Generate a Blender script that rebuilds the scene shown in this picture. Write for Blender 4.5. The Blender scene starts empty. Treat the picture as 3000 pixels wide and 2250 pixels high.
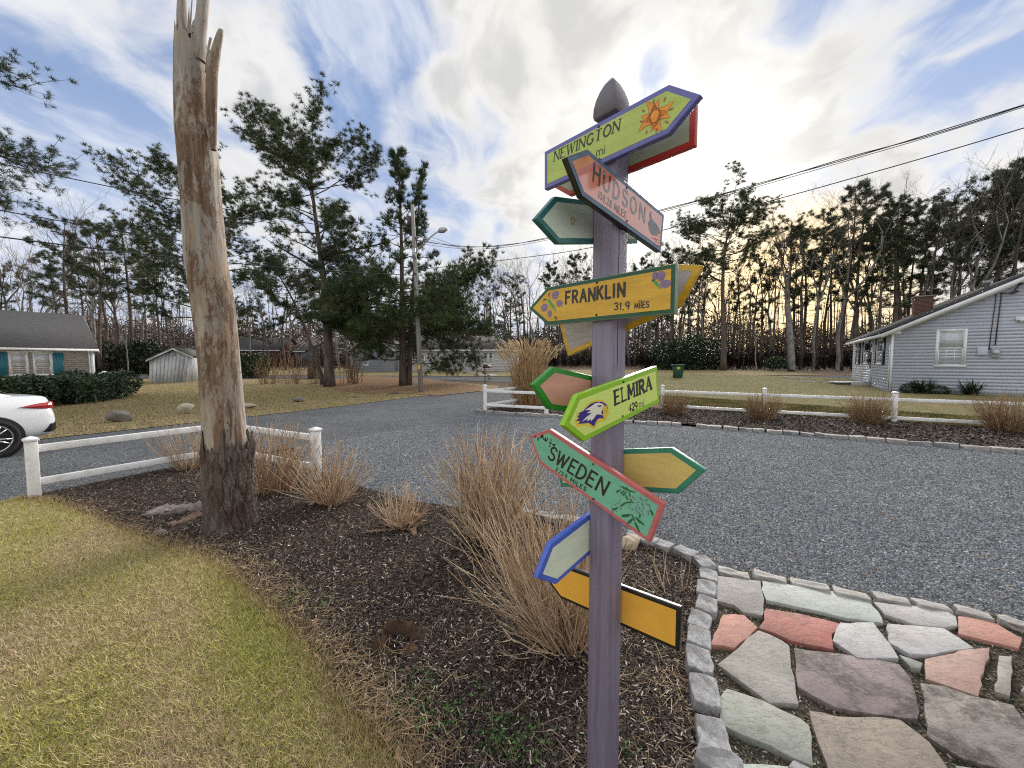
import bpy, bmesh, math
import numpy as np
from mathutils import Vector, Matrix

# ------------------------------------------------------------------ camera, sky, sun, exposure
scene = bpy.context.scene
COL = scene.collection
F, CX, CY = 1127.0, 1500.0, 1125.0
TILT, EYE = math.radians(3.3), 1.65
cam_data = bpy.data.cameras.new("camera")
cam_data.sensor_width = 36.0
cam_data.lens = 36.0 * F / 3000.0
cam_data.clip_start = 0.05
cam_data.clip_end = 2000.0
cam = bpy.data.objects.new("camera", cam_data)
COL.objects.link(cam)
cam.location = (0, 0, EYE)
cam.rotation_euler = (math.pi / 2 - TILT, 0, 0)
scene.camera = cam
scene.view_settings.view_transform = 'Standard'
scene.view_settings.look = 'None'
scene.view_settings.exposure = 0.95
scene.view_settings.gamma = 1.0
scene.view_settings.use_curve_mapping = False
scene.cycles.use_denoising = False
scene.cycles.filter_width = 1.1
scene.cycles.max_bounces = 6
scene.cycles.transparent_max_bounces = 6

SUN_AZ, SUN_EL = math.radians(29.0), math.radians(20.0)
sun_dir = Vector((math.sin(SUN_AZ) * math.cos(SUN_EL), math.cos(SUN_AZ) * math.cos(SUN_EL), math.sin(SUN_EL)))
sd = bpy.data.lights.new("sun", 'SUN')
sd.energy = 4.0
sd.angle = math.radians(32.0)
sd.color = (1.0, 0.94, 0.86)
sun = bpy.data.objects.new("sun", sd)
COL.objects.link(sun)
sun.rotation_euler = (-sun_dir).to_track_quat('-Z', 'Y').to_euler()


def ray(u, v):
    """direction from the eye for a photograph pixel (3000 x 2250)"""
    return np.array([(u - CX) / F,
                     math.cos(TILT) + math.sin(TILT) * (CY - v) / F,
                     -math.sin(TILT) + math.cos(TILT) * (CY - v) / F])


class NB:
    """small node builder"""
    def __init__(s, tree):
        s.t = tree
        s.n = tree.nodes
        s.l = tree.links

    def new(s, typ, **kw):
        n = s.n.new(typ)
        for k, v in kw.items():
            setattr(n, k, v)
        return n

    def put(s, sock, val):
        if hasattr(val, 'links') or isinstance(val, bpy.types.NodeSocket):
            s.l.new(val, sock)
        elif val is not None:
            if sock.type == 'RGBA' and len(val) == 3:
                val = (*val, 1)
            sock.default_value = val

    def m(s, op, a, b=None, c=None, clamp=False):
        n = s.new('ShaderNodeMath', operation=op, use_clamp=clamp)
        for i, x in enumerate((a, b, c)):
            if x is not None:
                s.put(n.inputs[i], x)
        return n.outputs[0]

    def vm(s, op, a, b=None, scale=None):
        n = s.new('ShaderNodeVectorMath', operation=op)
        s.put(n.inputs[0], a)
        if b is not None:
            s.put(n.inputs[1], b)
        if scale is not None:
            s.put(n.inputs['Scale'], scale)
        return n.outputs['Value'] if op in ('DOT_PRODUCT', 'LENGTH', 'DISTANCE') else n.outputs[0]

    def ss(s, x, a, b, lo=0.0, hi=1.0, kind='SMOOTHSTEP'):
        n = s.new('ShaderNodeMapRange', interpolation_type=kind)
        s.put(n.inputs[0], x)
        for i, y in enumerate((a, b, lo, hi)):
            s.put(n.inputs[1 + i], y)
        return n.outputs[0]

    def noise(s, vec, scale, detail=4, rough=0.55, dist=0.0, out=0):
        n = s.new('ShaderNodeTexNoise')
        if vec is not None:
            s.l.new(vec, n.inputs['Vector'])
        n.inputs['Scale'].default_value = scale
        n.inputs['Detail'].default_value = detail
        n.inputs['Roughness'].default_value = rough
        n.inputs['Distortion'].default_value = dist
        return n.outputs[out]

    def voronoi(s, vec, scale, feature='F1', out='Distance', rnd=1.0):
        n = s.new('ShaderNodeTexVoronoi', feature=feature)
        if vec is not None:
            s.l.new(vec, n.inputs['Vector'])
        n.inputs['Scale'].default_value = scale
        n.inputs['Randomness'].default_value = rnd
        return n.outputs[out]

    def mix(s, f, a, b, blend='MIX'):
        n = s.new('ShaderNodeMix', data_type='RGBA', blend_type=blend)
        n.clamp_factor = True
        s.put(n.inputs[0], f)
        s.put(n.inputs[6], a)
        s.put(n.inputs[7], b)
        return n.outputs[2]

    def ramp(s, f, stops):
        n = s.new('ShaderNodeValToRGB')
        s.put(n.inputs[0], f)
        e = n.color_ramp.elements
        while len(e) < len(stops):
            e.new(0.5)
        for i, (p, c) in enumerate(stops):
            e[i].position = p
            e[i].color = (*c, 1)
        return n.outputs[0]

    def mapping(s, vec, scale=(1, 1, 1), rot=(0, 0, 0), loc=(0, 0, 0)):
        n = s.new('ShaderNodeMapping')
        s.l.new(vec, n.inputs[0])
        n.inputs['Scale'].default_value = scale
        n.inputs['Rotation'].default_value = rot
        n.inputs['Location'].default_value = loc
        return n.outputs[0]


world = bpy.data.worlds.new("World")
scene.world = world
world.use_nodes = True
wt = world.node_tree
wt.nodes.clear()
W = NB(wt)
wout = W.new('ShaderNodeOutputWorld')
bg = W.new('ShaderNodeBackground')
bg.inputs['Strength'].default_value = 0.1
sky = W.new('ShaderNodeTexSky', sky_type='NISHITA')
sky.sun_disc = False
sky.sun_rotation = SUN_AZ
sky.sun_elevation = SUN_EL
sky.air_density = 1.0
sky.dust_density = 0.6
sky.ozone_density = 2.0
tc = W.new('ShaderNodeTexCoord')
D = W.vm('NORMALIZE', tc.outputs['Generated'])
sep = W.new('ShaderNodeSeparateXYZ')
W.l.new(D, sep.inputs[0])
zc = W.m('MAXIMUM', sep.outputs[2], 0.0)
den = W.m('ADD', zc, 0.24)
cmb = W.new('ShaderNodeCombineXYZ')
W.l.new(W.m('DIVIDE', sep.outputs[0], den), cmb.inputs[0])
W.l.new(W.m('DIVIDE', sep.outputs[1], den), cmb.inputs[1])
P2 = cmb.outputs[0]


def blob(u, v, deg, amp):
    d = ray(u, v)
    d = d / np.linalg.norm(d)
    dt = W.vm('DOT_PRODUCT', D, tuple(d))
    return W.ss(dt, math.cos(math.radians(deg)), 1.0, 0.0, amp)


# broad cover: where the cloud deck is thick or thin
bias = None
for b in [(1540, 20, 15, 0.24), (1230, 280, 8, 0.09), (2600, 200, 50, 0.13), (1800, 560, 26, 0.09), (1250, 560, 12, -0.03), (1560, 430, 6, 0.08),
          (1060, 90, 9, -0.26), (1250, 360, 4, -0.10), (760, 330, 10, 0.08), (1150, 520, 10, 0.06), (1120, 420, 7, -0.04), (1880, 40, 9, -0.10), (1720, 330, 5, -0.08), (60, 620, 16, -0.10), (1500, 330, 7, -0.13), (1640, 290, 5, -0.10), (1290, 420, 4, -0.10), (1000, 330, 5, -0.04), (1090, 250, 4, 0.10), (1300, 260, 4, 0.10), (1150, 370, 3, 0.06),
          (2850, 150, 10, -0.12), (2960, 300, 8, -0.08), (300, 250, 22, 0.05), (600, 460, 12, -0.06), (760, 230, 7, 0.10), (330, 500, 9, -0.10)]:
    x = blob(*b)
    bias = x if bias is None else W.m('ADD', bias, x)
warp = W.noise(P2, 1.8, 3, 0.5, out=1)
PW = W.vm('ADD', P2, W.vm('SCALE', W.vm('SUBTRACT', warp, (0.5, 0.5, 0.5)), scale=0.35))
st = W.mapping(PW, scale=(1.0, 0.40, 1.0), rot=(0, 0, math.radians(-4)))
nA = W.noise(st, 2.6, 6, 0.52, 0.2)
nB = W.noise(PW, 4.8, 8, 0.55, 0.2)
nC = W.noise(st, 7.0, 7, 0.55)
mixn = W.m('ADD', W.m('MULTIPLY', nA, 0.52), W.m('MULTIPLY', nB, 0.48))
dens = W.m('ADD', W.m('ADD', W.m('MULTIPLY', W.m('SUBTRACT', mixn, 0.5), 1.45), 0.5), bias)
dens = W.m('ADD', dens, W.m('MULTIPLY', W.m('SUBTRACT', nC, 0.5), 0.14))
dens = W.m('ADD', dens, W.ss(sep.outputs[1], 0.35, -0.3, 0.0, 0.13))
mask = W.ss(dens, 0.38, 0.66)
thick = W.ss(dens, 0.55, 0.78)
sdot = W.vm('DOT_PRODUCT', D, tuple(sun_dir))
halo = W.ss(sdot, math.cos(math.radians(50)), 1.0)
low = blob(2280, 910, 15, 1.0)
upper = blob(1930, 590, 20, 1.0)
# cloud radiance (before the 0.1 background strength)
tex = W.m('ADD', W.m('MULTIPLY', nB, 0.45), W.m('MULTIPLY', nC, 0.55))
shade = W.mix(W.ss(tex, 0.43, 0.57), (4.6, 4.55, 4.45), (3.45, 3.5, 3.6))
front = W.ss(sdot, -0.1, 0.55)
shade = W.mix(W.m('ADD', 0.25, W.m('MULTIPLY', thick, 0.75)), (4.75, 4.75, 4.8), shade)
shade = W.mix(W.m('MULTIPLY', W.m('SUBTRACT', 1.0, front), 0.8), shade, (6.4, 6.35, 6.3))
glow = W.mix(halo, (0, 0, 0), (0.35, 0.25, 0.02))
glow2 = W.mix(upper, (0, 0, 0), (2.2, 2.1, 1.85))
cl = W.mix(1.0, shade, glow, 'ADD')
cl = W.mix(1.0, cl, glow2, 'ADD')
cl = W.mix(W.m('MULTIPLY', low, 0.9), cl, (11.0, 8.2, 4.3))
skc = W.mix(0.80, sky.outputs[0], (1.35, 1.95, 3.35))
hz_band = W.ss(sep.outputs[2], 0.56, 0.05)
skc = W.mix(W.m('MULTIPLY', hz_band, 0.85), skc, (3.5, 3.9, 4.8))
skc = W.mix(1.0, skc, W.mix(0.6, (0, 0, 0), glow2), 'ADD')
skc = W.mix(W.m('MULTIPLY', low, 0.9), skc, (10.0, 7.2, 3.8))
st2 = W.mapping(PW, scale=(1.0, 0.22, 1.0), rot=(0, 0, math.radians(24)), loc=(3.1, 1.7, 0.0))
cirrus = W.m('MULTIPLY', W.ss(W.noise(st2, 5.5, 9, 0.62, 0.3), 0.42, 0.68), 0.62)
skc = W.mix(cirrus, skc, (4.9, 5.0, 5.25))
fin = W.mix(mask, skc, cl)
W.l.new(fin, bg.inputs[0])
W.l.new(bg.outputs[0], wout.inputs[0])

# ------------------------------------------------------------------ helpers
rng = np.random.default_rng(7)


def hz(y):
    """gentle rise of the land beyond the driveway"""
    return np.clip(np.asarray(y, float) - 22.0, 0, 48.0) * 0.028


def G(u, v, z=0.0):
    """point of the ground seen at a photograph pixel"""
    r = ray(u, v)
    k = (z - EYE) / r[2]
    p = np.array([r[0] * k, r[1] * k, z])
    if p[1] > 22 or k < 0:
        # land height a*(y-22): solve along the ray
        k = (EYE + 0.028 * 22 - z) / (0.028 * r[1] - r[2])
        p = np.array([r[0] * k, r[1] * k, 0.0])
        p[2] = float(hz(p[1])) + z
    return p


def P(u, v, y):
    r = ray(u, v)
    k = y / r[1]
    return np.array([r[0] * k, y, EYE + r[2] * k])


def Q(x, y):
    """pixel of the 2212-wide copy of the photograph -> full pixel"""
    return x * 3000 / 2212, y * 3000 / 2212


def lin(r, g, b):
    f = lambda c: (c / 255 / 12.92) if c / 255 <= 0.04045 else ((c / 255 + 0.055) / 1.055) ** 2.4
    return (f(r), f(g), f(b))


class MB:
    """collects vertices and faces of one mesh"""
    def __init__(s):
        s.v, s.f, s.c, s.n = [], [], [], 0

    def add(s, V, Fa, col=None):
        V = np.asarray(V, float).reshape(-1, 3)
        if isinstance(Fa, np.ndarray):
            s.f.append(Fa + s.n)
        else:
            s.f.append([[i + s.n for i in f] for f in Fa])
        s.v.append(V)
        c = np.ones((len(V), 3)) if col is None else np.broadcast_to(np.asarray(col, float), (len(V), 3))
        s.c.append(c)
        s.n += len(V)
        return s

    def box(s, c, size, rz=0.0, col=None):
        x, y, z = [k / 2 for k in size]
        V = np.array([[-x, -y, -z], [x, -y, -z], [x, y, -z], [-x, y, -z], [-x, -y, z], [x, -y, z], [x, y, z], [-x, y, z]])
        ca, sa = math.cos(rz), math.sin(rz)
        V = V @ np.array([[ca, sa, 0], [-sa, ca, 0], [0, 0, 1]]) + np.asarray(c, float)
        return s.add(V, [[0, 3, 2, 1], [4, 5, 6, 7], [0, 1, 5, 4], [1, 2, 6, 5], [2, 3, 7, 6], [3, 0, 4, 7]], col)

    def prism(s, poly, off, col=None):
        """closed solid between a 3-d polygon and the same polygon moved by off"""
        A = np.asarray(poly, float)
        n = len(A)
        V = np.vstack([A, A + np.asarray(off, float)])
        N = np.zeros(3)
        for i in range(n):
            N += np.cross(A[i], A[(i + 1) % n])
        fl = np.dot(N, off) > 0
        a, b = list(range(n)), list(range(n, 2 * n))
        Fs = [a[::-1] if fl else a, b if fl else b[::-1]]
        for i in range(n):
            j = (i + 1) % n
            Fs.append([i, j, n + j, n + i] if fl else [j, i, n + i, n + j])
        return s.add(V, Fs, col)

    def tube(s, pts, rad, sides=6, cap=True, col=None):
        pts = np.asarray(pts, float)
        n = len(pts)
        rad = np.broadcast_to(np.asarray(rad, float), (n,))
        T = np.gradient(pts, axis=0)
        T /= np.linalg.norm(T, axis=1, keepdims=True) + 1e-12
        ref = np.array([0, 0, 1.0]) if abs(T[:, 2]).mean() < 0.75 else np.array([1.0, 0, 0])
        A = np.cross(T, ref)
        A /= np.linalg.norm(A, axis=1, keepdims=True) + 1e-12
        B = np.cross(T, A)
        th = np.arange(sides) * 2 * math.pi / sides
        V = pts[:, None, :] + rad[:, None, None] * (np.cos(th)[None, :, None] * A[:, None, :] + np.sin(th)[None, :, None] * B[:, None, :])
        i = np.arange(n - 1)[:, None] * sides
        j = np.arange(sides)[None, :]
        j2 = (j + 1) % sides
        Fq = np.stack([i + j, i + sides + j, i + sides + j2, i + j2], -1).reshape(-1, 4)
        s.add(V.reshape(-1, 3), Fq, col)
        if cap and sides > 2:
            b = s.n - n * sides
            s.f.append([[b + k for k in range(sides)], [b + (n - 1) * sides + k for k in range(sides)][::-1]])
        return s


def make_mesh(name, mb, mats, smooth=False, color=False, origin=None):
    V = np.vstack(mb.v).astype(np.float32)
    if origin is not None:
        V = V - np.asarray(origin, np.float32)
    tot, vi = [], []
    for fa in mb.f:
        if isinstance(fa, np.ndarray):
            tot.append(np.full(len(fa), fa.shape[1], np.int32))
            vi.append(fa.reshape(-1).astype(np.int32))
        else:
            tot.append(np.array([len(f) for f in fa], np.int32))
            vi.append(np.array([i for f in fa for i in f], np.int32))
    tot = np.concatenate(tot)
    vi = np.concatenate(vi)
    me = bpy.data.meshes.new(name)
    me.vertices.add(len(V))
    me.vertices.foreach_set('co', V.reshape(-1))
    me.loops.add(len(vi))
    me.loops.foreach_set('vertex_index', vi)
    me.polygons.add(len(tot))
    st_ = np.concatenate([[0], np.cumsum(tot)[:-1]]).astype(np.int32)
    me.polygons.foreach_set('loop_start', st_)
    me.polygons.foreach_set('loop_total', tot)
    if smooth:
        me.polygons.foreach_set('use_smooth', np.ones(len(tot), bool))
    me.update(calc_edges=True)
    if color:
        C = np.vstack(mb.c)
        at = me.color_attributes.new('Col', 'FLOAT_COLOR', 'POINT')
        at.data.foreach_set('color', np.hstack([C, np.ones((len(C), 1))]).astype(np.float32).reshape(-1))
    for mt in (mats if isinstance(mats, (list, tuple)) else [mats]):
        me.materials.append(mt)
    return me


def obj(name, mb, mat, parent=None, smooth=False, color=False, bevel=0.0, origin=None, kind=None, subsurf=0):
    if parent is not None and origin is None:
        origin = np.array(parent['_o']) if '_o' in parent else np.zeros(3)
    me = make_mesh(name, mb, mat, smooth, color, origin)
    o = bpy.data.objects.new(name, me)
    COL.objects.link(o)
    if parent is not None:
        o.parent = parent
        o['_o'] = list(origin)
    elif origin is not None:
        o.location = [float(q) for q in origin]
        o['_o'] = list(origin)
    if bevel:
        b = o.modifiers.new('bevel', 'BEVEL')
        b.width = bevel
        b.segments = 2
        b.limit_method = 'ANGLE'
    if subsurf:
        b = o.modifiers.new('smooth', 'SUBSURF')
        b.levels = b.render_levels = subsurf
    if kind:
        o['kind'] = kind
    return o


def tag(o, label, cat, group=None):
    o['label'] = label
    o['category'] = cat
    if group:
        o['group'] = group
    return o


def thing(name, label, cat, loc=(0, 0, 0), group=None):
    o = bpy.data.objects.new(name, None)
    o.empty_display_size = 0.2
    COL.objects.link(o)
    o.location = [float(q) for q in loc]
    o['_o'] = [float(q) for q in loc]
    return tag(o, label, cat, group)


def dup(o, loc, rz=0.0, sc=1.0, label=None, group=None):
    def cp(x, par):
        c = x.copy()
        COL.objects.link(c)
        c.parent = par
        for ch in x.children:
            cp(ch, c)
        return c
    c = cp(o, None)
    c.location = [float(q) for q in loc]
    c.rotation_euler = (0, 0, rz)
    c.scale = (sc, sc, sc) if np.isscalar(sc) else sc
    if label:
        c['label'] = label
    if group:
        c['group'] = group
    return c


# ------------------------------------------------------------------ materials
def mat(name, c1, c2=None, scale=6.0, stretch=(1, 1, 1), rough=0.7, bump=0.0, bscale=None, detail=6, attr=False, spec=0.3,
        lo=0.35, hi=0.65, c3=None, scale3=1.5, dist=0.0, coat=0.0, bdist=0.02, metal=0.0, trans=0.0):
    m_ = bpy.data.materials.new(name)
    m_.use_nodes = True
    b = NB(m_.node_tree)
    pr = m_.node_tree.nodes['Principled BSDF']
    co = b.new('ShaderNodeTexCoord').outputs['Object']
    mp = b.mapping(co, scale=stretch)
    c = None
    if c2 is not None:
        c = b.mix(b.ss(b.noise(mp, scale, detail, 0.6, dist), lo, hi), c1, c2)
        if c3 is not None:
            c = b.mix(b.ss(b.noise(mp, scale3, 4, 0.6, dist), 0.45, 0.68), c, c3)
    if attr:
        at = b.new('ShaderNodeVertexColor', layer_name='Col').outputs[0]
        c = b.mix(1.0, c if c is not None else c1, at, 'MULTIPLY')
    if c is not None:
        b.l.new(c, pr.inputs['Base Color'])
    else:
        pr.inputs['Base Color'].default_value = (*c1, 1)
    pr.inputs['Roughness'].default_value = rough
    pr.inputs['Specular IOR Level'].default_value = spec
    pr.inputs['Metallic'].default_value = metal
    pr.inputs['Coat Weight'].default_value = coat
    pr.inputs['Coat Roughness'].default_value = 0.08
    if bump:
        bn = b.new('ShaderNodeBump')
        bn.inputs['Strength'].default_value = bump
        bn.inputs['Distance'].default_value = bdist
        b.l.new(b.noise(mp, bscale or scale * 4, 6, 0.65), bn.inputs['Height'])
        b.l.new(bn.outputs[0], pr.inputs['Normal'])
    return m_


M = {}
M['white'] = mat('white_vinyl', (0.84, 0.84, 0.84), (0.78, 0.79, 0.80), 3, rough=0.35, spec=0.4, c3=(0.66, 0.66, 0.62), scale3=7)
M['white_paint'] = mat('white_trim_paint', (0.76, 0.77, 0.78), (0.66, 0.68, 0.70), 2, rough=0.5)
M['black'] = mat('black_paint', (0.016, 0.015, 0.016), (0.03, 0.028, 0.03), 8, rough=0.45)
M['iron'] = mat('dark_iron', (0.05, 0.04, 0.04), (0.10, 0.06, 0.05), 14, rough=0.6)
M['glass'] = mat('window_glass', (0.05, 0.06, 0.07), rough=0.06, spec=0.8)
M['blind'] = mat('pale_blind', (0.55, 0.58, 0.62), (0.45, 0.48, 0.53), 6, stretch=(1, 1, 8), rough=0.25, spec=0.6)
M['bark'] = mat('pine_bark', (0.080, 0.064, 0.054), (0.150, 0.125, 0.108), 5, (1, 1, 0.25), rough=0.95, bump=0.8, bscale=9, spec=0.1, bdist=0.05)
M['bark_grey'] = mat('grey_bark', (0.13, 0.125, 0.115), (0.26, 0.25, 0.23), 4, (1, 1, 0.4), rough=0.95, bump=0.5, bscale=12, spec=0.1)
M['twig'] = mat('bare_twig', (0.105, 0.085, 0.07), (0.17, 0.145, 0.125), 2, rough=0.95, spec=0.1)
M['needle'] = mat('pine_needle', (0.046, 0.072, 0.030), (0.088, 0.115, 0.048), 0.9, rough=0.75, attr=True, spec=0.2)
M['needle_dark'] = mat('dark_pine_needle', (0.050, 0.070, 0.036), (0.085, 0.108, 0.056), 0.9, rough=0.75, attr=True, spec=0.2)
M['needle_white'] = mat('white_pine_needle', (0.042, 0.070, 0.028), (0.088, 0.115, 0.046), 0.7, rough=0.75, attr=True, spec=0.2)
M['leaf'] = mat('evergreen_leaf', (0.018, 0.040, 0.016), (0.045, 0.075, 0.028), 3, rough=0.4, attr=True, spec=0.4)
M['stem'] = mat('dormant_stem', (0.42, 0.34, 0.245), (0.58, 0.49, 0.38), 14, rough=0.8, attr=True, spec=0.2)
M['plume'] = mat('tall_dry_grass', (0.40, 0.28, 0.15), (0.56, 0.42, 0.25), 5, rough=0.85, attr=True, spec=0.15)
M['chip'] = mat('mulch_chip', (1, 1, 1), rough=0.85, attr=True, spec=0.25)
M['blade'] = mat('grass_blade', (1, 1, 1), rough=0.75, attr=True, spec=0.2)
M['stonebit'] = mat('gravel_stone', (1, 1, 1), rough=0.8, attr=True, spec=0.35)
M['brown_leaf'] = mat('fallen_leaf', (0.20, 0.115, 0.065), (0.33, 0.22, 0.13), 20, rough=0.8)
# ------------------------------------------------------------------ the setting: ground, street, driveway, beds
def ground_mat(name, c1, c2, c3, s1, s2, rough=0.95, bump=0.6, bs=40, cells=None, stretch=(1, 1, 1), c4=None, bd=0.02):
    m_ = bpy.data.materials.new(name)
    m_.use_nodes = True
    b = NB(m_.node_tree)
    pr = m_.node_tree.nodes['Principled BSDF']
    co = b.mapping(b.new('ShaderNodeTexCoord').outputs['Object'], scale=stretch)
    big = b.noise(co, s1, 5, 0.6, 0.4)
    fine = b.noise(co, s2, 8, 0.7)
    c = b.mix(b.ss(big, 0.40, 0.62), c1, c2)
    c = b.mix(b.ss(fine, 0.42, 0.68), c, c3)
    if c4 is not None:
        c = b.mix(b.ss(b.noise(co, s1 * 2.7, 6, 0.65, 0.6), 0.52, 0.70), c, c4)
    h = b.noise(co, bs, 6, 0.7)
    if cells:
        rnd = b.new('ShaderNodeSeparateColor')
        vo = b.new('ShaderNodeTexVoronoi')
        b.l.new(co, vo.inputs['Vector'])
        vo.inputs['Scale'].default_value = cells
        b.l.new(vo.outputs['Color'], rnd.inputs[0])
        k = b.ramp(rnd.outputs[0], [(0.0, (0.28, 0.28, 0.30)), (0.45, (0.85, 0.86, 0.90)), (0.8, (1.3, 1.3, 1.3)), (1.0, (2.6, 2.55, 2.5))])
        c = b.mix(1.0, c, k, 'MULTIPLY')
        h = b.m('ADD', b.m('MULTIPLY', h, 0.4), b.m('SUBTRACT', 1.0, vo.outputs['Distance']))
    b.l.new(c, pr.inputs['Base Color'])
    pr.inputs['Roughness'].default_value = rough
    pr.inputs['Specular IOR Level'].default_value = 0.2
    bn = b.new('ShaderNodeBump')
    bn.inputs['Strength'].default_value = bump
    bn.inputs['Distance'].default_value = bd
    b.l.new(h, bn.inputs['Height'])
    b.l.new(bn.outputs[0], pr.inputs['Normal'])
    return m_


M['soil'] = ground_mat('forest_floor_soil', (0.10, 0.060, 0.036), (0.16, 0.095, 0.055), (0.07, 0.045, 0.030), 0.5, 9)
M['asphalt'] = ground_mat('old_asphalt', (0.120, 0.130, 0.140), (0.155, 0.164, 0.170), (0.085, 0.092, 0.098), 0.55, 30, bump=0.9, bs=70, cells=70, c4=(0.105, 0.112, 0.118))
M['gravel'] = ground_mat('grey_gravel', (0.145, 0.163, 0.180), (0.19, 0.203, 0.212), (0.125, 0.14, 0.152), 0.35, 30, bump=0.9, bs=60, cells=55, c4=(0.112, 0.116, 0.118))
M['mulch'] = ground_mat('bark_mulch', (0.040, 0.029, 0.024), (0.062, 0.047, 0.038), (0.10, 0.078, 0.064), 1.3, 60, bump=1.0, bs=70, bd=0.03, c4=(0.115, 0.08, 0.055))
M['joint'] = ground_mat('patio_joint_soil', (0.080, 0.070, 0.055), (0.115, 0.098, 0.076), (0.06, 0.07, 0.035), 3, 60, bump=1.0, bs=80)
M['thatch'] = ground_mat('lawn_thatch', (0.40, 0.325, 0.17), (0.34, 0.30, 0.12), (0.44, 0.35, 0.21), 1.4, 40, bump=0.8, bs=90)
M['lawn_far'] = ground_mat('winter_lawn', (0.33, 0.26, 0.145), (0.285, 0.25, 0.10), (0.24, 0.18, 0.10), 0.22, 7, bump=1.0, bs=18, stretch=(1, 1.6, 1), c4=(0.36, 0.285, 0.145), bd=0.05)
M['lawn_right'] = ground_mat('winter_lawn_right', (0.25, 0.205, 0.085), (0.205, 0.195, 0.072), (0.115, 0.10, 0.045), 0.4, 4.0, bump=1.0, bs=12, c4=(0.28, 0.225, 0.11), bd=0.05)
M['straw'] = ground_mat('pine_straw', (0.27, 0.160, 0.090), (0.23, 0.135, 0.075), (0.16, 0.095, 0.055), 0.8, 12, bump=1.0, bs=30)
M['concrete'] = ground_mat('pale_concrete', (0.40, 0.39, 0.36), (0.46, 0.45, 0.42), (0.34, 0.33, 0.31), 1.0, 12, bump=0.2)


def clip(poly, y0, y1):
    def half(pl, f):
        out = []
        for i in range(len(pl)):
            a, b = pl[i], pl[(i + 1) % len(pl)]
            fa, fb = f(a), f(b)
            if fa >= 0:
                out.append(a)
            if (fa >= 0) != (fb >= 0):
                t = fa / (fa - fb)
                out.append(a + (b - a) * t)
        return out
    pl = half([np.asarray(p, float) for p in poly], lambda p: p[1] - y0)
    return half(pl, lambda p: y1 - p[1]) if pl else []


def sheet(name, poly, z, mt, depth=0.0):
    """flat ground sheet (x,y polygon) that follows the rise of the land"""
    mb = MB()
    from mathutils.geometry import tessellate_polygon
    for y0, y1 in ((-400, 22), (22, 70), (70, 900)):
        c = clip(poly, y0, y1)
        if len(c) < 3:
            continue
        V = np.array([[p[0], p[1], float(hz(p[1])) + z] for p in c])
        tr = tessellate_polygon([[Vector(p) for p in V]])
        fs = []
        for t in tr:
            a, b_, cc = V[t[0]], V[t[1]], V[t[2]]
            fs.append(list(t) if np.cross(b_ - a, cc - a)[2] > 0 else list(t)[::-1])
        mb.add(V, fs)
    o = obj(name, mb, mt)
    o['kind'] = 'structure'
    return o


def pip(poly, x, y):
    poly = np.asarray(poly, float)
    inside = np.zeros(len(x), bool)
    j = len(poly) - 1
    for i in range(len(poly)):
        xi, yi, xj, yj = *poly[i, :2], *poly[j, :2]
        with np.errstate(divide='ignore', invalid='ignore'):
            cnd = ((yi > y) != (yj > y)) & (x < (xj - xi) * (y - yi) / (yj - yi + 1e-15) + xi)
        inside ^= cnd
        j = i
    return inside


def scatter(poly, n, power=1.6, ymin=0.9, holes=()):
    """points in a polygon, denser towards the viewer's side of the garden"""
    poly = np.asarray(poly, float)[:, :2]
    lo, hi = poly.min(0), poly.max(0)
    out = []
    tot = 0
    for _ in range(400):
        k = 60000
        x = rng.uniform(lo[0], hi[0], k)
        y = rng.uniform(max(lo[1], ymin), hi[1], k)
        d = np.hypot(x, y)
        acc = rng.random(k) < np.minimum(1.0, (1.7 / d) ** power)
        x, y = x[acc], y[acc]
        ins = pip(poly, x, y)
        for h in holes:
            ins &= ~pip(h, x, y)
        out.append(np.stack([x[ins], y[ins]], 1))
        tot += ins.sum()
        if tot >= n:
            break
    return np.vstack(out)[:n]


xy = lambda pts: [G(*p)[:2] for p in pts]
xyQ = lambda pts: [G(*Q(*p))[:2] for p in pts]

base = sheet('ground', [(-320, -60), (320, -60), (320, 420), (-320, 420)], -0.03, M['soil'])

# street: near edge and far edge run from the near left to the middle distance
far_edge = xyQ([(130, 945), (300, 927), (450, 910), (580, 896), (700, 882), (820, 867), (900, 857), (980, 851), (1040, 845)])
near_edge = [np.array(p) for p in [(-7.4, 2.2), (-5.95, 4.35), (-4.95, 6.5), (-3.6, 8.0), (-2.2, 10.2), (-1.0, 12.3), (-0.2, 14.2), (2.2, 19.0), (4.6, 23.5), (8.5, 31)]]
street_poly = [np.array((-26.0, -16.0)), np.array((-15.5, 0.3))] + far_edge + [np.array((-0.5, 23.5)), np.array((2.2, 28.5))] + \
    [np.array((5.2, 33))] + near_edge[::-1] + [np.array((-18, -16.0))]
sheet('street', street_poly, 0.000, M['asphalt'])
cross = [(-60, 31.5), (-18, 32.0), (-9, 31.4), (-3.5, 29.6), (0.5, 27.4), (6, 28.2), (16, 30.5), (60, 33), (60, 36.5), (16, 34.5), (4, 33.2), (-8, 34.6), (-18, 36.0), (-60, 36)]
sheet('cross_street', cross, -0.012, M['asphalt'])
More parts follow.
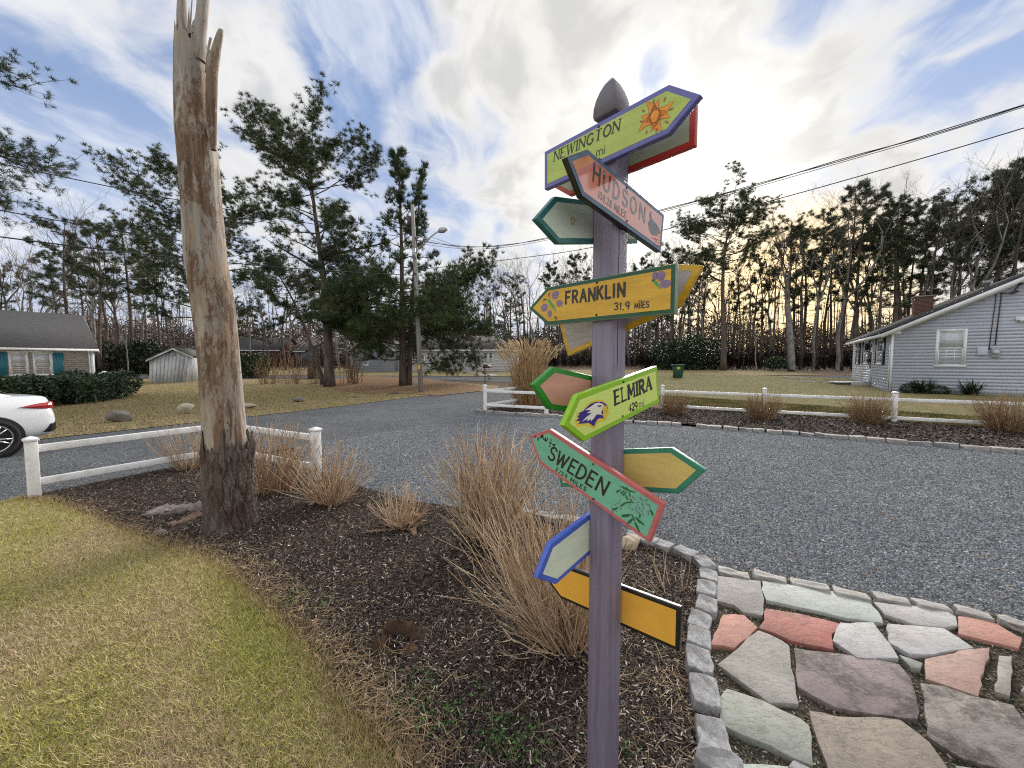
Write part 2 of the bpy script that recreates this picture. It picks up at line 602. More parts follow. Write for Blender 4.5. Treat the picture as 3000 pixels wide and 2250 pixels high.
# lawn beyond the street, pine straw island and the lawn of the pale house
lawn_far = [np.array((-40, -8.0)), np.array((-15.5, 0.3))] + far_edge + [np.array((-0.9, 22.8)), np.array((-0.8, 25.0)), np.array((-5, 28.6)), np.array((-10, 30.6)), np.array((-19, 31.3)), np.array((-34, 31.0)), np.array((-62, 31)), np.array((-62, -8))]
sheet('left_lawn', lawn_far, 0.012, M['lawn_far'])
straw = xyQ([(790, 852), (850, 848), (940, 856), (1035, 846), (1042, 836), (1000, 829), (920, 818), (800, 812), (700, 820), (690, 832), (740, 845)])
sheet('pine_straw_patch', straw, 0.026, M['straw'])
sheet('house_lawn', [(-30, 36.4), (-8, 35.2), (4, 33.9), (16, 35.2), (30, 36.6), (30, 46), (-30, 46)], 0.006, M['lawn_far'])
sheet('back_lawn', [(-60, 36.3), (-19, 36.3), (-19, 52), (-60, 52)], -0.004, M['lawn_far'])
path_pts = [(-2.6, 35.3), (-1.2, 35.4), (-2.0, 38.5), (-4.6, 42.5), (-5.6, 42.5), (-3.6, 38.8)]
sheet('front_walk', path_pts, 0.014, M['concrete'])

# the gravel drive
drive = [np.array(p) for p in [(-4.2, 7.35), (-3.6, 8.0), (-2.2, 10.2), (-1.0, 12.3)]] + \
    xyQ([(1046, 891), (1120, 897), (1190, 901), (1330, 913), (1480, 921), (1700, 939), (1950, 959), (2212, 981)]) + \
    [np.array((14.5, 7.0)), np.array((22, 1.0)), np.array((8, -4)), np.array((2.6, 1.6)), np.array((1.2, 3.3)), np.array((0.2, 4.0)), np.array((-1.0, 4.4)), np.array((-2.6, 5.0)), np.array((-3.6, 6.4))]
sheet('gravel_drive', drive, 0.006, M['gravel'])

# right lawn behind the fence and the mulch strip along it
lawn_r = xyQ([(1430, 868), (1480, 885), (1600, 890), (1760, 900), (1937, 914), (2212, 935)]) + [np.array((19, 5.5)), np.array((60, 5)), np.array((60, 30)), np.array((33, 33.0)),
         np.array((27, 32.6))] + xyQ([(1700, 812), (1500, 809), (1400, 812)]) + [np.array((0, 26.8)), np.array((2.5, 18.0))]
sheet('right_lawn', lawn_r, 0.010, M['lawn_right'])
bed_r = [np.array((-1.25, 12.5)), np.array((-0.4, 14.0)), np.array((1.8, 17.6)), np.array((2.9, 15.5)), np.array((5.2, 13.35)), np.array((7.7, 11.9)), np.array((10.3, 10.5)), np.array((14.2, 8.3)), np.array((20, 5.0)), np.array((20, 3.2))] + \
    xyQ([(2212, 978), (1950, 956), (1700, 936), (1480, 918), (1330, 910), (1190, 898), (1120, 894), (1046, 889)])
sheet('right_mulch_bed', bed_r, 0.030, M['mulch'])

# front lawn and the corner bed
edge = xyQ([(40, 1079), (110, 1087), (180, 1112), (270, 1152), (330, 1175), (400, 1190), (470, 1222), (505, 1255), (545, 1295), (600, 1340), (650, 1390), (690, 1450), (720, 1505), (760, 1560), (800, 1600), (840, 1650), (885, 1740)])
edge = edge + [np.array((-0.55, 1.1)), np.array((-0.5, -3))]
front_lawn = [np.array((-26.0, -12.0)), np.array((-16, -9)), np.array((-7.55, 2.2)), np.array((-6.1, 4.30))] + edge + [np.array((-0.5, -12))]
sheet('front_lawn', front_lawn, 0.022, M['thatch'])
kerb_px = [(1881, 1578), (1941, 1596), (2010, 1622), (2063, 1652), (2075, 1687), (2068, 1728), (2070, 1775), (2050, 1819), (2047, 1874), (2047, 1943), (2063, 2033), (2086, 2155), (2104, 2240)]
kerb_xy = [G(*p, 0.05)[:2] for p in kerb_px]
bed = [np.array((-6.0, 4.42))] + [np.array(p) for p in [(-5.0, 6.5), (-4.62, 6.75), (-4.2, 6.5), (-2.75, 5.6), (-1.9, 4.9), (-1.0, 4.35), (0.2, 3.92), (0.75, 3.75)]] + kerb_xy + \
    [np.array((1.15, 1.3)), np.array((1.2, -3))] + edge[::-1]
sheet('mulch_bed', bed, 0.016, M['mulch'])
patio_poly = kerb_xy[4:] + [np.array((1.15, 1.3)), np.array((1.2, -3)), np.array((9, -3)), np.array((6.0, 1.2))] + [G(2000 + a / 2.212, 1500 + b / 2.212, 0.0)[:2] for a, b in [(2212, 745), (1900, 650), (1500, 590), (1200, 535), (900, 480), (500, 405), (220, 370)]]
patio = sheet('patio', patio_poly, 0.020, M['joint'])

# ---------------------------------------------------------------- grass, mulch chips, gravel, needles
def blades(name, pts, z, h, w, cols, wts, lean=0.9, patch=1.5, cone=1):
    n = len(pts)
    yaw = rng.uniform(0, 2 * math.pi, n)
    le = rng.uniform(0.15 if lean < 1.5 else 0.5, lean, n)
    hh = h * rng.uniform(0.55, 1.35, n)
    ww = w * rng.uniform(0.7, 1.3, n)
    b = np.stack([pts[:, 0], pts[:, 1], hz(pts[:, 1]) + z], 1)
    side = np.stack([np.cos(yaw), np.sin(yaw), np.zeros(n)], 1) * (ww / 2)[:, None]
    out_ = yaw + rng.normal(math.pi / 2, 0.7, n)
    tip = b + np.stack([np.cos(out_) * np.sin(le), np.sin(out_) * np.sin(le), np.cos(le)], 1) * hh[:, None]
    V = np.stack([b - side, b + side, tip], 1).reshape(-1, 3)
    cols = np.array(cols)
    # colour patches: low frequency field picks from the palette
    f = (np.sin(pts[:, 0] * 2.1 * patch + 1.3 * np.sin(pts[:, 1] * 1.7 * patch)) + np.sin(pts[:, 1] * 2.9 * patch + 1.9 * np.sin(pts[:, 0] * 1.3 * patch + 2)) +
         0.8 * np.sin(pts[:, 0] * 6.3 * patch + pts[:, 1] * 5.1 * patch)) / 2.8
    t = np.clip((f * 0.42 + 0.5) + rng.normal(0, 0.22, n), 0, 0.999) * len(cols)
    C = cols[t.astype(int)] * rng.uniform(0.45, 1.25, n)[:, None]
    mb = MB()
    mb.add(V, np.arange(3 * n).reshape(-1, 3), np.repeat(C, 3, 0))
    return obj(name, mb, M['blade'], color=True, kind='stuff')


lawn_near = [p for p in front_lawn if p[1] > -0.5] + [np.array((-0.5, 0.4)), np.array((-9, 0.4))]
lawn_near = [np.array((-7.6, 0.5)), np.array((-7.35, 2.2)), np.array((-6.0, 4.36))] + edge[:-1] + [np.array((-0.6, 0.5))]
pts = scatter(lawn_near, 210000, 1.35, 1.1)
blades('lawn_grass', pts, 0.020, 0.036, 0.0050, [(0.53, 0.41, 0.26), (0.55, 0.445, 0.26), (0.54, 0.45, 0.22), (0.50, 0.44, 0.175), (0.46, 0.42, 0.13), (0.41, 0.40, 0.095), (0.31, 0.33, 0.06)], None, lean=1.6, patch=1.1)
pts = scatter(lawn_near, 8000, 1.2, 1.1)
blades('long_grass', pts, 0.024, 0.075, 0.0038, [(0.50, 0.40, 0.25), (0.44, 0.36, 0.20), (0.34, 0.33, 0.10), (0.28, 0.30, 0.06)], None, lean=1.45, patch=1.7)
# a shaggy fringe of dead grass along the bed
ed = np.array(edge[:-1])
tt = rng.uniform(0, len(ed) - 1.001, 16000)
i0 = tt.astype(int)
pf = ed[i0] + (ed[i0 + 1] - ed[i0]) * (tt - i0)[:, None] + rng.normal(0, 0.045, (len(tt), 2))
blades('edge_grass', pf, 0.018, 0.05, 0.004, [(0.52, 0.40, 0.22), (0.46, 0.35, 0.17), (0.40, 0.34, 0.14)], None, lean=1.4)
ptf = scatter([(-16, 1)] + [tuple(p) for p in far_edge] + [(-5, 27), (-30, 28), (-30, 10)], 90000, 1.2, 1.0)
blades('far_lawn_grass', ptf, 0.012, 0.055, 0.02, [(0.40, 0.31, 0.19), (0.37, 0.295, 0.165), (0.33, 0.28, 0.12), (0.30, 0.27, 0.09)], None, lean=1.3, patch=0.4)
ptf = scatter([p for p in lawn_r if p[1] < 30 and p[0] < 26], 110000, 1.0, 1.0)
blades('right_lawn_grass', ptf, 0.010, 0.07, 0.025, [(0.34, 0.27, 0.13), (0.28, 0.24, 0.10), (0.20, 0.19, 0.07), (0.10, 0.10, 0.04)], None, lean=1.2, patch=1.5)


def chips(name, pts, z, L, w, cols, wts, lift=0.012, tilt=0.35, mt=None, zf=None):
    n = len(pts)
    yaw = rng.uniform(0, 2 * math.pi, n)
    l_ = rng.uniform(L[0], L[1], n) / 2
    w_ = rng.uniform(w[0], w[1], n) / 2
    d = np.stack([np.cos(yaw), np.sin(yaw), rng.normal(0, tilt, n)], 1)
    s_ = np.stack([-np.sin(yaw), np.cos(yaw), rng.normal(0, tilt, n)], 1)
    c = np.stack([pts[:, 0], pts[:, 1], hz(pts[:, 1]) + z + rng.random(n) ** 2 * lift], 1)
    if zf is not None:
        c[:, 2] += zf(pts[:, 0], pts[:, 1])
    V = np.stack([c - d * l_[:, None] - s_ * w_[:, None] * 0.6, c + d * l_[:, None] * 0.9 - s_ * w_[:, None], c + d * l_[:, None] + s_ * w_[:, None] * 0.7, c - d * l_[:, None] * 0.8 + s_ * w_[:, None]], 1).reshape(-1, 3)
    cols = np.array(cols)
    ci = rng.choice(len(cols), n, p=np.array(wts) / np.sum(wts))
    C = cols[ci] * rng.uniform(0.6, 1.35, n)[:, None]
    mb = MB()
    mb.add(V, np.arange(4 * n).reshape(-1, 4), np.repeat(C, 4, 0))
    return obj(name, mb, mt or M['chip'], color=True, kind='stuff')


bed_near = [p for p in bed if p[1] > 0.9]
mulch_cols = [(0.030, 0.022, 0.018), (0.055, 0.040, 0.032), (0.11, 0.080, 0.062), (0.20, 0.155, 0.125), (0.42, 0.37, 0.32)]
pts = scatter(bed_near, 210000, 1.3, 1.1)
chips('mulch_chips', pts, 0.018, (0.010, 0.034), (0.003, 0.008), mulch_cols, [0.30, 0.32, 0.22, 0.11, 0.05], lift=0.022)
pts = scatter(bed_near, 1500, 1.0, 1.1)
chips('pale_chips', pts, 0.034, (0.012, 0.035), (0.004, 0.009), [(0.55, 0.50, 0.43), (0.40, 0.33, 0.26)], [0.6, 0.4], lift=0.012)
pts = scatter(bed_r, 60000, 0.5, 1.1)
chips('fence_bed_chips', pts, 0.032, (0.03, 0.09), (0.012, 0.03), mulch_cols, [0.36, 0.30, 0.22, 0.09, 0.03], lift=0.03)

# pine needles and dead grass lying on the bed near its edge
pn = np.vstack([pf[::6] + np.array([0.10, 0.05]) + rng.normal(0, 0.075, (len(pf[::6]), 2)), scatter(bed_near, 1500, 0.8, 1.1)])
pn = np.vstack([pn, np.array([0.95, 1.75]) + rng.normal(0, 0.25, (450, 2))])
pn = pn[pip([tuple(p) for p in bed], pn[:, 0], pn[:, 1])]
chips('pine_needles', pn, 0.036, (0.05, 0.12), (0.0018, 0.003), [(0.26, 0.175, 0.095), (0.38, 0.28, 0.165), (0.18, 0.12, 0.07)], [0.4, 0.4, 0.2], lift=0.03, tilt=0.25)

# small green weeds in the bed close to the viewer
wd = np.vstack([np.array(G(*Q(x, y))[:2]) + rng.normal(0, sg, (k, 2)) for x, y, sg, k in
                [(1080, 1600, 0.07, 170), (960, 1560, 0.06, 110), (880, 1545, 0.06, 90), (1040, 1500, 0.04, 25), (905, 1480, 0.05, 50), (640, 1300, 0.06, 90), (1130, 1630, 0.08, 110), (700, 1310, 0.05, 40), (1350, 1640, 0.04, 24)]])
chips('weeds', wd, 0.035, (0.008, 0.018), (0.005, 0.011), [(0.055, 0.13, 0.03), (0.08, 0.16, 0.045), (0.04, 0.09, 0.025)], [0.4, 0.3, 0.3], lift=0.03, tilt=0.5)

# gravel: loose stones where they can be told apart
n = 190000
gp = scatter([p for p in drive if True], n, 1.5, 1.2, holes=[])
gp = gp[~pip(patio_poly, gp[:, 0], gp[:, 1])]
gp = gp[(gp[:, 0] > -4) & (np.hypot(gp[:, 0], gp[:, 1]) < 11)]
n = len(gp)
r_ = rng.uniform(0.005, 0.0105, n) * (1 + 0.05 * np.hypot(gp[:, 0], gp[:, 1]))
a0 = rng.uniform(0, 2 * math.pi, n)
ctr = np.stack([gp[:, 0], gp[:, 1], np.full(n, 0.008)], 1)
ring = [ctr + np.stack([np.cos(a0 + k * 2.09 + rng.normal(0, 0.25, n)) * r_, np.sin(a0 + k * 2.09) * r_, np.zeros(n) - 0.002], 1) for k in range(3)]
top = ctr + np.stack([rng.normal(0, 0.3, n) * r_, rng.normal(0, 0.3, n) * r_, r_ * rng.uniform(0.5, 1.1, n)], 1)
V = np.stack(ring + [top], 1).reshape(-1, 3)
ib = np.arange(n)[:, None] * 4
Fg = np.concatenate([ib + np.array([[0, 1, 3]]), ib + np.array([[1, 2, 3]]), ib + np.array([[2, 0, 3]])], 0)
gc = np.array([(0.085, 0.097, 0.108), (0.145, 0.16, 0.175), (0.205, 0.22, 0.232), (0.36, 0.37, 0.37), (0.20, 0.175, 0.15)])
C = gc[rng.choice(5, n, p=[0.26, 0.40, 0.26, 0.03, 0.05])] * rng.uniform(0.7, 1.3, n)[:, None]
mb = MB()
mb.add(V, Fg, np.repeat(C, 4, 0))
obj('loose_gravel', mb, M['stonebit'], color=True, kind='stuff')

dl = scatter([p for p in drive if p[1] > 1.5], 1500, 0.8, 1.2)
dl = dl[~pip(patio_poly, dl[:, 0], dl[:, 1])]
chips('drive_litter', dl, 0.016, (0.02, 0.07), (0.003, 0.012), [(0.30, 0.19, 0.10), (0.20, 0.13, 0.08), (0.42, 0.34, 0.22)], [0.5, 0.3, 0.2], lift=0.006, tilt=0.15)

# pale shell bits lying in the patio joints
pj = scatter([p for p in patio_poly if p[1] > 0.8], 26000, 0.6, 1.1)
chips('joint_pebbles', pj, 0.022, (0.005, 0.016), (0.004, 0.010), [(0.10, 0.085, 0.065), (0.20, 0.17, 0.13), (0.38, 0.35, 0.30), (0.16, 0.10, 0.06), (0.08, 0.10, 0.04)], [0.45, 0.25, 0.08, 0.14, 0.08], lift=0.006)

# ---------------------------------------------------------------- patio flagstones and the cobble kerb
def stone_mat(name, c, c2, dark=0.0, seed=0.0):
    m_ = bpy.data.materials.new(name)
    m_.use_nodes = True
    b = NB(m_.node_tree)
    pr = m_.node_tree.nodes['Principled BSDF']
    co = b.mapping(b.new('ShaderNodeTexCoord').outputs['Object'], loc=(seed * 3.1, seed * 1.7, seed))
    n1 = b.noise(co, 5, 8, 0.65, 0.5)
    n2 = b.noise(b.mapping(co, scale=(1, 3, 1), rot=(0, 0, 0.6)), 8, 8, 0.7)
    col_ = b.mix(b.ss(n1, 0.35, 0.68), c, c2)
    col_ = b.mix(b.m('MULTIPLY', b.ss(n2, 0.5, 0.75), 0.5), col_, tuple(k * 0.7 for k in c))
    grit = b.noise(co, 70, 6, 0.75)
    col_ = b.mix(b.ss(grit, 0.56, 0.70, 0.0, 0.45), col_, tuple(k * 0.5 for k in c))
    col_ = b.mix(b.ss(b.noise(co, 2.4, 7, 0.7), 0.46, 0.66, 0.0, 0.38), col_, (0.27, 0.235, 0.19))
    if dark:
        ed_ = b.m('MULTIPLY', b.ss(b.noise(co, 3.2, 5, 0.7, 0.3), 0.40, 0.56), dark)
        col_ = b.mix(b.m('MULTIPLY', ed_, b.ss(b.noise(co, 24, 6, 0.7), 0.30, 0.55)), col_, (0.075, 0.060, 0.052))
    b.l.new(col_, pr.inputs['Base Color'])
    pr.inputs['Roughness'].default_value = 0.72
    pr.inputs['Specular IOR Level'].default_value = 0.35
    bn = b.new('ShaderNodeBump')
    bn.inputs['Strength'].default_value = 0.8
    bn.inputs['Distance'].default_value = 0.014
    b.l.new(b.m('ADD', b.m('MULTIPLY', n1, 0.35), b.m('ADD', b.m('MULTIPLY', b.noise(co, 45, 6, 0.7), 0.30), b.m('MULTIPLY', b.ss(n2, 0.48, 0.52), 0.12))), bn.inputs['Height'])
    b.l.new(bn.outputs[0], pr.inputs['Normal'])
    return m_


zp = lambda a, b: (2000 + a / 2.212, 1500 + b / 2.212)
SM = {'grey': stone_mat('grey_flagstone', (0.304, 0.289, 0.274), (0.251, 0.239, 0.228), 0.2, 1), 'green': stone_mat('pale_green_flagstone', (0.365, 0.403, 0.365), (0.426, 0.456, 0.418), 0, 2),
      'white': stone_mat('pale_flagstone', (0.456, 0.448, 0.456), (0.395, 0.395, 0.380), 0.1, 3), 'salmon': stone_mat('salmon_flagstone', (0.456, 0.228, 0.179), (0.395, 0.190, 0.148), 0.12, 4),
      'red': stone_mat('red_flagstone', (0.380, 0.129, 0.103), (0.334, 0.118, 0.095), 0.45, 5), 'purple': stone_mat('purple_flagstone', (0.228, 0.179, 0.179), (0.201, 0.160, 0.160), 0.95, 6),
      'tan': stone_mat('tan_flagstone', (0.274, 0.228, 0.186), (0.236, 0.198, 0.160), 0.35, 7), 'dark': stone_mat('stained_flagstone', (0.243, 0.217, 0.194), (0.198, 0.175, 0.160), 1.0, 8),
      'beige': stone_mat('beige_flagstone', (0.319, 0.304, 0.274), (0.274, 0.262, 0.236), 0.25, 9), 'sage': stone_mat('sage_flagstone', (0.304, 0.319, 0.281), (0.266, 0.281, 0.243), 0.25, 10),
      'pink': stone_mat('pink_flagstone', (0.410, 0.251, 0.209), (0.350, 0.220, 0.186), 0.2, 11)}
FLAGS = [('grey', 'grey corner flagstone', [(222, 412), (505, 445), (512, 500), (525, 640), (518, 670), (390, 648), (330, 600), (222, 575), (212, 520)]),
         ('green', 'long pale green flagstone', [(515, 445), (680, 468), (960, 510), (1215, 575), (1290, 680), (1300, 715), (1210, 708), (1000, 672), (800, 625), (540, 570), (512, 500)]),
         ('white', None, [(1235, 580), (1480, 605), (1700, 640), (1770, 680), (1782, 735), (1690, 746), (1500, 724), (1310, 660)]),
         ('salmon', None, [(1785, 675), (2010, 710), (2110, 770), (2200, 820), (2175, 882), (1960, 830), (1785, 785)]),
         ('salmon', None, [(260, 665), (330, 658), (400, 665), (485, 745), (420, 815), (335, 882), (260, 865), (175, 862)]),
         ('red', 'red flagstone with a dark stain', [(540, 625), (760, 660), (1015, 722), (1005, 760), (965, 790), (978, 888), (830, 860), (700, 830), (600, 785), (495, 750), (530, 700), (525, 650)]),
         ('white', None, [(1022, 715), (1235, 715), (1300, 800), (1340, 850), (1400, 945), (1130, 940), (1060, 890), (972, 832), (985, 785)]),
         ('white', None, [(1328, 722), (1500, 735), (1690, 752), (1785, 810), (1885, 880), (1680, 905), (1475, 920), (1340, 845)]),
         ('beige', None, [(490, 765), (560, 790), (640, 830), (690, 865), (700, 960), (730, 1110), (752, 1245), (660, 1235), (560, 1235), (400, 1115), (225, 985), (360, 880)]),
         ('purple', 'purple flagstone with a broad black stain', [(720, 880), (900, 905), (1100, 930), (1250, 955), (1400, 985), (1480, 1080), (1515, 1190), (1535, 1290), (1520, 1340), (1260, 1310), (1120, 1290), (980, 1260), (830, 1180), (745, 1130), (735, 1000)]),
         ('pink', None, [(1570, 950), (1700, 925), (1850, 890), (1990, 880), (1950, 1040), (1915, 1190), (1740, 1130), (1575, 1075)]),
         ('sage', None, [(1400, 922), (1440, 937), (1555, 977), (1540, 1015), (1480, 1005)]),
         ('beige', 'narrow upright sliver of flagstone', [(2050, 930), (2135, 935), (2128, 1060), (2120, 1190), (2028, 1165), (2040, 1040)]),
         ('dark', 'grey brown flagstone with dark stains', [(1540, 1105), (1700, 1130), (1850, 1185), (2000, 1220), (2140, 1250), (2212, 1350), (2350, 1480), (2360, 1660), (2212, 1690), (2010, 1650), (1800, 1590), (1610, 1470), (1580, 1440), (1565, 1260)]),
         ('tan', 'large tan flagstone with a crack', [(820, 1290), (900, 1300), (1000, 1325), (1130, 1330), (1280, 1328), (1410, 1345), (1500, 1410), (1600, 1490), (1680, 1600), (1790, 1760), (970, 1760), (930, 1620), (880, 1500), (840, 1380)]),
         ('sage', None, [(285, 1145), (400, 1180), (520, 1220), (640, 1280), (760, 1330), (820, 1380), (835, 1520), (845, 1640), (700, 1585), (560, 1510), (400, 1450), (245, 1380), (238, 1280), (240, 1200)]),
         ('green', None, [(345, 1635), (560, 1636), (800, 1645), (830, 1740), (390, 1740)]),
         ('sage', None, [(1765, 1640), (1960, 1662), (2140, 1700), (2140, 1790), (1850, 1790)]),
         ('beige', None, [(2260, 900), (2420, 930), (2450, 1120), (2330, 1200), (2190, 1160)]),
         ('grey', None, [(2290, 1240), (2500, 1200), (2640, 1380), (2480, 1480), (2360, 1400)])]


def rough_poly(pts, amp, sub=4):
    out_ = []
    for i in range(len(pts)):
        a, b = np.array(pts[i]), np.array(pts[(i + 1) % len(pts)])
        L = np.linalg.norm(b - a)
        k = max(1, min(sub, int(L / 0.05)))
        for j in range(k):
            p = a + (b - a) * j / k
            if j:
                nrm = np.array([-(b - a)[1], (b - a)[0]]) / (L + 1e-9)
                p = p + nrm * rng.normal(0, min(amp, 0.012 * L + 0.001))
            out_.append(p)
    return out_


for kind_, lab, poly in FLAGS:
    zt = 0.046 + rng.uniform(-0.003, 0.004)
    wp = [G(*zp(*q), zt)[:2] for q in poly]
    wp = rough_poly(wp, 0.006, 7)
    c0 = np.mean(wp, 0)
    mb = MB()
    tx, ty = rng.normal(0, 0.006, 2)
    A = np.array([[p[0], p[1], zt + (p[0] - c0[0]) * tx + (p[1] - c0[1]) * ty] for p in wp])
    mb.prism(A, (0, 0, -0.034))
    o = obj('flagstone', mb, SM[kind_], parent=patio, bevel=0.0018)
    if lab:
        o['label'] = lab

M['granite'] = stone_mat('grey_granite', (0.40, 0.41, 0.42), (0.25, 0.26, 0.275), 0.5, 12)
M['granite_pale'] = stone_mat('pale_granite', (0.46, 0.45, 0.43), (0.33, 0.32, 0.31), 0.3, 13)


def cobble(parent, c, L, w, h, ang, mt):
    """rough hewn block with uneven faces"""
    bm = bmesh.new()
    bmesh.ops.create_cube(bm, size=1)
    bmesh.ops.subdivide_edges(bm, edges=bm.edges[:], cuts=2, use_grid_fill=True)
    for v in bm.verts:
        x, y, z = v.co
        k = 1 - 0.03 * (abs(x * 2) ** 4 * abs(y * 2) ** 4 + abs(z * 2) ** 4 * (abs(x * 2) ** 4 + abs(y * 2) ** 4) * 0.5)
        v.co = Vector((x * k * L + rng.normal(0, 0.0032), y * k * w + rng.normal(0, 0.0035), z * h + rng.normal(0, 0.0035)))
    me = bpy.data.meshes.new('cobblestone')
    bm.to_mesh(me)
    bm.free()
    me.materials.append(mt)
    o = bpy.data.objects.new('cobblestone', me)
    bv = o.modifiers.new('bevel', 'BEVEL')
    bv.width = 0.006
    bv.segments = 2
    bv.angle_limit = math.radians(50)
    COL.objects.link(o)
    o.parent = parent
    p0 = np.array(parent['_o'])
    o.location = [float(q) for q in (np.array(c) - p0)]
    o.rotation_euler = (rng.normal(0, 0.03), rng.normal(0, 0.03), ang)
    return o


kerb = thing('cobble_kerb', 'curved kerb of grey granite cobbles between mulch bed and flagstone patio', 'kerb', (1.6, 2.6, 0))
kp = [np.array(p) for p in [(-0.35, 4.17), (-0.1, 4.08), (0.12, 4.0), (0.36, 3.9), (0.60, 3.80), (0.84, 3.70)]] + kerb_xy + [np.array((1.14, 1.33)), np.array((1.15, 1.14))]
for i in range(len(kp)):
    a = kp[max(i - 1, 0)]
    b_ = kp[min(i + 1, len(kp) - 1)]
    t_ = b_ - a
    L = np.linalg.norm(t_) / (2 if 0 < i < len(kp) - 1 else 1) * 0.91
    cobble(kerb, (kp[i][0], kp[i][1], 0.032 + rng.uniform(-0.010, 0.010)), L, 0.125, 0.085, math.atan2(t_[1], t_[0]), M['granite'])
kerb2 = thing('cobble_kerb', 'row of pale flat cobbles along the top of the flagstone patio beside gravel', 'kerb', (2.6, 2.7, 0))
for (a, b), (c, d) in [((220, 377), (440, 428)), ((446, 400), (680, 455)), ((690, 450), (960, 508)), ((968, 515), (1220, 566)), ((1228, 545), (1480, 598)), ((1484, 592), (1740, 640)), ((1752, 628), (2020, 698)), ((2040, 690), (2230, 748)), ((2250, 760), (2500, 835))]:
    p, q = G(*zp(a, b), 0.04)[:2], G(*zp(c, d), 0.04)[:2]
    t_ = q - p
    cobble(kerb2, (*(p + q) / 2, 0.026), np.linalg.norm(t_) * 0.94, 0.095, 0.07, math.atan2(t_[1], t_[0]), M['granite_pale'])
kerb3 = thing('cobble_kerb', 'long line of pale cobbles edging the mulch strip under the far white fence', 'kerb', (5, 10, 0))
kl = xyQ([(1030, 890), (1120, 897), (1190, 901), (1250, 906), (1330, 913), (1480, 921), (1590, 930), (1700, 939), (1830, 949), (1950, 959), (2080, 970), (2212, 981)]) + [np.array((14.5, 6.0))]
kl = np.array(kl)
sg = np.concatenate([[0], np.cumsum(np.linalg.norm(np.diff(kl, axis=0), axis=1))])
s_ = 0.0
while s_ < sg[-1] - 0.4:
    L = rng.uniform(0.24, 0.36)
    p = np.array([np.interp(s_, sg, kl[:, k]) for k in (0, 1)])
    q = np.array([np.interp(s_ + L, sg, kl[:, k]) for k in (0, 1)])
    t_ = q - p
    if rng.random() > 0.05:
        cobble(kerb3, (*((p + q) / 2 + rng.normal(0, 0.01, 2)), 0.035), L * 0.93, 0.16, 0.10 + rng.uniform(-0.02, 0.02), math.atan2(t_[1], t_[0]), M['granite_pale'] if rng.random() < 0.75 else M['granite'])
    s_ += L
# ------------------------------------------------------------------ painted wood
def paint(name, c, c2=None, rough=0.32, grain=(1, 1, 6), coat=0.0, wear=None, seed=0.0, sc=9, strong=False, chip=None):
    m_ = bpy.data.materials.new(name)
    m_.use_nodes = True
    b = NB(m_.node_tree)
    pr = m_.node_tree.nodes['Principled BSDF']
    co = b.mapping(b.new('ShaderNodeTexCoord').outputs['Object'], scale=grain, loc=(seed, seed * 0.7, seed * 1.3))
    c2 = c2 or tuple(k * 0.86 for k in c)
    n1 = b.noise(co, sc, 7, 0.65, 0.3)
    col_ = b.mix(b.ss(n1, 0.35, 0.7), c, c2)
    if wear:
        col_ = b.mix(b.m('MULTIPLY', b.ss(b.noise(co, sc * 2.2, 8, 0.7), 0.55, 0.75), 0.7), col_, wear)
    co0 = b.new('ShaderNodeTexCoord').outputs['Object']
    if chip:
        col_ = b.mix(b.m('MULTIPLY', b.ss(b.noise(co0, 26, 8, 0.75), 0.60, 0.64), 0.75), col_, chip)
    col_ = b.mix(b.ss(b.noise(co0, 6, 8, 0.7), 0.45, 0.75, 0.0, 0.30), col_, tuple(k * 0.62 for k in c))
    col_ = b.mix(b.ss(b.noise(co, sc * 7, 6, 0.7), 0.55, 0.75, 0.0, 0.5 if strong else 0.22), col_, tuple(k * 0.55 for k in c))
    b.l.new(col_, pr.inputs['Base Color'])
    b.l.new(b.ss(n1, 0.3, 0.7, rough * 0.8, rough * 1.3), pr.inputs['Roughness'])
    pr.inputs['Specular IOR Level'].default_value = 0.5
    pr.inputs['Coat Weight'].default_value = coat
    pr.inputs['Coat Roughness'].default_value = 0.10
    bn = b.new('ShaderNodeBump')
    bn.inputs['Strength'].default_value = 0.5 if strong else 0.25
    bn.inputs['Distance'].default_value = 0.003
    b.l.new(b.noise(co, sc * 5, 5, 0.6), bn.inputs['Height'])
    b.l.new(bn.outputs[0], pr.inputs['Normal'])
    return m_


# ------------------------------------------------------------------ the post with its signs
PA = math.radians(47.5)
dL = np.array([math.cos(PA), -math.sin(PA), 0.0])     # along the front-left face of the post
dR = np.array([math.sin(PA), math.cos(PA), 0.0])      # along the front-right face
nL = np.array([-math.sin(PA), -math.cos(PA), 0.0])
PC = np.array([0.3406, 1.31, 0.0])                    # near edge of the post
PWID = 0.09
TH = 0.020
PLANES = {'L': (PC + nL * TH, dL), 'R': (PC + dL * TH, dR), 'BL': (PC - dL * (PWID + 0.001), dR), 'BR': (PC + dR * (PWID + 0.001), dL)}
UZ = np.array([0, 0, 1.0])


def survey(pl, z, x, y):
    """board coordinates (along, height) of a spot read off an enlarged piece of the photograph"""
    ox, oy, sc = {'3': (1500, 200, 3.687), '4': (1500, 550, 3.687), '5': (1500, 1000, 3.687), '6': (1500, 1400, 3.017)}[z]
    P0, h = PLANES[pl]
    N = np.cross(h, UZ)
    r = ray(ox + x / sc, oy + y / sc)
    k = np.dot(P0 - np.array([0, 0, EYE]), N) / np.dot(r, N)
    X = np.array([0, 0, EYE]) + k * r
    return np.array([np.dot(X - P0, h), X[2]])


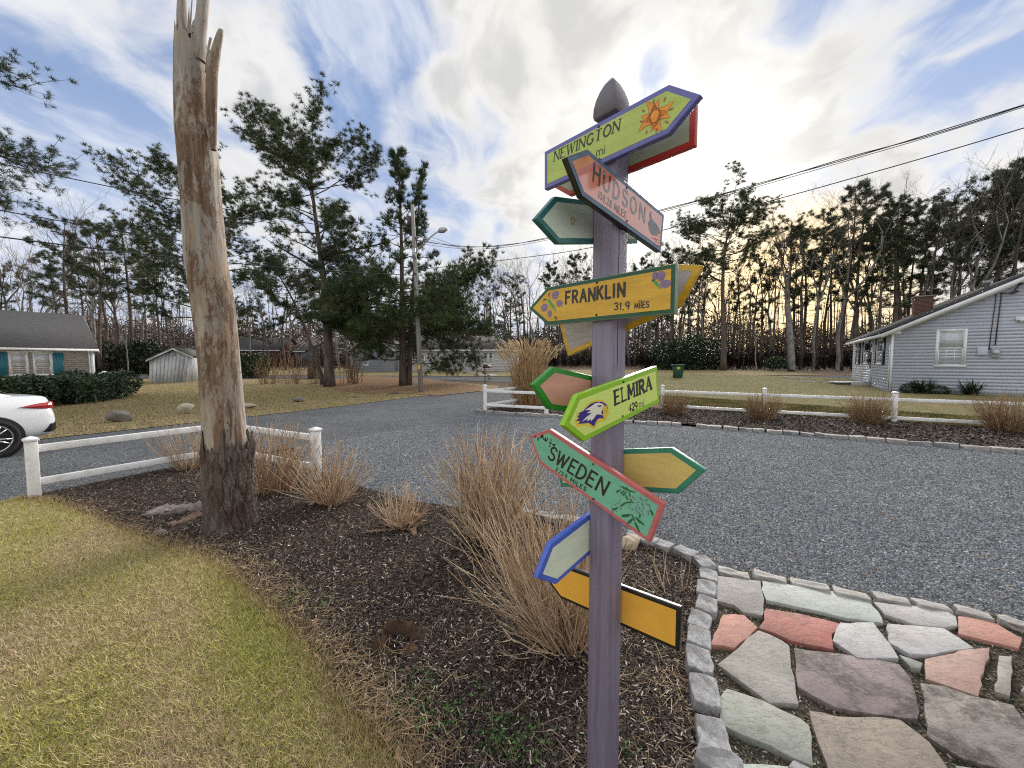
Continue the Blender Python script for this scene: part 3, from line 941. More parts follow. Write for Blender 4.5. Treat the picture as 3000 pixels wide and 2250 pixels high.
pcen = PC - dL * PWID / 2 + dR * PWID / 2
M['post'] = paint('weathered_purple_paint', (0.235, 0.205, 0.285), (0.165, 0.145, 0.200), 0.38, (5, 5, 0.22), wear=(0.34, 0.27, 0.28), sc=9, strong=True)
post = thing('sign_post', 'tall weathered purple square post with a pointed finial carrying painted arrow signs', 'post', (pcen[0], pcen[1], 0))
mb = MB()
hw, ch = PWID / 2, 0.008
oct_ = [(hw - ch, -hw), (hw, -hw + ch), (hw, hw - ch), (hw - ch, hw), (-hw + ch, hw), (-hw, hw - ch), (-hw, -hw + ch), (-hw + ch, -hw)]
ax, ay = dL, dR
mb.prism([pcen + ax * a + ay * b - UZ * 0.3 for a, b in oct_], UZ * 2.755)
obj('post_shaft', mb, M['post'], post, bevel=0.002)
# finial: neck, flared base and four sided pointed dome
zb = 2.50
fin = [(0.026, 2.452), (0.021, 2.456), (0.021, 2.468), (0.043, 2.480), (0.0455, 2.490), (0.0445, 2.516), (0.039, 2.545), (0.030, 2.573), (0.019, 2.597), (0.007, 2.614), (0.001, 2.620)]
mb = MB()
V = []
for r0, z0 in fin:
    for a, b in ((1, -1), (1, 1), (-1, 1), (-1, -1)):
        V.append(pcen * np.array([1, 1, 0]) + ax * a * r0 + ay * b * r0 + UZ * z0)
Fs = [[4 * i + j, 4 * i + (j + 1) % 4, 4 * i + 4 + (j + 1) % 4, 4 * i + 4 + j] for i in range(len(fin) - 1) for j in range(4)]
Fs.append([4 * (len(fin) - 1) + j for j in range(4)])
mb.add(V, Fs)
M['finial'] = paint('dark_purple_grey_paint', (0.105, 0.092, 0.11), (0.075, 0.066, 0.078), 0.28, sc=12)
o = obj('finial', mb, M['finial'], post, bevel=0.002)
# crack running down the right face
mb = MB()
cr = [PC + dL * 0.0006 + dR * (0.030 + 0.0012 * math.sin(k * 1.7)) + UZ * (1.62 + k * 0.05) for k in range(14)]
mb.tube(cr, [0.0006 + 0.0006 * abs(math.sin(k)) for k in range(14)], 4)
obj('crack', mb, M['black'], post)


# ---- stroke lettering
def arc(cx, cy, rx, ry, a0, a1, n=12):
    t = np.radians(np.linspace(a0, a1, n))
    return [(cx + rx * math.cos(q), cy + ry * math.sin(q)) for q in t]


GL = {
    'A': (0.80, [[(0, 0), (0.40, 1)], [(0.40, 1), (0.80, 0)], [(0.16, 0.36), (0.64, 0.36)]]),
    'D': (0.72, [[(0, 0), (0, 1)], [(0, 1)] + arc(0.18, 0.5, 0.52, 0.5, 90, -90, 14) + [(0, 0)]]),
    'E': (0.58, [[(0, 0), (0, 1)], [(0, 1), (0.58, 1)], [(0, 0.52), (0.46, 0.52)], [(0, 0), (0.60, 0)]]),
    'F': (0.58, [[(0, 0), (0, 1)], [(0, 1), (0.60, 1)], [(0, 0.52), (0.48, 0.52)]]),
    'G': (0.80, [arc(0.42, 0.5, 0.42, 0.5, 50, 318, 18) + [(0.80, 0.42)], [(0.52, 0.42), (0.84, 0.42)]]),
    'H': (0.68, [[(0, 0), (0, 1)], [(0.68, 0), (0.68, 1)], [(0, 0.52), (0.68, 0.52)]]),
    'I': (0.10, [[(0.05, 0), (0.05, 1)]]),
    'K': (0.66, [[(0, 0), (0, 1)], [(0.62, 1), (0.02, 0.44)], [(0.20, 0.60), (0.68, 0)]]),
    'L': (0.54, [[(0, 1), (0, 0)], [(0, 0), (0.56, 0)]]),
    'M': (0.86, [[(0, 0), (0.05, 1)], [(0.05, 1), (0.43, 0.25)], [(0.43, 0.25), (0.81, 1)], [(0.81, 1), (0.86, 0)]]),
    'N': (0.74, [[(0, 0), (0, 1)], [(0, 1), (0.74, 0)], [(0.74, 0), (0.74, 1)]]),
    'O': (0.84, [arc(0.42, 0.5, 0.42, 0.5, 90, 450, 24)]),
    'R': (0.66, [[(0, 0), (0, 1)], [(0, 1)] + arc(0.30, 0.75, 0.32, 0.25, 90, -90, 12) + [(0, 0.5)], [(0.26, 0.5), (0.68, 0)]]),
    'S': (0.60, [arc(0.30, 0.75, 0.29, 0.25, 25, 265, 12) + arc(0.30, 0.25, 0.31, 0.25, 85, -155, 12)]),
    'T': (0.72, [[(0.36, 0), (0.36, 1)], [(0, 1), (0.72, 1)]]),
    'U': (0.70, [[(0, 1), (0, 0.35)] + arc(0.35, 0.35, 0.35, 0.35, 180, 360, 12) + [(0.70, 1)]]),
    'W': (1.05, [[(0, 1), (0.26, 0)], [(0.26, 0), (0.52, 0.92)], [(0.52, 0.92), (0.78, 0)], [(0.78, 0), (1.05, 1)]]),
    'm': (0.80, [[(0, 0), (0, 0.66)], [(0, 0.46)] + arc(0.20, 0.44, 0.18, 0.22, 160, 0, 8) + [(0.38, 0)], [(0.38, 0.46)] + arc(0.59, 0.44, 0.19, 0.22, 160, 0, 8) + [(0.78, 0)]]),
    'i': (0.10, [[(0.05, 0), (0.05, 0.64)], [(0.05, 0.84), (0.05, 0.93)]]),
    'l': (0.10, [[(0.05, 0), (0.05, 1)]]),
    '0': (0.60, [arc(0.30, 0.5, 0.30, 0.5, 90, 450, 20)]),
    '1': (0.24, [[(0.02, 0.82), (0.14, 1), (0.14, 0)]]),
    '2': (0.58, [arc(0.28, 0.72, 0.28, 0.28, 165, -40, 12) + [(0.0, 0.0)], [(0, 0), (0.60, 0)]]),
    '3': (0.54, [arc(0.24, 0.75, 0.27, 0.25, 150, -90, 10) + arc(0.24, 0.25, 0.30, 0.25, 90, -150, 12)]),
    '4': (0.62, [[(0.44, 0), (0.44, 1), (0.0, 0.30), (0.62, 0.30)]]),
    '5': (0.56, [[(0.52, 1), (0.06, 1), (0.03, 0.56)] + arc(0.24, 0.30, 0.30, 0.30, 110, -150, 12)]),
    '7': (0.54, [[(0, 1), (0.54, 1), (0.18, 0)]]),
    '8': (0.56, [arc(0.28, 0.75, 0.24, 0.25, 90, 450, 16), arc(0.28, 0.26, 0.28, 0.26, 90, 450, 16)]),
    '9': (0.56, [arc(0.27, 0.70, 0.26, 0.30, 0, 360, 16), [(0.53, 0.72), (0.52, 0.35), (0.42, 0.0)]]),
    '.': (0.12, [[(0.03, 0.03), (0.09, 0.03)]]),
    ' ': (0.42, []),
}
SERIFS = {'N': [(0, 0), (0, 1), (0.74, 1)], 'E': [(0, 0), (0, 1)], 'I': [(0.05, 0), (0.05, 1)], 'T': [(0.36, 0)], 'L': [(0, 0), (0, 1)], 'M': [(0, 0), (0.05, 1), (0.81, 1), (0.86, 0)],
          'R': [(0, 0), (0, 1), (0.66, 0)], 'A': [(0, 0), (0.8, 0)], 'W': [(0, 1), (0.52, 0.96), (1.05, 1)], 'm': [(0, 0), (0.38, 0), (0.78, 0)], 'i': [(0.05, 0)], '4': [(0.44, 0)]}


class Board:
    def __init__(s, plane, pts, label, border, panel, edge=None, inset=0.017, tilt_front=True):
        s.P0, s.h = PLANES[plane]
        s.N = np.cross(s.h, UZ)          # points to the viewer's side for every plane here
        if np.dot(s.N, np.array([0, 0, EYE]) - s.P0) < 0:
            s.N = -s.N
        s.poly = [np.array(p) for p in pts]
        c = np.mean(s.poly, 0)
        s.t = thing('arrow_sign', label, 'sign', s.w(c), 'painted arrow signs on the purple post')
        mb = MB()
        mb.prism([s.w(p) for p in s.poly], -s.N * (TH - 0.0005))
        o = obj('board', mb, edge or border, s.t, bevel=0.0022)
        # painted border: a face just proud of the wood
        s.layer = 0.0006
        s.flat('border', [s.inset(0.0022)], border)
        if panel is not None:
            s.layer = 0.0012
            s.flat('panel', [s.inset(inset)], panel)
        s.layer = 0.0018

    def w(s, p, off=0.0):
        return s.P0 + s.h * p[0] + UZ * p[1] + s.N * off

    def inset(s, d):
        pl = s.poly
        n = len(pl)
        ar = sum(pl[i][0] * pl[(i + 1) % n][1] - pl[(i + 1) % n][0] * pl[i][1] for i in range(n))
        sg = 1 if ar > 0 else -1
        out_ = []
        for i in range(n):
            a, b, c = pl[i - 1], pl[i], pl[(i + 1) % n]
            e1, e2 = (b - a) / np.linalg.norm(b - a), (c - b) / np.linalg.norm(c - b)
            n1, n2 = sg * np.array([-e1[1], e1[0]]), sg * np.array([-e2[1], e2[0]])
            bis = n1 + n2
            bis /= np.dot(bis, n1)
            out_.append(b + bis * d)
        return out_

    def flat(s, name, polys, mt):
        mb = MB()
        for pl in polys:
            V = np.array([s.w(p, s.layer) for p in pl])
            nn = sum(np.cross(V[i] - V[0], V[(i + 1) % len(V)] - V[0]) for i in range(1, len(V) - 1))
            from mathutils.geometry import tessellate_polygon
            tr = tessellate_polygon([[Vector(q) for q in V]])
            fs = []
            for t in tr:
                k = np.cross(V[t[1]] - V[t[0]], V[t[2]] - V[t[0]])
                fs.append(list(t) if np.dot(k, s.N) > 0 else list(t)[::-1])
            mb.add(V, fs)
        return obj(name, mb, mt, s.t)

    def strokes(s, name, lines, mt):
        """lines: list of (points, width) in board coordinates"""
        mb = MB()
        k = 0
        for pts, wd in lines:
            pts = np.array(pts, float)
            n = len(pts)
            if n < 2:
                continue
            T = np.gradient(pts, axis=0)
            T /= np.linalg.norm(T, axis=1, keepdims=True) + 1e-9
            wd = np.broadcast_to(np.asarray(wd, float), (n,))
            pts = pts.copy()
            pts[0] -= T[0] * wd[0] * 0.35
            pts[-1] += T[-1] * wd[-1] * 0.35
            Nn = np.stack([-T[:, 1], T[:, 0]], 1)
            a, b = pts + Nn * wd[:, None] / 2, pts - Nn * wd[:, None] / 2
            V = [s.w(p, s.layer + k * 0.00002) for p in np.vstack([a, b])]
            fs = []
            V = np.array(V)
            for i in range(n - 1):
                f = [i, i + 1, n + i + 1, n + i]
                kk = np.cross(V[f[1]] - V[f[0]], V[f[2]] - V[f[0]])
                fs.append(f if np.dot(kk, s.N) > 0 else f[::-1])
            mb.add(V, fs)
            k += 1
        return obj(name, mb, mt, s.t)

    def text(s, txt, p0, p1, height, wd, mt, slant=0.0, serif=False, contrast=1.0, gap=0.2, name='lettering', wob=0.0, hf=None):
        tw = sum(GL[c][0] for c in txt) + gap * (len(txt) - 1)
        p0, p1 = np.array(p0), np.array(p1)
        ex = (p1 - p0) / np.linalg.norm(p1 - p0)
        sx = np.linalg.norm(p1 - p0) / tw
        ey = np.array([-ex[1], ex[0]])
        if ey[1] < 0:
            ey = -ey
        lines, x = [], 0.0
        for ci, c in enumerate(txt):
            g, st_ = GL[c]
            jit = rng.normal(0, wob, 2)
            ht = height * (hf[ci] if hf else 1.0)
            mp = lambda q: p0 + ex * ((x + q[0]) * sx + jit[0] * height + slant * q[1] * ht) + ey * (q[1] * ht + jit[1] * height)
            for q in st_:
                dx, dy = abs(q[-1][0] - q[0][0]), abs(q[-1][1] - q[0][1])
                thin = contrast if (len(q) == 2 and (dx > dy or (q[-1][1] > q[0][1]) == (dx > 0.2))) else 1.0
                if contrast < 1 and len(q) == 2 and dx < 0.05 and c in 'NM':
                    thin = contrast * 1.3
                if contrast < 1 and len(q) == 2 and c in 'NMAW' and dx > 0.05 and dy > 0.5:
                    thin = 1.0 if (q[0][1] > q[-1][1]) else contrast
                lines.append(([mp(p) for p in q], wd * thin))
            if serif:
                for q in SERIFS.get(c, []):
                    r_ = 0.13
                    lines.append(([mp((q[0] - r_, q[1])), mp((q[0] + r_, q[1]))], wd * max(contrast, 0.3)))
            x += g + gap
        return s.strokes(name, lines, mt)

    def screw(s, p):
        mb = MB()
        c = s.w(p, 0.0005)
        pts = []
        for k in range(10):
            a = k * math.pi / 5
            pts.append(c + s.h * math.cos(a) * 0.0042 + UZ * math.sin(a) * 0.0042)
        mb.prism(pts, s.N * 0.0022)
        obj('screw', mb, M['iron'], s.t)

    def spots(s, name, ell, mt):
        """ell: (centre, rx, ry, angle) soft brush dabs"""
        pol = []
        for c, rx, ry, a in ell:
            ca, sa = math.cos(a), math.sin(a)
            pol.append([np.array(c) + np.array([ca * rx * math.cos(t) * (1 + 0.12 * math.sin(3 * t)) - sa * ry * math.sin(t), sa * rx * math.cos(t) + ca * ry * math.sin(t)]) for t in np.linspace(0, 2 * math.pi, 14, endpoint=False)])
        return s.flat(name, pol, mt)


c_ = lambda r, g, b, k=1.12: tuple(min(0.85, q * k) for q in lin(r, g, b))
ink = paint('black_lettering_paint', (0.022, 0.018, 0.02), rough=0.3)
p_blue = paint('periwinkle_paint', c_(98, 100, 168), rough=0.3, seed=1, chip=(0.20, 0.19, 0.27))
p_lime = paint('lime_green_paint', c_(172, 190, 92), c_(158, 178, 84), rough=0.32, grain=(1, 1, 4), seed=2)
p_red = paint('red_paint', c_(176, 52, 34), rough=0.28, seed=3)
p_sage = paint('pale_sage_paint', c_(158, 168, 132), rough=0.4, seed=4)
p_slate = paint('slate_blue_paint', c_(86, 112, 136), c_(70, 96, 122), rough=0.25, seed=5, sc=20)
p_salmon = paint('salmon_paint', c_(206, 126, 100), c_(196, 120, 98), rough=0.14, seed=6, coat=1.0)
p_salmon.node_tree.nodes['Principled BSDF'].inputs['Coat IOR'].default_value = 2.3
p_teal = paint('dark_teal_paint', c_(44, 100, 100), c_(60, 118, 116), rough=0.3, seed=7)
p_mint = paint('faded_mint_paint', c_(192, 205, 190), c_(180, 194, 178), rough=0.45, seed=8)
p_dgreen = paint('dark_green_paint', c_(18, 70, 38), c_(26, 82, 48), rough=0.3, seed=9, chip=(0.06, 0.12, 0.07))
p_mustard = paint('mustard_yellow_paint', c_(208, 166, 46), c_(190, 150, 48), rough=0.35, grain=(1, 1, 8), seed=10, sc=7)
p_edge = paint('grey_green_edge_paint', c_(130, 146, 132), rough=0.5, seed=11)
p_yellow = paint('chrome_yellow_paint', c_(206, 164, 28), c_(176, 136, 30), rough=0.35, seed=12, chip=(0.30, 0.24, 0.12))
p_lilac = paint('grey_lilac_paint', c_(168, 158, 156), c_(150, 140, 142), rough=0.5, seed=13)
p_green = paint('bright_green_paint', c_(48, 138, 46), c_(40, 120, 40), rough=0.3, seed=14)
p_pink = paint('dusty_pink_paint', c_(204, 150, 130), c_(190, 140, 124), rough=0.5, seed=15)
p_lgreen = paint('apple_green_paint', c_(142, 192, 36), c_(130, 180, 34), rough=0.26, seed=16)
p_pale = paint('pale_lime_paint', c_(206, 226, 116), c_(198, 218, 112), rough=0.3, seed=17)
p_sea = paint('sea_green_paint', c_(48, 124, 98), c_(56, 132, 110), rough=0.3, seed=18)
p_straw = paint('straw_yellow_paint', c_(206, 186, 108), c_(194, 172, 98), rough=0.5, seed=19)
p_rose = paint('dusty_rose_paint', c_(190, 104, 104), c_(176, 92, 94), rough=0.35, seed=20, chip=(0.20, 0.12, 0.10))
p_aqua = paint('aqua_green_paint', c_(112, 180, 150), c_(104, 168, 142), rough=0.35, seed=21)
p_royal = paint('cornflower_blue_paint', c_(74, 100, 192), c_(66, 90, 176), rough=0.3, seed=22)
p_cream = paint('pale_grey_green_paint', c_(206, 214, 192), c_(194, 204, 184), rough=0.45, seed=23)
p_orange = paint('golden_orange_paint', c_(232, 172, 66), c_(226, 166, 62), rough=0.35, seed=24)
p_blackp = paint('glossy_black_paint', (0.018, 0.016, 0.016), rough=0.22, seed=25)
p_sun = paint('orange_sun_paint', c_(226, 150, 40), c_(210, 130, 36), rough=0.4, seed=26)
p_rust = paint('rust_red_paint', c_(160, 84, 40), rough=0.4)
p_violet = paint('violet_paint', c_(132, 112, 142), rough=0.4)
p_mauve = paint('grey_mauve_paint', c_(120, 130, 140), rough=0.4)
p_grass = paint('leaf_green_paint', c_(60, 160, 96), rough=0.4)
p_olive = paint('dark_olive_paint', c_(44, 92, 56), rough=0.4)
p_indigo = paint('indigo_paint', c_(54, 38, 130), rough=0.3)
p_ivory = paint('ivory_paint', c_(236, 236, 206), rough=0.3)
p_gold = paint('gold_yellow_paint', c_(240, 196, 60), rough=0.3)
p_mildew = paint('dark_mildew', (0.06, 0.06, 0.05), rough=0.8)
p_bluegrey = paint('blue_grey_lettering_paint', c_(40, 46, 50), rough=0.2, coat=1.0)
p_bluegrey.node_tree.nodes['Principled BSDF'].inputs['Coat IOR'].default_value = 2.3
p_brush = paint('orange_brush_paint', c_(212, 92, 62), rough=0.4)
p_tan = paint('tan_spot_paint', c_(176, 150, 110), rough=0.5)

S = survey
# NEWINGTON
b = Board('L', [(-0.299, 2.450), (0.188, 2.449), (0.279, 2.376), (0.190, 2.311), (-0.298, 2.309)], 'lime green arrow with periwinkle border and orange sun reading NEWINGTON, topmost sign', p_blue, p_lime, inset=0.016)
b.text('NEWINGTON', S('L', '3', 455, 1008), S('L', '3', 1158, 672), 0.033, 0.0050, ink, slant=0.12, serif=True, contrast=0.5, gap=0.30)
b.text('mi', S('L', '3', 915, 950), S('L', '3', 1005, 915), 0.024, 0.0026, ink, serif=True, contrast=0.5, name='unit')
b.strokes('number', [([S('L', '3', 915, 985), S('L', '3', 965, 985)], 0.003), ([S('L', '3', 945, 968), S('L', '3', 950, 990)], 0.003)], ink)
ctr = S('L', '3', 1545, 520)
tips = [(1360, 700), (1400, 515), (1450, 365), (1593, 330), (1755, 350), (1708, 538), (1625, 678), (1500, 690)]
petals, outl = [], []
for i, tp in enumerate(tips):
    t_ = S('L', '3', *tp)
    v = t_ - ctr
    L_ = np.linalg.norm(v)
    v /= L_
    n_ = np.array([-v[1], v[0]])
    bend = 0.006 * (1 if i % 2 else -1)
    pol = [ctr + v * 0.008 - n_ * 0.016, ctr + v * L_ * 0.55 - n_ * (0.010 - bend), t_, ctr + v * L_ * 0.55 + n_ * (0.010 + bend), ctr + v * 0.008 + n_ * 0.016]
    petals.append(pol)
    outl.append((pol, 0.0011))
b.flat('sun_print', petals, p_sun)
b.layer = 0.0024
b.strokes('sun_outline', outl + [([ctr + np.array([math.cos(t), 1.25 * math.sin(t)]) * 0.0142 for t in np.linspace(0, 2 * math.pi, 20)], 0.0014)] +
          [([S('L', '3', x, y), S('L', '3', x + dx, y + dy)], 0.004) for x, y, dx, dy in [(1535, 345, -3, 40), (1660, 320, -12, 36), (1740, 436, -34, 16), (1690, 592, -30, -16), (1560, 690, 8, -34), (1452, 706, 8, -26), (1392, 576, 26, 4), (1412, 456, 22, 10)]], p_rust)
b.layer = 0.0021
b.spots('sun_disc', [(ctr, 0.0135, 0.0172, 0)], p_sun)
b.screw(S('L', '3', 940, 632))

# red framed board behind it
b = Board('BR', [(0.219, 2.449), (0.219, 2.308), (-0.268, 2.309), (-0.362, 2.378), (-0.268, 2.450)], 'blank back of a sage green arrow with bright red border, behind the topmost sign', p_red, p_sage, inset=0.017)

# HUDSON
b = Board('R', [(-0.274, 2.222), (-0.178, 2.278), (0.308, 2.211), (0.287, 2.066), (-0.202, 2.135)], 'glossy salmon arrow with slate blue border and grey bird reading HUDSON', p_slate, p_salmon, edge=p_blackp, inset=0.016)
b.text('HUDSON', S('R', '3', 872, 1215), S('R', '3', 1425, 1662), 0.052, 0.0085, p_bluegrey, gap=0.52, wob=0.02, slant=-0.05)
b.text('108.28 MILES', S('R', '3', 925, 1398), S('R', '3', 1218, 1622), 0.022, 0.0030, p_bluegrey, gap=0.34, wob=0.02, name='mileage')
bird = [(1490, 255), (1503, 262), (1500, 300), (1512, 345), (1560, 395), (1598, 470), (1600, 500), (1575, 505), (1540, 520), (1505, 505), (1478, 455), (1468, 385), (1488, 340), (1480, 300)]
b.flat('bird', [[S('R', '4', *q) for q in bird]], p_mauve)
b.strokes('water_strokes', [([S('R', '4', x, y), S('R', '4', x + 66, y + 30)], 0.0022) for x, y in [(1532, 505), (1528, 540), (1535, 575), (1500, 540), (1540, 610), (1545, 470)]], p_brush)
b.screw(S('R', '3', 1236, 1290))
b.screw(S('R', '4', 1236, 360))

# teal framed blank
b = Board('BL', [(-0.281, 2.082), (-0.194, 2.172), (0.287, 2.268), (0.312, 2.129), (-0.175, 2.029)], 'blank mint green back of an arrow with dark teal border pointing left under HUDSON', p_teal, p_mint, inset=0.017)
b.spots('tan_spot', [(S('BL', '4', 650, 360), 0.011, 0.013, 0), ], p_tan)
b.layer = 0.0024
b.spots('spot_centre', [(S('BL', '4', 650, 358), 0.005, 0.007, 0)], p_mint)

# FRANKLIN
b = Board('L', [(-0.381, 1.866), (-0.280, 1.937), (0.222, 1.936), (0.222, 1.791), (-0.280, 1.792)], 'mustard yellow arrow with dark green border and purple butterflies reading FRANKLIN', p_dgreen, p_mustard, edge=p_edge, inset=0.014)
b.text('FRANKLIN', S('L', '4', 586, 1252), S('L', '4', 1215, 1170), 0.042, 0.0088, ink, gap=0.42, wob=0.015)
b.text('31.9', S('L', '4', 1110, 1322), S('L', '4', 1266, 1312), 0.022, 0.0044, ink, gap=0.3, name='mileage', wob=0.03)
b.text('MilES', S('L', '4', 1328, 1306), S('L', '4', 1478, 1290), 0.020, 0.0034, ink, gap=0.36, name='mileage', wob=0.02, hf=[0.8, 1.2, 1.15, 0.9, 0.9])
k4 = lambda rows: [(S('L', '4', x, y), rx / 3.687 / 1127 * 1.28 * 1.5, ry / 3.687 / 1127 * 1.28, a) for x, y, rx, ry, a in rows]
b.spots('butterfly_print', k4([(470, 1160, 40, 52, 0.2), (352, 1296, 38, 50, 0.2), (410, 1362, 24, 46, 0.1), (515, 1248, 34, 40, -0.3), (1547, 950, 20, 42, 0.1), (1612, 955, 30, 52, 0.1), (1662, 1040, 38, 40, 0)]), p_violet)
b.layer = 0.0024
b.strokes('butterfly_body', [([S('L', '4', 400, 1220), S('L', '4', 432, 1265), S('L', '4', 478, 1335)], [0.010, 0.011, 0.002]), ([S('L', '4', 1542, 1012), S('L', '4', 1572, 1045), S('L', '4', 1612, 1095)], [0.008, 0.008, 0.002])], p_grass)
b.strokes('feelers', [([S('L', '4', *q) for q in [(404, 1186), (398, 1155), (412, 1138)]], [0.002, 0.004, 0.004]), ([S('L', '4', *q) for q in [(382, 1212), (358, 1202), (345, 1222)]], [0.002, 0.004, 0.004]),
                      ([S('L', '4', *q) for q in [(462, 1402), (478, 1392), (490, 1410), (470, 1432)]], [0.005, 0.004, 0.004, 0.002]), ([S('L', '4', 1520, 1002), S('L', '4', 1532, 998)], 0.005)], ink)
b.screw(S('L', '4', 920, 1027))
b.screw(S('L', '4', 915, 1375))

# tilted yellow framed blank behind FRANKLIN
b = Board('BR', [(-0.316, 1.815), (-0.268, 1.673), (0.186, 1.826), (0.251, 1.943), (0.138, 1.968)], 'blank grey lilac back of a steeply tilted arrow with chrome yellow border behind FRANKLIN', p_yellow, p_lilac, inset=0.018)
# green framed pink blank
b = Board('BL', [(-0.289, 1.580), (-0.193, 1.634), (0.290, 1.553), (0.268, 1.414), (-0.213, 1.497)], 'blank dusty pink back of an arrow with bright green border pointing left', p_green, p_pink, inset=0.018)

# ELMIRA
b = Board('R', [(-0.276, 1.465), (-0.213, 1.551), (0.277, 1.634), (0.304, 1.491), (-0.180, 1.404)], 'pale lime arrow with apple green border and purple eagle head reading ELMIRA', p_lgreen, p_pale, inset=0.017)
b.text('ELMIRA', S('R', '5', 1112, 682), S('R', '5', 1500, 512), 0.046, 0.0125, ink, slant=0.04, serif=True, contrast=0.55, gap=0.36)
b.text('429', S('R', '5', 1258, 760), S('R', '5', 1350, 728), 0.026, 0.0055, ink, name='mileage', gap=0.2)
b.text('mi', S('R', '5', 1372, 712), S('R', '5', 1422, 692), 0.024, 0.0024, ink, name='unit', serif=True, contrast=0.5, gap=0.3)
sp5 = lambda rows: [S('R', '5', *q) for q in rows]
b.flat('eagle_halo', [sp5([(780, 735), (800, 690), (850, 645), (930, 626), (990, 640), (1030, 690), (1040, 770), (1022, 830), (1000, 852), (930, 872), (898, 920), (872, 942), (800, 905), (722, 915), (672, 930), (700, 882), (664, 862), (700, 818), (690, 790), (722, 768)])], p_gold)
b.layer = 0.0022
b.flat('eagle_neck', [sp5([(790, 722), (840, 675), (900, 652), (960, 650), (1010, 675), (1028, 720), (1027, 765), (1000, 740), (975, 748), (995, 832), (935, 828), (905, 860), (880, 918), (822, 880), (710, 892), (730, 862), (685, 855), (716, 830), (700, 808), (726, 788), (708, 780), (765, 748)])], p_indigo)
b.layer = 0.0026
b.flat('eagle_head', [sp5([(780, 742), (850, 700), (885, 672), (930, 660), (975, 676), (985, 700), (968, 735), (955, 760), (965, 795), (930, 788), (905, 790), (878, 830), (842, 866), (848, 838), (802, 864), (818, 832), (750, 866), (790, 822), (858, 770), (800, 776), (848, 742)])], p_ivory)
b.layer = 0.0030
b.flat('eagle_beak', [sp5([(978, 682), (1010, 700), (1026, 738), (1024, 768), (1008, 742), (978, 742), (962, 752), (966, 722)]), sp5([(966, 790), (985, 765), (996, 800), (984, 828)])], p_gold)
b.flat('eagle_eye', [sp5([(912, 692), (962, 688), (948, 708), (925, 706)])], p_indigo)
b.screw(S('R', '5', 1200, 438))
b.screw(S('R', '5', 1191, 806))

# sea green framed blank on the right
b = Board('BR', [(-0.301, 1.125), (0.197, 1.222), (0.278, 1.317), (0.169, 1.369), (-0.327, 1.270)], 'blank straw yellow back of an arrow with sea green border pointing right', p_sea, p_straw, inset=0.017)

# SWEDEN
b = Board('L', [(-0.379, 1.343), (-0.268, 1.387), (0.203, 1.218), (0.158, 1.080), (-0.315, 1.240)], 'aqua arrow with dusty rose border and painted leafy sprigs reading SWEDEN', p_rose, p_aqua, inset=0.014)
b.text('SWEDEN', S('L', '5', 385, 1258), S('L', '5', 985, 1655), 0.055, 0.0086, ink, gap=0.34, slant=0.16, wob=0.02)
b.text('3759 MILES', S('L', '5', 468, 1395), S('L', '5', 792, 1618), 0.0155, 0.0031, ink, gap=0.40, slant=0.16, name='mileage', wob=0.03)
k6 = lambda rows: [([S('L', '6', *p) for p in q], w_) for q, w_ in rows]
b.strokes('leaf_print', k6([([(955, 68), (1000, 95), (1045, 115), (1095, 128)], [0.002, 0.006, 0.006, 0.003]), ([(930, 122), (962, 104)], [0.008, 0.003]), ([(968, 132), (995, 112)], [0.007, 0.003]), ([(985, 148), (1015, 122)], [0.007, 0.003]), ([(1045, 158), (1035, 125)], [0.006, 0.003]),
          ([(1005, 150), (1022, 185)], [0.003, 0.007]), ([(965, 248), (1000, 222), (1040, 212), (1082, 218)], [0.006, 0.005, 0.005, 0.003]), ([(895, 280), (940, 260)], [0.009, 0.003]), ([(978, 335), (1020, 332), (1046, 322)], [0.008, 0.010, 0.004]), ([(1060, 322), (1072, 345), (1085, 380)], [0.004, 0.006, 0.004]),
          ([(1022, 402), (1050, 380), (1066, 362)], [0.004, 0.009, 0.004]), ([(1098, 352), (1130, 385), (1172, 415)], [0.006, 0.010, 0.003]), ([(1092, 400), (1108, 430), (1130, 478)], [0.007, 0.009, 0.003]), ([(1226, 285), (1240, 305), (1246, 335)], [0.006, 0.008, 0.003]), ([(1135, 322), (1130, 350)], [0.005, 0.005]),
          ([(985, 75), (1005, 92)], [0.003, 0.004]), ([(1010, 82), (1028, 100)], [0.003, 0.004]), ([(1050, 190), (1062, 202)], [0.004, 0.004])]), p_olive)
dots = []
for x, y in [(1070, 170), (1085, 182), (1136, 178), (1150, 190), (1188, 196), (1115, 214), (1112, 236), (1150, 228), (1158, 242), (1196, 232), (1214, 240), (1045, 232), (1040, 262), (1070, 275), (1100, 262), (1128, 268), (1168, 266), (1102, 285), (1152, 290), (1202, 296), (1210, 318), (1122, 306), (1160, 320), (1222, 262),
             (936, 222), (958, 196), (915, 240), (882, 252), (890, 300), (925, 290), (962, 274)]:
    dots.append((S('L', '6', x, y), 0.0046, 0.0030, rng.uniform(0, 3)))
b.spots('flower_print', dots, p_mauve)
b.layer = 0.0015
b.spots('mildew', [(S('L', '5', 330 + rng.normal(0, 40) + k * 8, 1020 + k * 7 + rng.normal(0, 14)), rng.uniform(0.003, 0.011), rng.uniform(0.002, 0.005), rng.uniform(0, 3)) for k in range(16)], p_mildew)
b.screw(S('L', '5', 880, 1325))
b.screw(S('L', '6', 722, 185))

# blue framed blank and the black framed orange one
b = Board('BL', [(-0.270, 0.957), (-0.205, 1.049), (0.276, 1.142), (0.305, 1.000), (-0.176, 0.899)], 'blank pale grey green back of an arrow with cornflower blue border', p_royal, p_cream, inset=0.018)
b = Board('BR', [(-0.396, 0.702), (-0.296, 0.640), (0.212, 0.696), (0.212, 0.846), (-0.310, 0.790)], 'blank golden orange back of an arrow with black border, lowest sign', p_blackp, p_orange, inset=0.013)

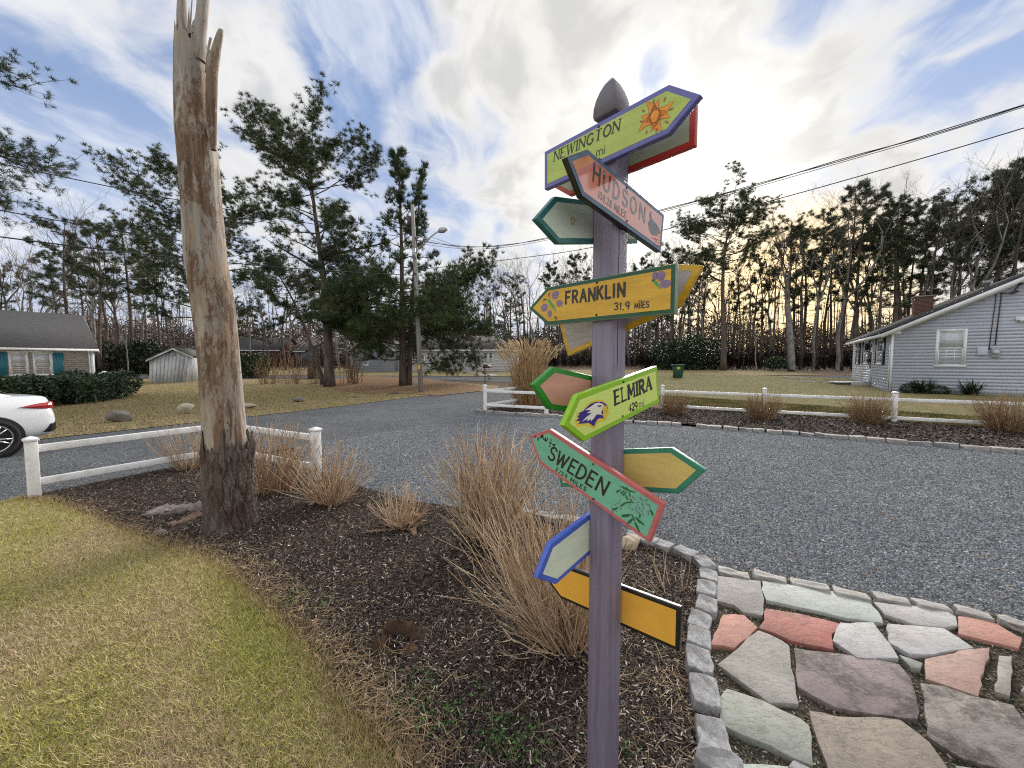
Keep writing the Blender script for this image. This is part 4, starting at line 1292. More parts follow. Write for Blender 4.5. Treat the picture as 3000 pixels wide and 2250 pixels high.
# small iron plant hook on the back of the post
hk = thing('plant_hook', 'thin dark iron hook sticking out from the right of the purple post', 'hook', PC + dR * 0.09 + UZ * 1.78)
mb = MB()
h0 = P(1838, 990, 1.40)
pts = [P(1838, 990, 1.40), P(1860, 998, 1.41), P(1880, 1012, 1.42), P(1890, 1022, 1.43), P(1896, 1024, 1.43), P(1899, 1018, 1.43), P(1896, 1012, 1.43)]
mb.tube(pts, 0.0028, 6)
obj('rod', mb, M['iron'], hk)

# ------------------------------------------------------------------ the barkless snag
m_ = bpy.data.materials.new('bare_snag_wood')
m_.use_nodes = True
b_ = NB(m_.node_tree)
pr = m_.node_tree.nodes['Principled BSDF']
co = b_.new('ShaderNodeTexCoord').outputs['Object']
st1 = b_.mapping(co, scale=(1, 1, 0.16))
st2 = b_.mapping(co, scale=(1, 1, 0.07))
n1 = b_.noise(st1, 6, 9, 0.68, 0.4)
n2 = b_.noise(st2, 22, 7, 0.7)
n3 = b_.noise(b_.mapping(co, scale=(1, 1, 0.3), loc=(3, 5, 1)), 3.2, 7, 0.65, 0.4)
sepz = b_.new('ShaderNodeSeparateXYZ')
b_.l.new(co, sepz.inputs[0])
hgt = b_.ss(sepz.outputs[2], 0.9, 4.6)
c1 = b_.mix(b_.ss(n2, 0.35, 0.65), (0.18, 0.162, 0.143), (0.31, 0.283, 0.25))
brown = b_.mix(b_.ss(n2, 0.40, 0.62), (0.095, 0.057, 0.037), (0.19, 0.122, 0.078))
orange_ = b_.mix(b_.ss(n2, 0.35, 0.65), (0.20, 0.142, 0.090), (0.32, 0.245, 0.160))
c2 = b_.mix(b_.ss(n3, 0.45, 0.58), c1, orange_)
n4 = b_.noise(b_.mapping(co, scale=(1, 1, 0.30), loc=(7, 2, 0.4)), 4.6, 12, 0.76, 0.25)
n5 = b_.noise(b_.mapping(co, scale=(1, 1, 0.5), loc=(1, 8, 2)), 19, 9, 0.75)
c2 = b_.mix(b_.ss(b_.m('ADD', n4, b_.m('MULTIPLY', b_.m('SUBTRACT', n5, 0.5), 0.25)), 0.485, 0.53), c2, brown)
c2 = b_.mix(b_.m('MULTIPLY', b_.ss(n5, 0.56, 0.66), 0.45), c2, (0.44, 0.39, 0.335))
c2 = b_.mix(b_.m('MULTIPLY', b_.ss(n5, 0.40, 0.30), 0.6), c2, (0.13, 0.075, 0.045))
c2 = b_.mix(b_.m('MULTIPLY', b_.ss(n1, 0.56, 0.62), 0.6), c2, (0.44, 0.40, 0.355))
c2 = b_.mix(b_.ss(sepz.outputs[2], 1.75, 0.8, 0.0, 0.75), c2, b_.mix(b_.ss(n1, 0.46, 0.54), (0.40, 0.345, 0.29), (0.12, 0.062, 0.037)))
c2 = b_.mix(b_.ss(sepz.outputs[2], 4.0, 5.2, 0.0, 0.8), c2, (0.36, 0.335, 0.31))
holes = b_.voronoi(b_.mapping(co, scale=(1, 1, 0.55)), 17)
hk_ = b_.ss(holes, 0.13, 0.07)
c2 = b_.mix(b_.m('MULTIPLY', hk_, b_.ss(b_.noise(co, 5, 3), 0.44, 0.52)), c2, (0.03, 0.02, 0.015))
b_.l.new(c2, pr.inputs['Base Color'])
pr.inputs['Roughness'].default_value = 0.75
pr.inputs['Specular IOR Level'].default_value = 0.25
bn = b_.new('ShaderNodeBump')
bn.inputs['Strength'].default_value = 0.7
bn.inputs['Distance'].default_value = 0.015
b_.l.new(b_.m('ADD', n2, b_.m('MULTIPLY', n1, 0.8)), bn.inputs['Height'])
b_.l.new(bn.outputs[0], pr.inputs['Normal'])
M['snag'] = m_
SY = 3.75


def trunk_loft(mb, rows, seg=40, rough=0.02, seed=0, close_top=True):
    """rows of (centre, radius); uneven rounded sections"""
    r2 = np.random.default_rng(seed)
    ph = r2.uniform(0, 6.28, 6)
    V = []
    for k, (c, r) in enumerate(rows):
        th = np.linspace(0, 2 * math.pi, seg, endpoint=False)
        rr = r * (1 + rough * (np.sin(3 * th + ph[0] + k * 0.05) + 0.6 * np.sin(5 * th + ph[1] - k * 0.08) + 0.4 * np.sin(9 * th + ph[2] + k * 0.1)) + r2.normal(0, rough * 0.25, seg))
        V.append(np.stack([c[0] + rr * np.cos(th), c[1] + rr * np.sin(th), np.full(seg, c[2])], 1))
    V = np.vstack(V)
    n = len(rows)
    i = np.arange(n - 1)[:, None] * seg
    j = np.arange(seg)[None, :]
    j2 = (j + 1) % seg
    mb.add(V, np.stack([i + j, i + j2, i + seg + j2, i + seg + j], -1).reshape(-1, 4))
    if close_top:
        mb.f.append([[mb.n - seg + k for k in range(seg)]])
    return V


edges_px = [(1560, 622, 748), (1500, 608, 740), (1420, 604, 736), (1330, 600, 728), (1200, 592, 715), (1060, 585, 702), (900, 566, 687), (760, 545, 662), (600, 536, 647), (480, 528, 638), (380, 519, 628), (260, 515, 626), (160, 516, 602), (90, 520, 600)]
ev = np.array(edges_px, float)
snag = thing('dead_tree', 'tall barkless dead pine trunk with a splintered top standing in the mulch bed', 'tree', (P(682, 1540, SY)[0], SY, 0))
rows = []
for v in np.linspace(1345, 90, 70):
    l_ = np.interp(v, ev[::-1, 0], ev[::-1, 1])
    r_ = np.interp(v, ev[::-1, 0], ev[::-1, 2])
    if v < 380:
        r_ = np.interp(v, [90, 160, 260, 380], [600, 602, 604, 622])
    rows.append((P((l_ + r_) / 2, v, SY), (r_ - l_) / 2 / F * SY * 0.86))
mb = MB()
Vt_ = trunk_loft(mb, rows, 44, 0.012, 3, False)
rj = np.random.default_rng(8)
th_ = np.linspace(0, 2 * math.pi, 44, endpoint=False)
for kk_ in range(5):
    mb.v[0][len(rows) * 44 - 44 * (kk_ + 1):len(rows) * 44 - 44 * kk_, 2] += (0.05 * np.sin(3 * th_ + 2) + 0.05 * np.sin(7 * th_) + rj.normal(0, 0.025, 44) - 0.05) * (1 - kk_ / 5)
obj('trunk', mb, M['snag'], snag, smooth=True)
# broken top: two prongs and short splinters
for name_, pl, fl in [('prong', [(170, 521, 556), (100, 519, 550), (40, 519, 547), (0, 521, 545), (-40, 528, 544), (-110, 538, 546)], 0.75), ('prong', [(180, 560, 601), (110, 566, 603), (50, 576, 608), (0, 580, 612), (-60, 588, 616), (-130, 600, 612)], 0.7),
                      ('splinter', [(105, 546, 562), (70, 550, 556), (20, 553, 555)], 0.5), ('splinter', [(105, 556, 580), (84, 560, 576), (60, 566, 572)], 0.6), ('splinter', [(105, 548, 557), (60, 556, 561), (-30, 564, 566)], 0.5)]:
    mb = MB()
    rr = []
    pv = np.array(pl, float)
    for v in np.linspace(pl[0][0], pl[-1][0], 10):
        l_, r_ = np.interp(v, pv[::-1, 0], pv[::-1, 1]), np.interp(v, pv[::-1, 0], pv[::-1, 2])
        rr.append((P((l_ + r_) / 2, v, SY - 0.02), (r_ - l_) / 2 / F * SY * 0.86))
    trunk_loft(mb, rr, 14, 0.04, int(pl[0][1]))
    obj(name_, mb, M['snag'], snag, smooth=True)
# the long split slab on the right
mb = MB()
pv = np.array([(440, 618, 634), (380, 604, 634), (300, 604, 635), (220, 605, 637), (185, 607, 641), (150, 620, 646), (110, 632, 653), (86, 642, 655)], float)
rr = []
for v in np.linspace(440, 88, 24):
    l_, r_ = np.interp(v, pv[::-1, 0], pv[::-1, 1]), np.interp(v, pv[::-1, 0], pv[::-1, 2])
    rr.append((P((l_ + r_) / 2, v, SY - 0.06), (r_ - l_) / 2 / F * SY * 0.86))
trunk_loft(mb, rr, 14, 0.05, 11)
obj('split_slab', mb, M['snag'], snag, smooth=True)
mb = MB()
rr = [(P((a + b2) / 2, v, SY - 0.07), (b2 - a) / 2 / F * SY) for v, a, b2 in [(215, 603, 620), (170, 605, 615), (140, 608, 614), (112, 614, 621)]]
trunk_loft(mb, rr, 10, 0.05, 12)
obj('splinter', mb, M['snag'], snag, smooth=True)

# bark still clinging to the foot: plates with deep furrows
mb = MB()
seg, nr = 280, 90
r2 = np.random.default_rng(21)
fa = np.linspace(0, 2 * math.pi, 40, endpoint=False) + r2.uniform(-0.06, 0.06, 40)
Vb = []
for k, v in enumerate(np.linspace(1300, 1600, nr)):
    l_ = np.interp(v, [1300, 1330, 1420, 1500, 1545, 1600], [597, 598, 599, 606, 603, 590])
    r_ = np.interp(v, [1300, 1330, 1420, 1500, 1545, 1600], [734, 739, 743, 746, 752, 764])
    c = P((l_ + r_) / 2, v, SY)
    R = (r_ - l_) / 2 / F * SY * 0.88
    th = np.linspace(0, 2 * math.pi, seg, endpoint=False)
    dmin = np.full(seg, 9.0)
    for i, a in enumerate(fa):
        aa = a + 0.10 * math.sin(k * 0.11 + i * 2.1) + 0.04 * math.sin(k * 0.33 + i)
        dd = np.abs((th - aa + math.pi) % (2 * math.pi) - math.pi)
        dmin = np.minimum(dmin, dd)
    fur = np.clip(dmin / (0.045 + 0.012 * math.sin(k * 0.2)), 0, 1) ** 0.6
    blk = 0.004 * np.sin(k * 0.35 + 9 * np.sin(3 * th + 1) + 5 * np.sin(7 * th)) * (fur > 0.6)
    flare = 1.0 + 0.30 * max(0, (v - 1490) / 110) ** 1.5 * (0.6 + 0.6 * np.sin(4 * th + 0.7))
    rr = R * flare + 0.026 * fur - 0.018 + blk + 0.006 * np.sin(np.round(th * 40 / 6.283) * 2.4 + np.round(k / 9) * 1.7) + r2.normal(0, 0.0025, seg)
    zz = np.full(seg, c[2])
    if k < 4:
        zz = zz + (0.09 * np.sin(5 * th) + 0.07 * np.sin(11 * th + 1) + 0.05 * np.sin(23 * th)) * (4 - k) / 4
        rr = rr - 0.010 * (4 - k) / 4
    Vb.append(np.stack([c[0] + rr * np.cos(th), c[1] + rr * np.sin(th), zz], 1))
Vb = np.vstack(Vb)
i = np.arange(nr - 1)[:, None] * seg
j = np.arange(seg)[None, :]
j2 = (j + 1) % seg
mb.add(Vb, np.stack([i + j, i + seg + j, i + seg + j2, i + j2], -1).reshape(-1, 4))
M['snag_bark'] = mat('snag_foot_bark', (0.115, 0.092, 0.078), (0.18, 0.15, 0.132), 11, (1, 1, 0.5), rough=0.95, bump=1.0, bscale=30, spec=0.1, c3=(0.09, 0.062, 0.048), scale3=5)
obj('bark', mb, M['snag_bark'], snag)
mb = MB()
for v0, v1, u0 in [(1340, 1262, 742), (1352, 1318, 737)]:
    mb.tube([P(u0 - 4, v0, SY - 0.03), P(u0, (v0 + v1) / 2, SY - 0.03), P(u0 - 4, v1, SY - 0.03)], [0.02, 0.028, 0.008], 7)
obj('bark_flake', mb, M['snag_bark'], snag)

# peeled slabs of bark on the mulch left of the snag
M['bark_slab'] = mat('fallen_bark_slab', (0.20, 0.175, 0.165), (0.34, 0.30, 0.285), 14, (1, 1, 1), rough=0.95, bump=1.0, bscale=24, spec=0.1, c3=(0.13, 0.10, 0.085), scale3=7)
M['bark_slab2'] = mat('red_brown_bark_slab', (0.30, 0.21, 0.165), (0.22, 0.15, 0.115), 12, rough=0.95, bump=1.0, bscale=22, spec=0.1)
for (px, py), L, wd, ang, mt_, lab in [((505, 1500), 0.36, 0.26, 0.15, 'bark_slab', 'wide grey slab of fallen bark lying left of the dead trunk'), ((585, 1490), 0.32, 0.25, -0.05, 'bark_slab', 'ridged grey bark slab touching the foot of the dead trunk'),
                                   ((548, 1530), 0.30, 0.09, 1.25, 'bark_slab2', 'narrow reddish brown bark strip lying across grey bark slabs'), ((470, 1570), 0.17, 0.06, -0.5, 'bark_slab', 'small dark bark chunk at the edge of the front lawn')]:
    g = G(px, py)
    mb = MB()
    nx, ny = 12, 7
    Vt = []
    for a in range(nx):
        for c in range(ny):
            x, y = (a / (nx - 1) - 0.5) * L * (1 + 0.08 * math.sin(c * 2)), (c / (ny - 1) - 0.5) * wd * (1 + 0.15 * math.sin(a * 1.3))
            z = 0.036 + 0.012 * (1 - (2 * c / (ny - 1) - 1) ** 2) + rng.normal(0, 0.014)
            Vt.append((g[0] + x * math.cos(ang) - y * math.sin(ang), g[1] + x * math.sin(ang) + y * math.cos(ang), z))
    Vt = np.array(Vt)
    fs = [[a * ny + c, (a + 1) * ny + c, (a + 1) * ny + c + 1, a * ny + c + 1] for a in range(nx - 1) for c in range(ny - 1)]
    mb.add(Vt, fs)
    Vl = Vt - np.array([0, 0, 0.03])
    mb.add(Vl, [f[::-1] for f in fs])
    rim = [a * ny for a in range(nx)] + [(nx - 1) * ny + c for c in range(1, ny)] + [a * ny + ny - 1 for a in range(nx - 2, -1, -1)] + [c for c in range(ny - 2, 0, -1)]
    m0 = nx * ny
    mb.f.append([[rim[k], m0 + rim[k], m0 + rim[(k + 1) % len(rim)], rim[(k + 1) % len(rim)]] for k in range(len(rim))])
    o = obj('bark_slab', mb, M[mt_], origin=g)
    tag(o, lab, 'bark', 'peeled bark lying by the dead trunk')

# rotten hollow stump in the mulch
g = G(*Q(862, 1400))
M['rot'] = mat('rotten_stump_wood', (0.065, 0.036, 0.019), (0.038, 0.023, 0.015), 9, (1, 1, 0.5), rough=0.9, bump=1.0, bscale=20, c3=(0.11, 0.060, 0.030), scale3=6)
M['hole'] = mat('dark_hole_shade', (0.008, 0.006, 0.005), rough=1.0)  # near-black colour for the shade inside the stump
stump = thing('rotten_stump', 'hollow rotten orange brown stump remains sunk in the dark mulch', 'stump', g)
mb = MB()
r2 = np.random.default_rng(5)
for ox, oy, sx, sy, sz in [(-0.115, 0.02, 0.055, 0.10, 0.055), (-0.03, 0.105, 0.10, 0.045, 0.075), (0.09, 0.07, 0.065, 0.06, 0.05), (0.075, -0.045, 0.05, 0.06, 0.035), (-0.06, -0.075, 0.07, 0.035, 0.025)]:
    n_, m2 = 9, 14
    ph_ = np.linspace(0, math.pi, n_)[:, None]
    t2 = np.linspace(0, 2 * math.pi, m2, endpoint=False)[None, :]
    rr = 1 + r2.normal(0, 0.13, (n_, m2))
    X = np.stack([g[0] + ox + sx * rr * np.sin(ph_) * np.cos(t2), g[1] + oy + sy * rr * np.sin(ph_) * np.sin(t2), 0.012 + sz * rr * np.cos(ph_) + 0 * t2], -1).reshape(-1, 3)
    i = np.arange(n_ - 1)[:, None] * m2
    j = np.arange(m2)[None, :]
    j2 = (j + 1) % m2
    mb.add(X, np.stack([i + j, i + m2 + j, i + m2 + j2, i + j2], -1).reshape(-1, 4))
obj('shell', mb, M['rot'], stump)
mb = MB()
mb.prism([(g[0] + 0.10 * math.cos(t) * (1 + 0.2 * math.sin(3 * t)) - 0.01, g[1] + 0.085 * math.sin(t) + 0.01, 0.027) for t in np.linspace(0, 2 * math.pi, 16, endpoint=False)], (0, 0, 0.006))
obj('hollow', mb, M['hole'], stump)  # shade of the cavity painted as a flat near-black disc
# ------------------------------------------------------------------ white fences
def fence(label, posts, spans, rails=(0.20, 0.605), ph=0.73, pw=0.10, group=None):
    t = thing('rail_fence', label, 'fence', (*posts[0][:2], 0))
    for k, p in enumerate(posts):
        h_ = p[2] if len(p) > 2 else ph
        d = np.array(posts[min(k + 1, len(posts) - 1)][:2]) - np.array(posts[max(k - 1, 0)][:2])
        a = p[3] if len(p) > 3 else math.atan2(d[1], d[0])
        mb = MB()
        mb.box((p[0], p[1], h_ / 2 - 0.05), (pw, pw, h_ + 0.02), a)
        po = obj('post', mb, M['white'], t, bevel=0.006)
        mb = MB()
        z0 = h_ - 0.04
        ca, sa = math.cos(a), math.sin(a)
        V = []
        for hw_, z in ((0.5, 0), (0.62, 0.006), (0.62, 0.026), (0.52, 0.040), (0.03, 0.062)):
            for x, y in ((1, 1), (-1, 1), (-1, -1), (1, -1)):
                x, y = x * hw_ * pw, y * hw_ * pw
                V.append((p[0] + x * ca - y * sa, p[1] + x * sa + y * ca, z0 + z))
        fs = [[4 * i + j, 4 * i + (j + 1) % 4, 4 * i + 4 + (j + 1) % 4, 4 * i + 4 + j] for i in range(4) for j in range(4)] + [[16, 17, 18, 19]]
        mb.add(V, fs)
        c = obj('cap', mb, M['white'], po, bevel=0.002)
    for i, j in spans:
        a, b = np.array(posts[i][:2]), np.array(posts[j][:2])
        d = b - a
        L = np.linalg.norm(d)
        d /= L
        for z in rails:
            mb = MB()
            c = (a + b) / 2
            mb.box((c[0], c[1], z), (L - pw * 0.9, 0.045, 0.088), math.atan2(d[1], d[0]))
            obj('rail', mb, M['white'], t, bevel=0.008)
    return t


fl = fence('low white two rail fence round the corner of the mulch bed by the street', [(-5.765, 4.56, 0.74, 1.02), (-4.72, 6.28, 0.74, 0.3), (-2.70, 5.24, 0.74, -0.47)], [(0, 1), (1, 2)])
fence('white corner fence in front of the tall dry grass clump', [(3.1, 14.4, 0.86), (1.04, 11.6, 0.86, 0.45), (-0.88, 12.5, 0.90, 0.45), (2.1, 16.9, 0.86, 0.97)], [(1, 2), (2, 3)], rails=(0.25, 0.70))
fence('long white two rail fence in front of the grey gable house', [(5.2, 13.25, 0.84), (7.72, 11.72, 0.84), (10.3, 10.3, 0.84), (12.9, 8.85, 0.84), (15.5, 7.4, 0.84)], [(0, 1), (1, 2), (2, 3), (3, 4)], rails=(0.14, 0.635))

# ------------------------------------------------------------------ dormant shrubs
def stems(mb, base, n, height, spread, lean=(0, 0), r=0.004, br=0.06, twigs=1, cols=((0.9, 0.85, 0.8), (1.25, 1.2, 1.1), (0.65, 0.52, 0.45), (1.0, 0.8, 0.62)), wob=0.045, sides=4, power=0.7):
    cols = np.array(cols)
    for i in range(n):
        a = rng.uniform(0, 2 * math.pi)
        rr = br * math.sqrt(rng.random())
        b = np.array([base[0] + rr * math.cos(a), base[1] + rr * math.sin(a), base[2] - 0.01])
        th = spread * rng.random() ** power
        L = height * rng.uniform(0.55, 1.08) * (1 - 0.15 * (th / max(spread, 1e-3)))
        az = a + rng.normal(0, 0.5)
        d = np.array([math.cos(az) * math.sin(th) + lean[0], math.sin(az) * math.sin(th) + lean[1], math.cos(th)])
        d /= np.linalg.norm(d)
        npt = 6
        pts = [b]
        up = np.array([0, 0, 1.0])
        for k in range(npt - 1):
            d = d + rng.normal(0, wob * 3, 3) + up * 0.05
            d /= np.linalg.norm(d)
            pts.append(pts[-1] + d * L / (npt - 1))
        pts = np.array(pts)
        pts[:, 2] = np.maximum(pts[:, 2], base[2])
        c = cols[rng.integers(len(cols))] * rng.uniform(0.75, 1.2)
        r0 = r * rng.uniform(0.7, 1.25)
        mb.tube(pts, np.linspace(r0, r0 * 0.45, npt), sides, False, c)
        for k in range(rng.poisson(twigs)):
            q = rng.integers(2, npt - 1)
            dd = (pts[q] - pts[q - 1]) / np.linalg.norm(pts[q] - pts[q - 1]) + rng.normal(0, 0.45, 3)
            dd /= np.linalg.norm(dd)
            l2 = L * rng.uniform(0.08, 0.25)
            mb.tube(np.array([pts[q], pts[q] + dd * l2 * 0.5, pts[q] + dd * l2 + up * l2 * 0.1]), np.array([r0 * 0.6, r0 * 0.5, r0 * 0.3]), 3, False, c)


def shrub(label, g, specs, leaves=0, cat='shrub', group=None, r=0.004, name='dormant_shrub', mt='stem'):
    t = thing(name, label, cat, g, group)
    mb = MB()
    for kw in specs:
        kw = dict(kw)
        off = kw.pop('off', (0, 0))
        stems(mb, (g[0] + off[0], g[1] + off[1], g[2] + 0.015), r=kw.pop('r', r), **kw)
    obj('stems', mb, M[mt], t, color=True, smooth=True)
    if leaves:
        mb = MB()
        for _ in range(leaves):
            p = np.array([g[0], g[1], 0.03]) + np.array([rng.normal(0, 0.13), rng.normal(0, 0.13), rng.uniform(0.0, 0.05)])
            a = rng.uniform(0, 6.28)
            u_ = np.array([math.cos(a), math.sin(a), rng.normal(0, 0.3)]) * 0.045
            w_ = np.array([-math.sin(a), math.cos(a), rng.normal(0, 0.4)]) * 0.020
            mb.add([p - u_, p - u_ * 0.2 + w_, p + u_ * 0.3 + w_ * 0.6, p + u_, p + u_ * 0.2 - w_ * 0.9, p - u_ * 0.3 - w_], [[0, 1, 2, 3, 4, 5]])
        o = obj('dead_leaves', mb, M['brown_leaf'], t)
        o['kind'] = 'stuff'
    return t


gA = G(*Q(1222, 1392))
shrub('large tangle of tan bare stems directly left of the purple post', gA,
      [dict(n=270, height=1.02, spread=0.60, lean=(-0.24, 0.16), br=0.13, twigs=1.6, power=0.6), dict(n=70, height=0.62, spread=1.15, lean=(-0.25, 0.12), br=0.13, twigs=1.5, wob=0.06, power=0.5),
       dict(n=26, height=0.42, spread=1.5, lean=(-0.25, -0.10), br=0.10, twigs=1.4, wob=0.09, power=0.3, r=0.0045), dict(n=70, height=0.50, spread=0.55, lean=(0.05, 0.12), br=0.14, off=(0.10, 0.05)),
       dict(n=9, height=0.85, spread=0.25, lean=(0.08, 0.18), br=0.12, cols=((0.45, 0.24, 0.2), (0.4, 0.28, 0.24)), twigs=2, off=(0.05, 0.1))], leaves=26, r=0.0036)
gB = G(*Q(1062, 1166))
shrub('tall bare shrub behind the large tangle of stems at the gravel edge', gB, [dict(n=270, height=1.08, spread=0.46, br=0.20, twigs=1.5), dict(n=50, height=0.7, spread=0.85, br=0.2, twigs=1.2), dict(n=12, height=1.18, spread=0.3, br=0.2, cols=((0.5, 0.3, 0.25),))], r=0.0046)
gC = G(*Q(866, 1140))
shrub('small low bare shrub with fallen leaves in the middle of the bed', gC, [dict(n=110, height=0.46, spread=0.85, br=0.12, twigs=1.2, wob=0.04), dict(n=30, height=0.42, spread=1.35, br=0.12, twigs=1, power=0.4)], leaves=40, r=0.0036)
gD = G(*Q(718, 1088))
shrub('wide fanned bare shrub in front of the fence end post', gD, [dict(n=150, height=0.80, spread=0.80, br=0.14, twigs=1.4), dict(n=20, height=0.6, spread=1.25, br=0.12, twigs=1, power=0.4)], leaves=8, r=0.0046)
gE = G(*Q(590, 1064))
shrub('upright bare shrub just right of the dead trunk', gE, [dict(n=150, height=1.02, spread=0.50, br=0.22, twigs=1.6), dict(n=30, height=0.8, spread=0.8, br=0.2, twigs=1.2, cols=((0.6, 0.4, 0.33),))], leaves=14, r=0.005)
gF = G(*Q(412, 1013))
shrub('bare shrub half hidden behind the dead trunk by the left fence', gF, [dict(n=120, height=0.85, spread=0.72, br=0.18, twigs=1.2)], r=0.005)
gg = 'bare round shrubs along the fence bed'
for (x, y), lab, s_ in [((1973, 1217), 'bare shrub at the first post of the long fence, half behind the lime sign', 0.86), ((2230, 1231), 'rounded bare shrub under the second post of the long fence', 0.95), ((2542, 1243), 'dense rounded bare shrub against the third post of the long fence', 1.05), ((2945, 1268), 'widest bare shrub in the fence bed at the gravel bend below the yuccas', 1.12)]:
    g = G(x, y)
    shrub(lab, g, [dict(n=230, height=0.92 * s_, spread=0.75, br=0.22, twigs=2.0, sides=3, cols=((0.62, 0.55, 0.46), (0.8, 0.7, 0.58), (0.5, 0.36, 0.26), (0.62, 0.45, 0.3))), dict(n=90, height=0.6 * s_, spread=1.0, br=0.2, twigs=1.2, sides=3, cols=((0.55, 0.42, 0.3), (0.7, 0.55, 0.4)))], group=gg, r=0.0065)
# stray pruned stems right of the post
gs = G(1965, 1745)
shrub('few sparse pruned stems in the mulch right of the purple post', gs, [dict(n=9, height=0.34, spread=0.7, br=0.12, twigs=1), dict(n=8, height=0.24, spread=1.4, br=0.15, twigs=1, power=0.3)], r=0.0036)

# tall clump of dry ornamental grass
g = G(1548, 1190)
tg = thing('ornamental_grass', 'tall clump of dry tan ornamental grass behind the white corner fence', 'grass clump', g)
mb = MB()
stems(mb, (g[0], g[1], 0), 620, 2.25, 0.36, br=0.36, r=0.010, twigs=0, sides=3, wob=0.02, cols=((0.9, 0.85, 0.8), (1.1, 1.05, 1.0), (0.7, 0.6, 0.5)), power=0.8)
stems(mb, (g[0], g[1], 0), 380, 1.2, 0.62, br=0.42, r=0.010, twigs=0, sides=3, wob=0.03, cols=((0.75, 0.62, 0.5), (0.95, 0.85, 0.75)), power=0.6)
obj('blades', mb, M['plume'], tg, color=True)
mb = MB()
for _ in range(330):
    a = rng.uniform(0, 6.28)
    th = 0.38 * rng.random() ** 0.8
    L = rng.uniform(1.75, 2.4)
    p = np.array([g[0] + 0.35 * math.cos(a) + math.sin(th) * math.cos(a) * L, g[1] + 0.35 * math.sin(a) + math.sin(th) * math.sin(a) * L, math.cos(th) * L])
    d = np.array([math.cos(a) * 0.55 + rng.normal(0, 0.25), math.sin(a) * 0.55 + rng.normal(0, 0.25), 0.85])
    d /= np.linalg.norm(d)
    mb.tube([p - d * 0.05, p + d * 0.08, p + d * 0.2 + np.array([math.cos(a), math.sin(a), -0.1]) * 0.04], [0.006, 0.02, 0.004], 4, False, rng.uniform(0.8, 1.25))
obj('plumes', mb, M['plume'], tg, color=True)

# ------------------------------------------------------------------ rocks
def rock(label, g, size, mt, seed, sink=0.3):
    r2 = np.random.default_rng(seed)
    bm = bmesh.new()
    bmesh.ops.create_icosphere(bm, subdivisions=4, radius=1)
    pl = [(Vector(r2.normal(0, 1, 3)).normalized(), r2.uniform(0.55, 0.9)) for _ in range(11)]
    for v in bm.verts:
        c = v.co.copy()
        for n_, d_ in pl:
            k = c.dot(n_) - d_
            if k > 0:
                c -= n_ * k * 0.85
        c *= 1 + 0.03 * math.sin(c.x * 9 + c.y * 7) + r2.normal(0, 0.006)
        v.co = Vector((c.x * size[0] / 2, c.y * size[1] / 2, c.z * size[2] / 2))
    me = bpy.data.meshes.new('rock')
    bm.to_mesh(me)
    bm.free()
    me.materials.append(mt)
    o = bpy.data.objects.new('rock', me)
    COL.objects.link(o)
    o.location = (g[0], g[1], g[2] + size[2] * (0.5 - sink))
    o.rotation_euler = (0, 0, r2.uniform(0, 0.5))
    return tag(o, label, 'rock')


M['rock_dark'] = mat('dark_field_stone', (0.16, 0.145, 0.12), (0.24, 0.22, 0.19), 5, rough=0.9, bump=0.8, bscale=16, c3=(0.11, 0.10, 0.085))
M['rock_tan'] = mat('tan_field_stone', (0.42, 0.35, 0.25), (0.52, 0.45, 0.35), 6, rough=0.9, bump=0.6, bscale=18, c3=(0.34, 0.28, 0.21))
M['rock_pale'] = mat('pale_field_stone', (0.46, 0.42, 0.33), (0.36, 0.33, 0.26), 4, rough=0.9, bump=0.5, bscale=14)
rock('dark grey field stone on the lawn edge beside the street', G(352, 1236), (0.58, 0.40, 0.42), M['rock_dark'], 3, 0.15)
rock('pale beige boulder on the lawn left of the dead trunk', G(547, 1212), (0.52, 0.40, 0.40), M['rock_pale'], 5, 0.15)
rock('flat weathered block on the lawn edge right of the dead trunk', G(728, 1197), (0.50, 0.30, 0.22), M['rock_pale'], 8, 0.1)
rock('flat grey stone on the lawn near the leaning pine', G(872, 1178), (0.46, 0.28, 0.24), M['rock_dark'], 9, 0.1)
rock('small low stone on the lawn between pine and utility pole', G(1038, 1165), (0.36, 0.25, 0.14), M['rock_dark'], 10, 0.3)
rock('tan boulder in the mulch right behind the purple post', G(1842, 1608), (0.27, 0.19, 0.17), M['rock_tan'], 12, 0.25)
rock('small white pebble lying on the front lawn', G(193, 1600), (0.055, 0.04, 0.03), M['rock_pale'], 14, 0.0)
# iron lid in the far lawn
mb = MB()
g = G(1158, 1154)
mb.prism([(g[0] + 0.32 * math.cos(t), g[1] + 0.32 * math.sin(t), g[2] + 0.014) for t in np.linspace(0, 6.283, 18, endpoint=False)], (0, 0, 0.03))
o = obj('drain_cover', mb, M['iron'], origin=g)
tag(o, 'round dark drain cover in the far lawn near the utility pole', 'cover')

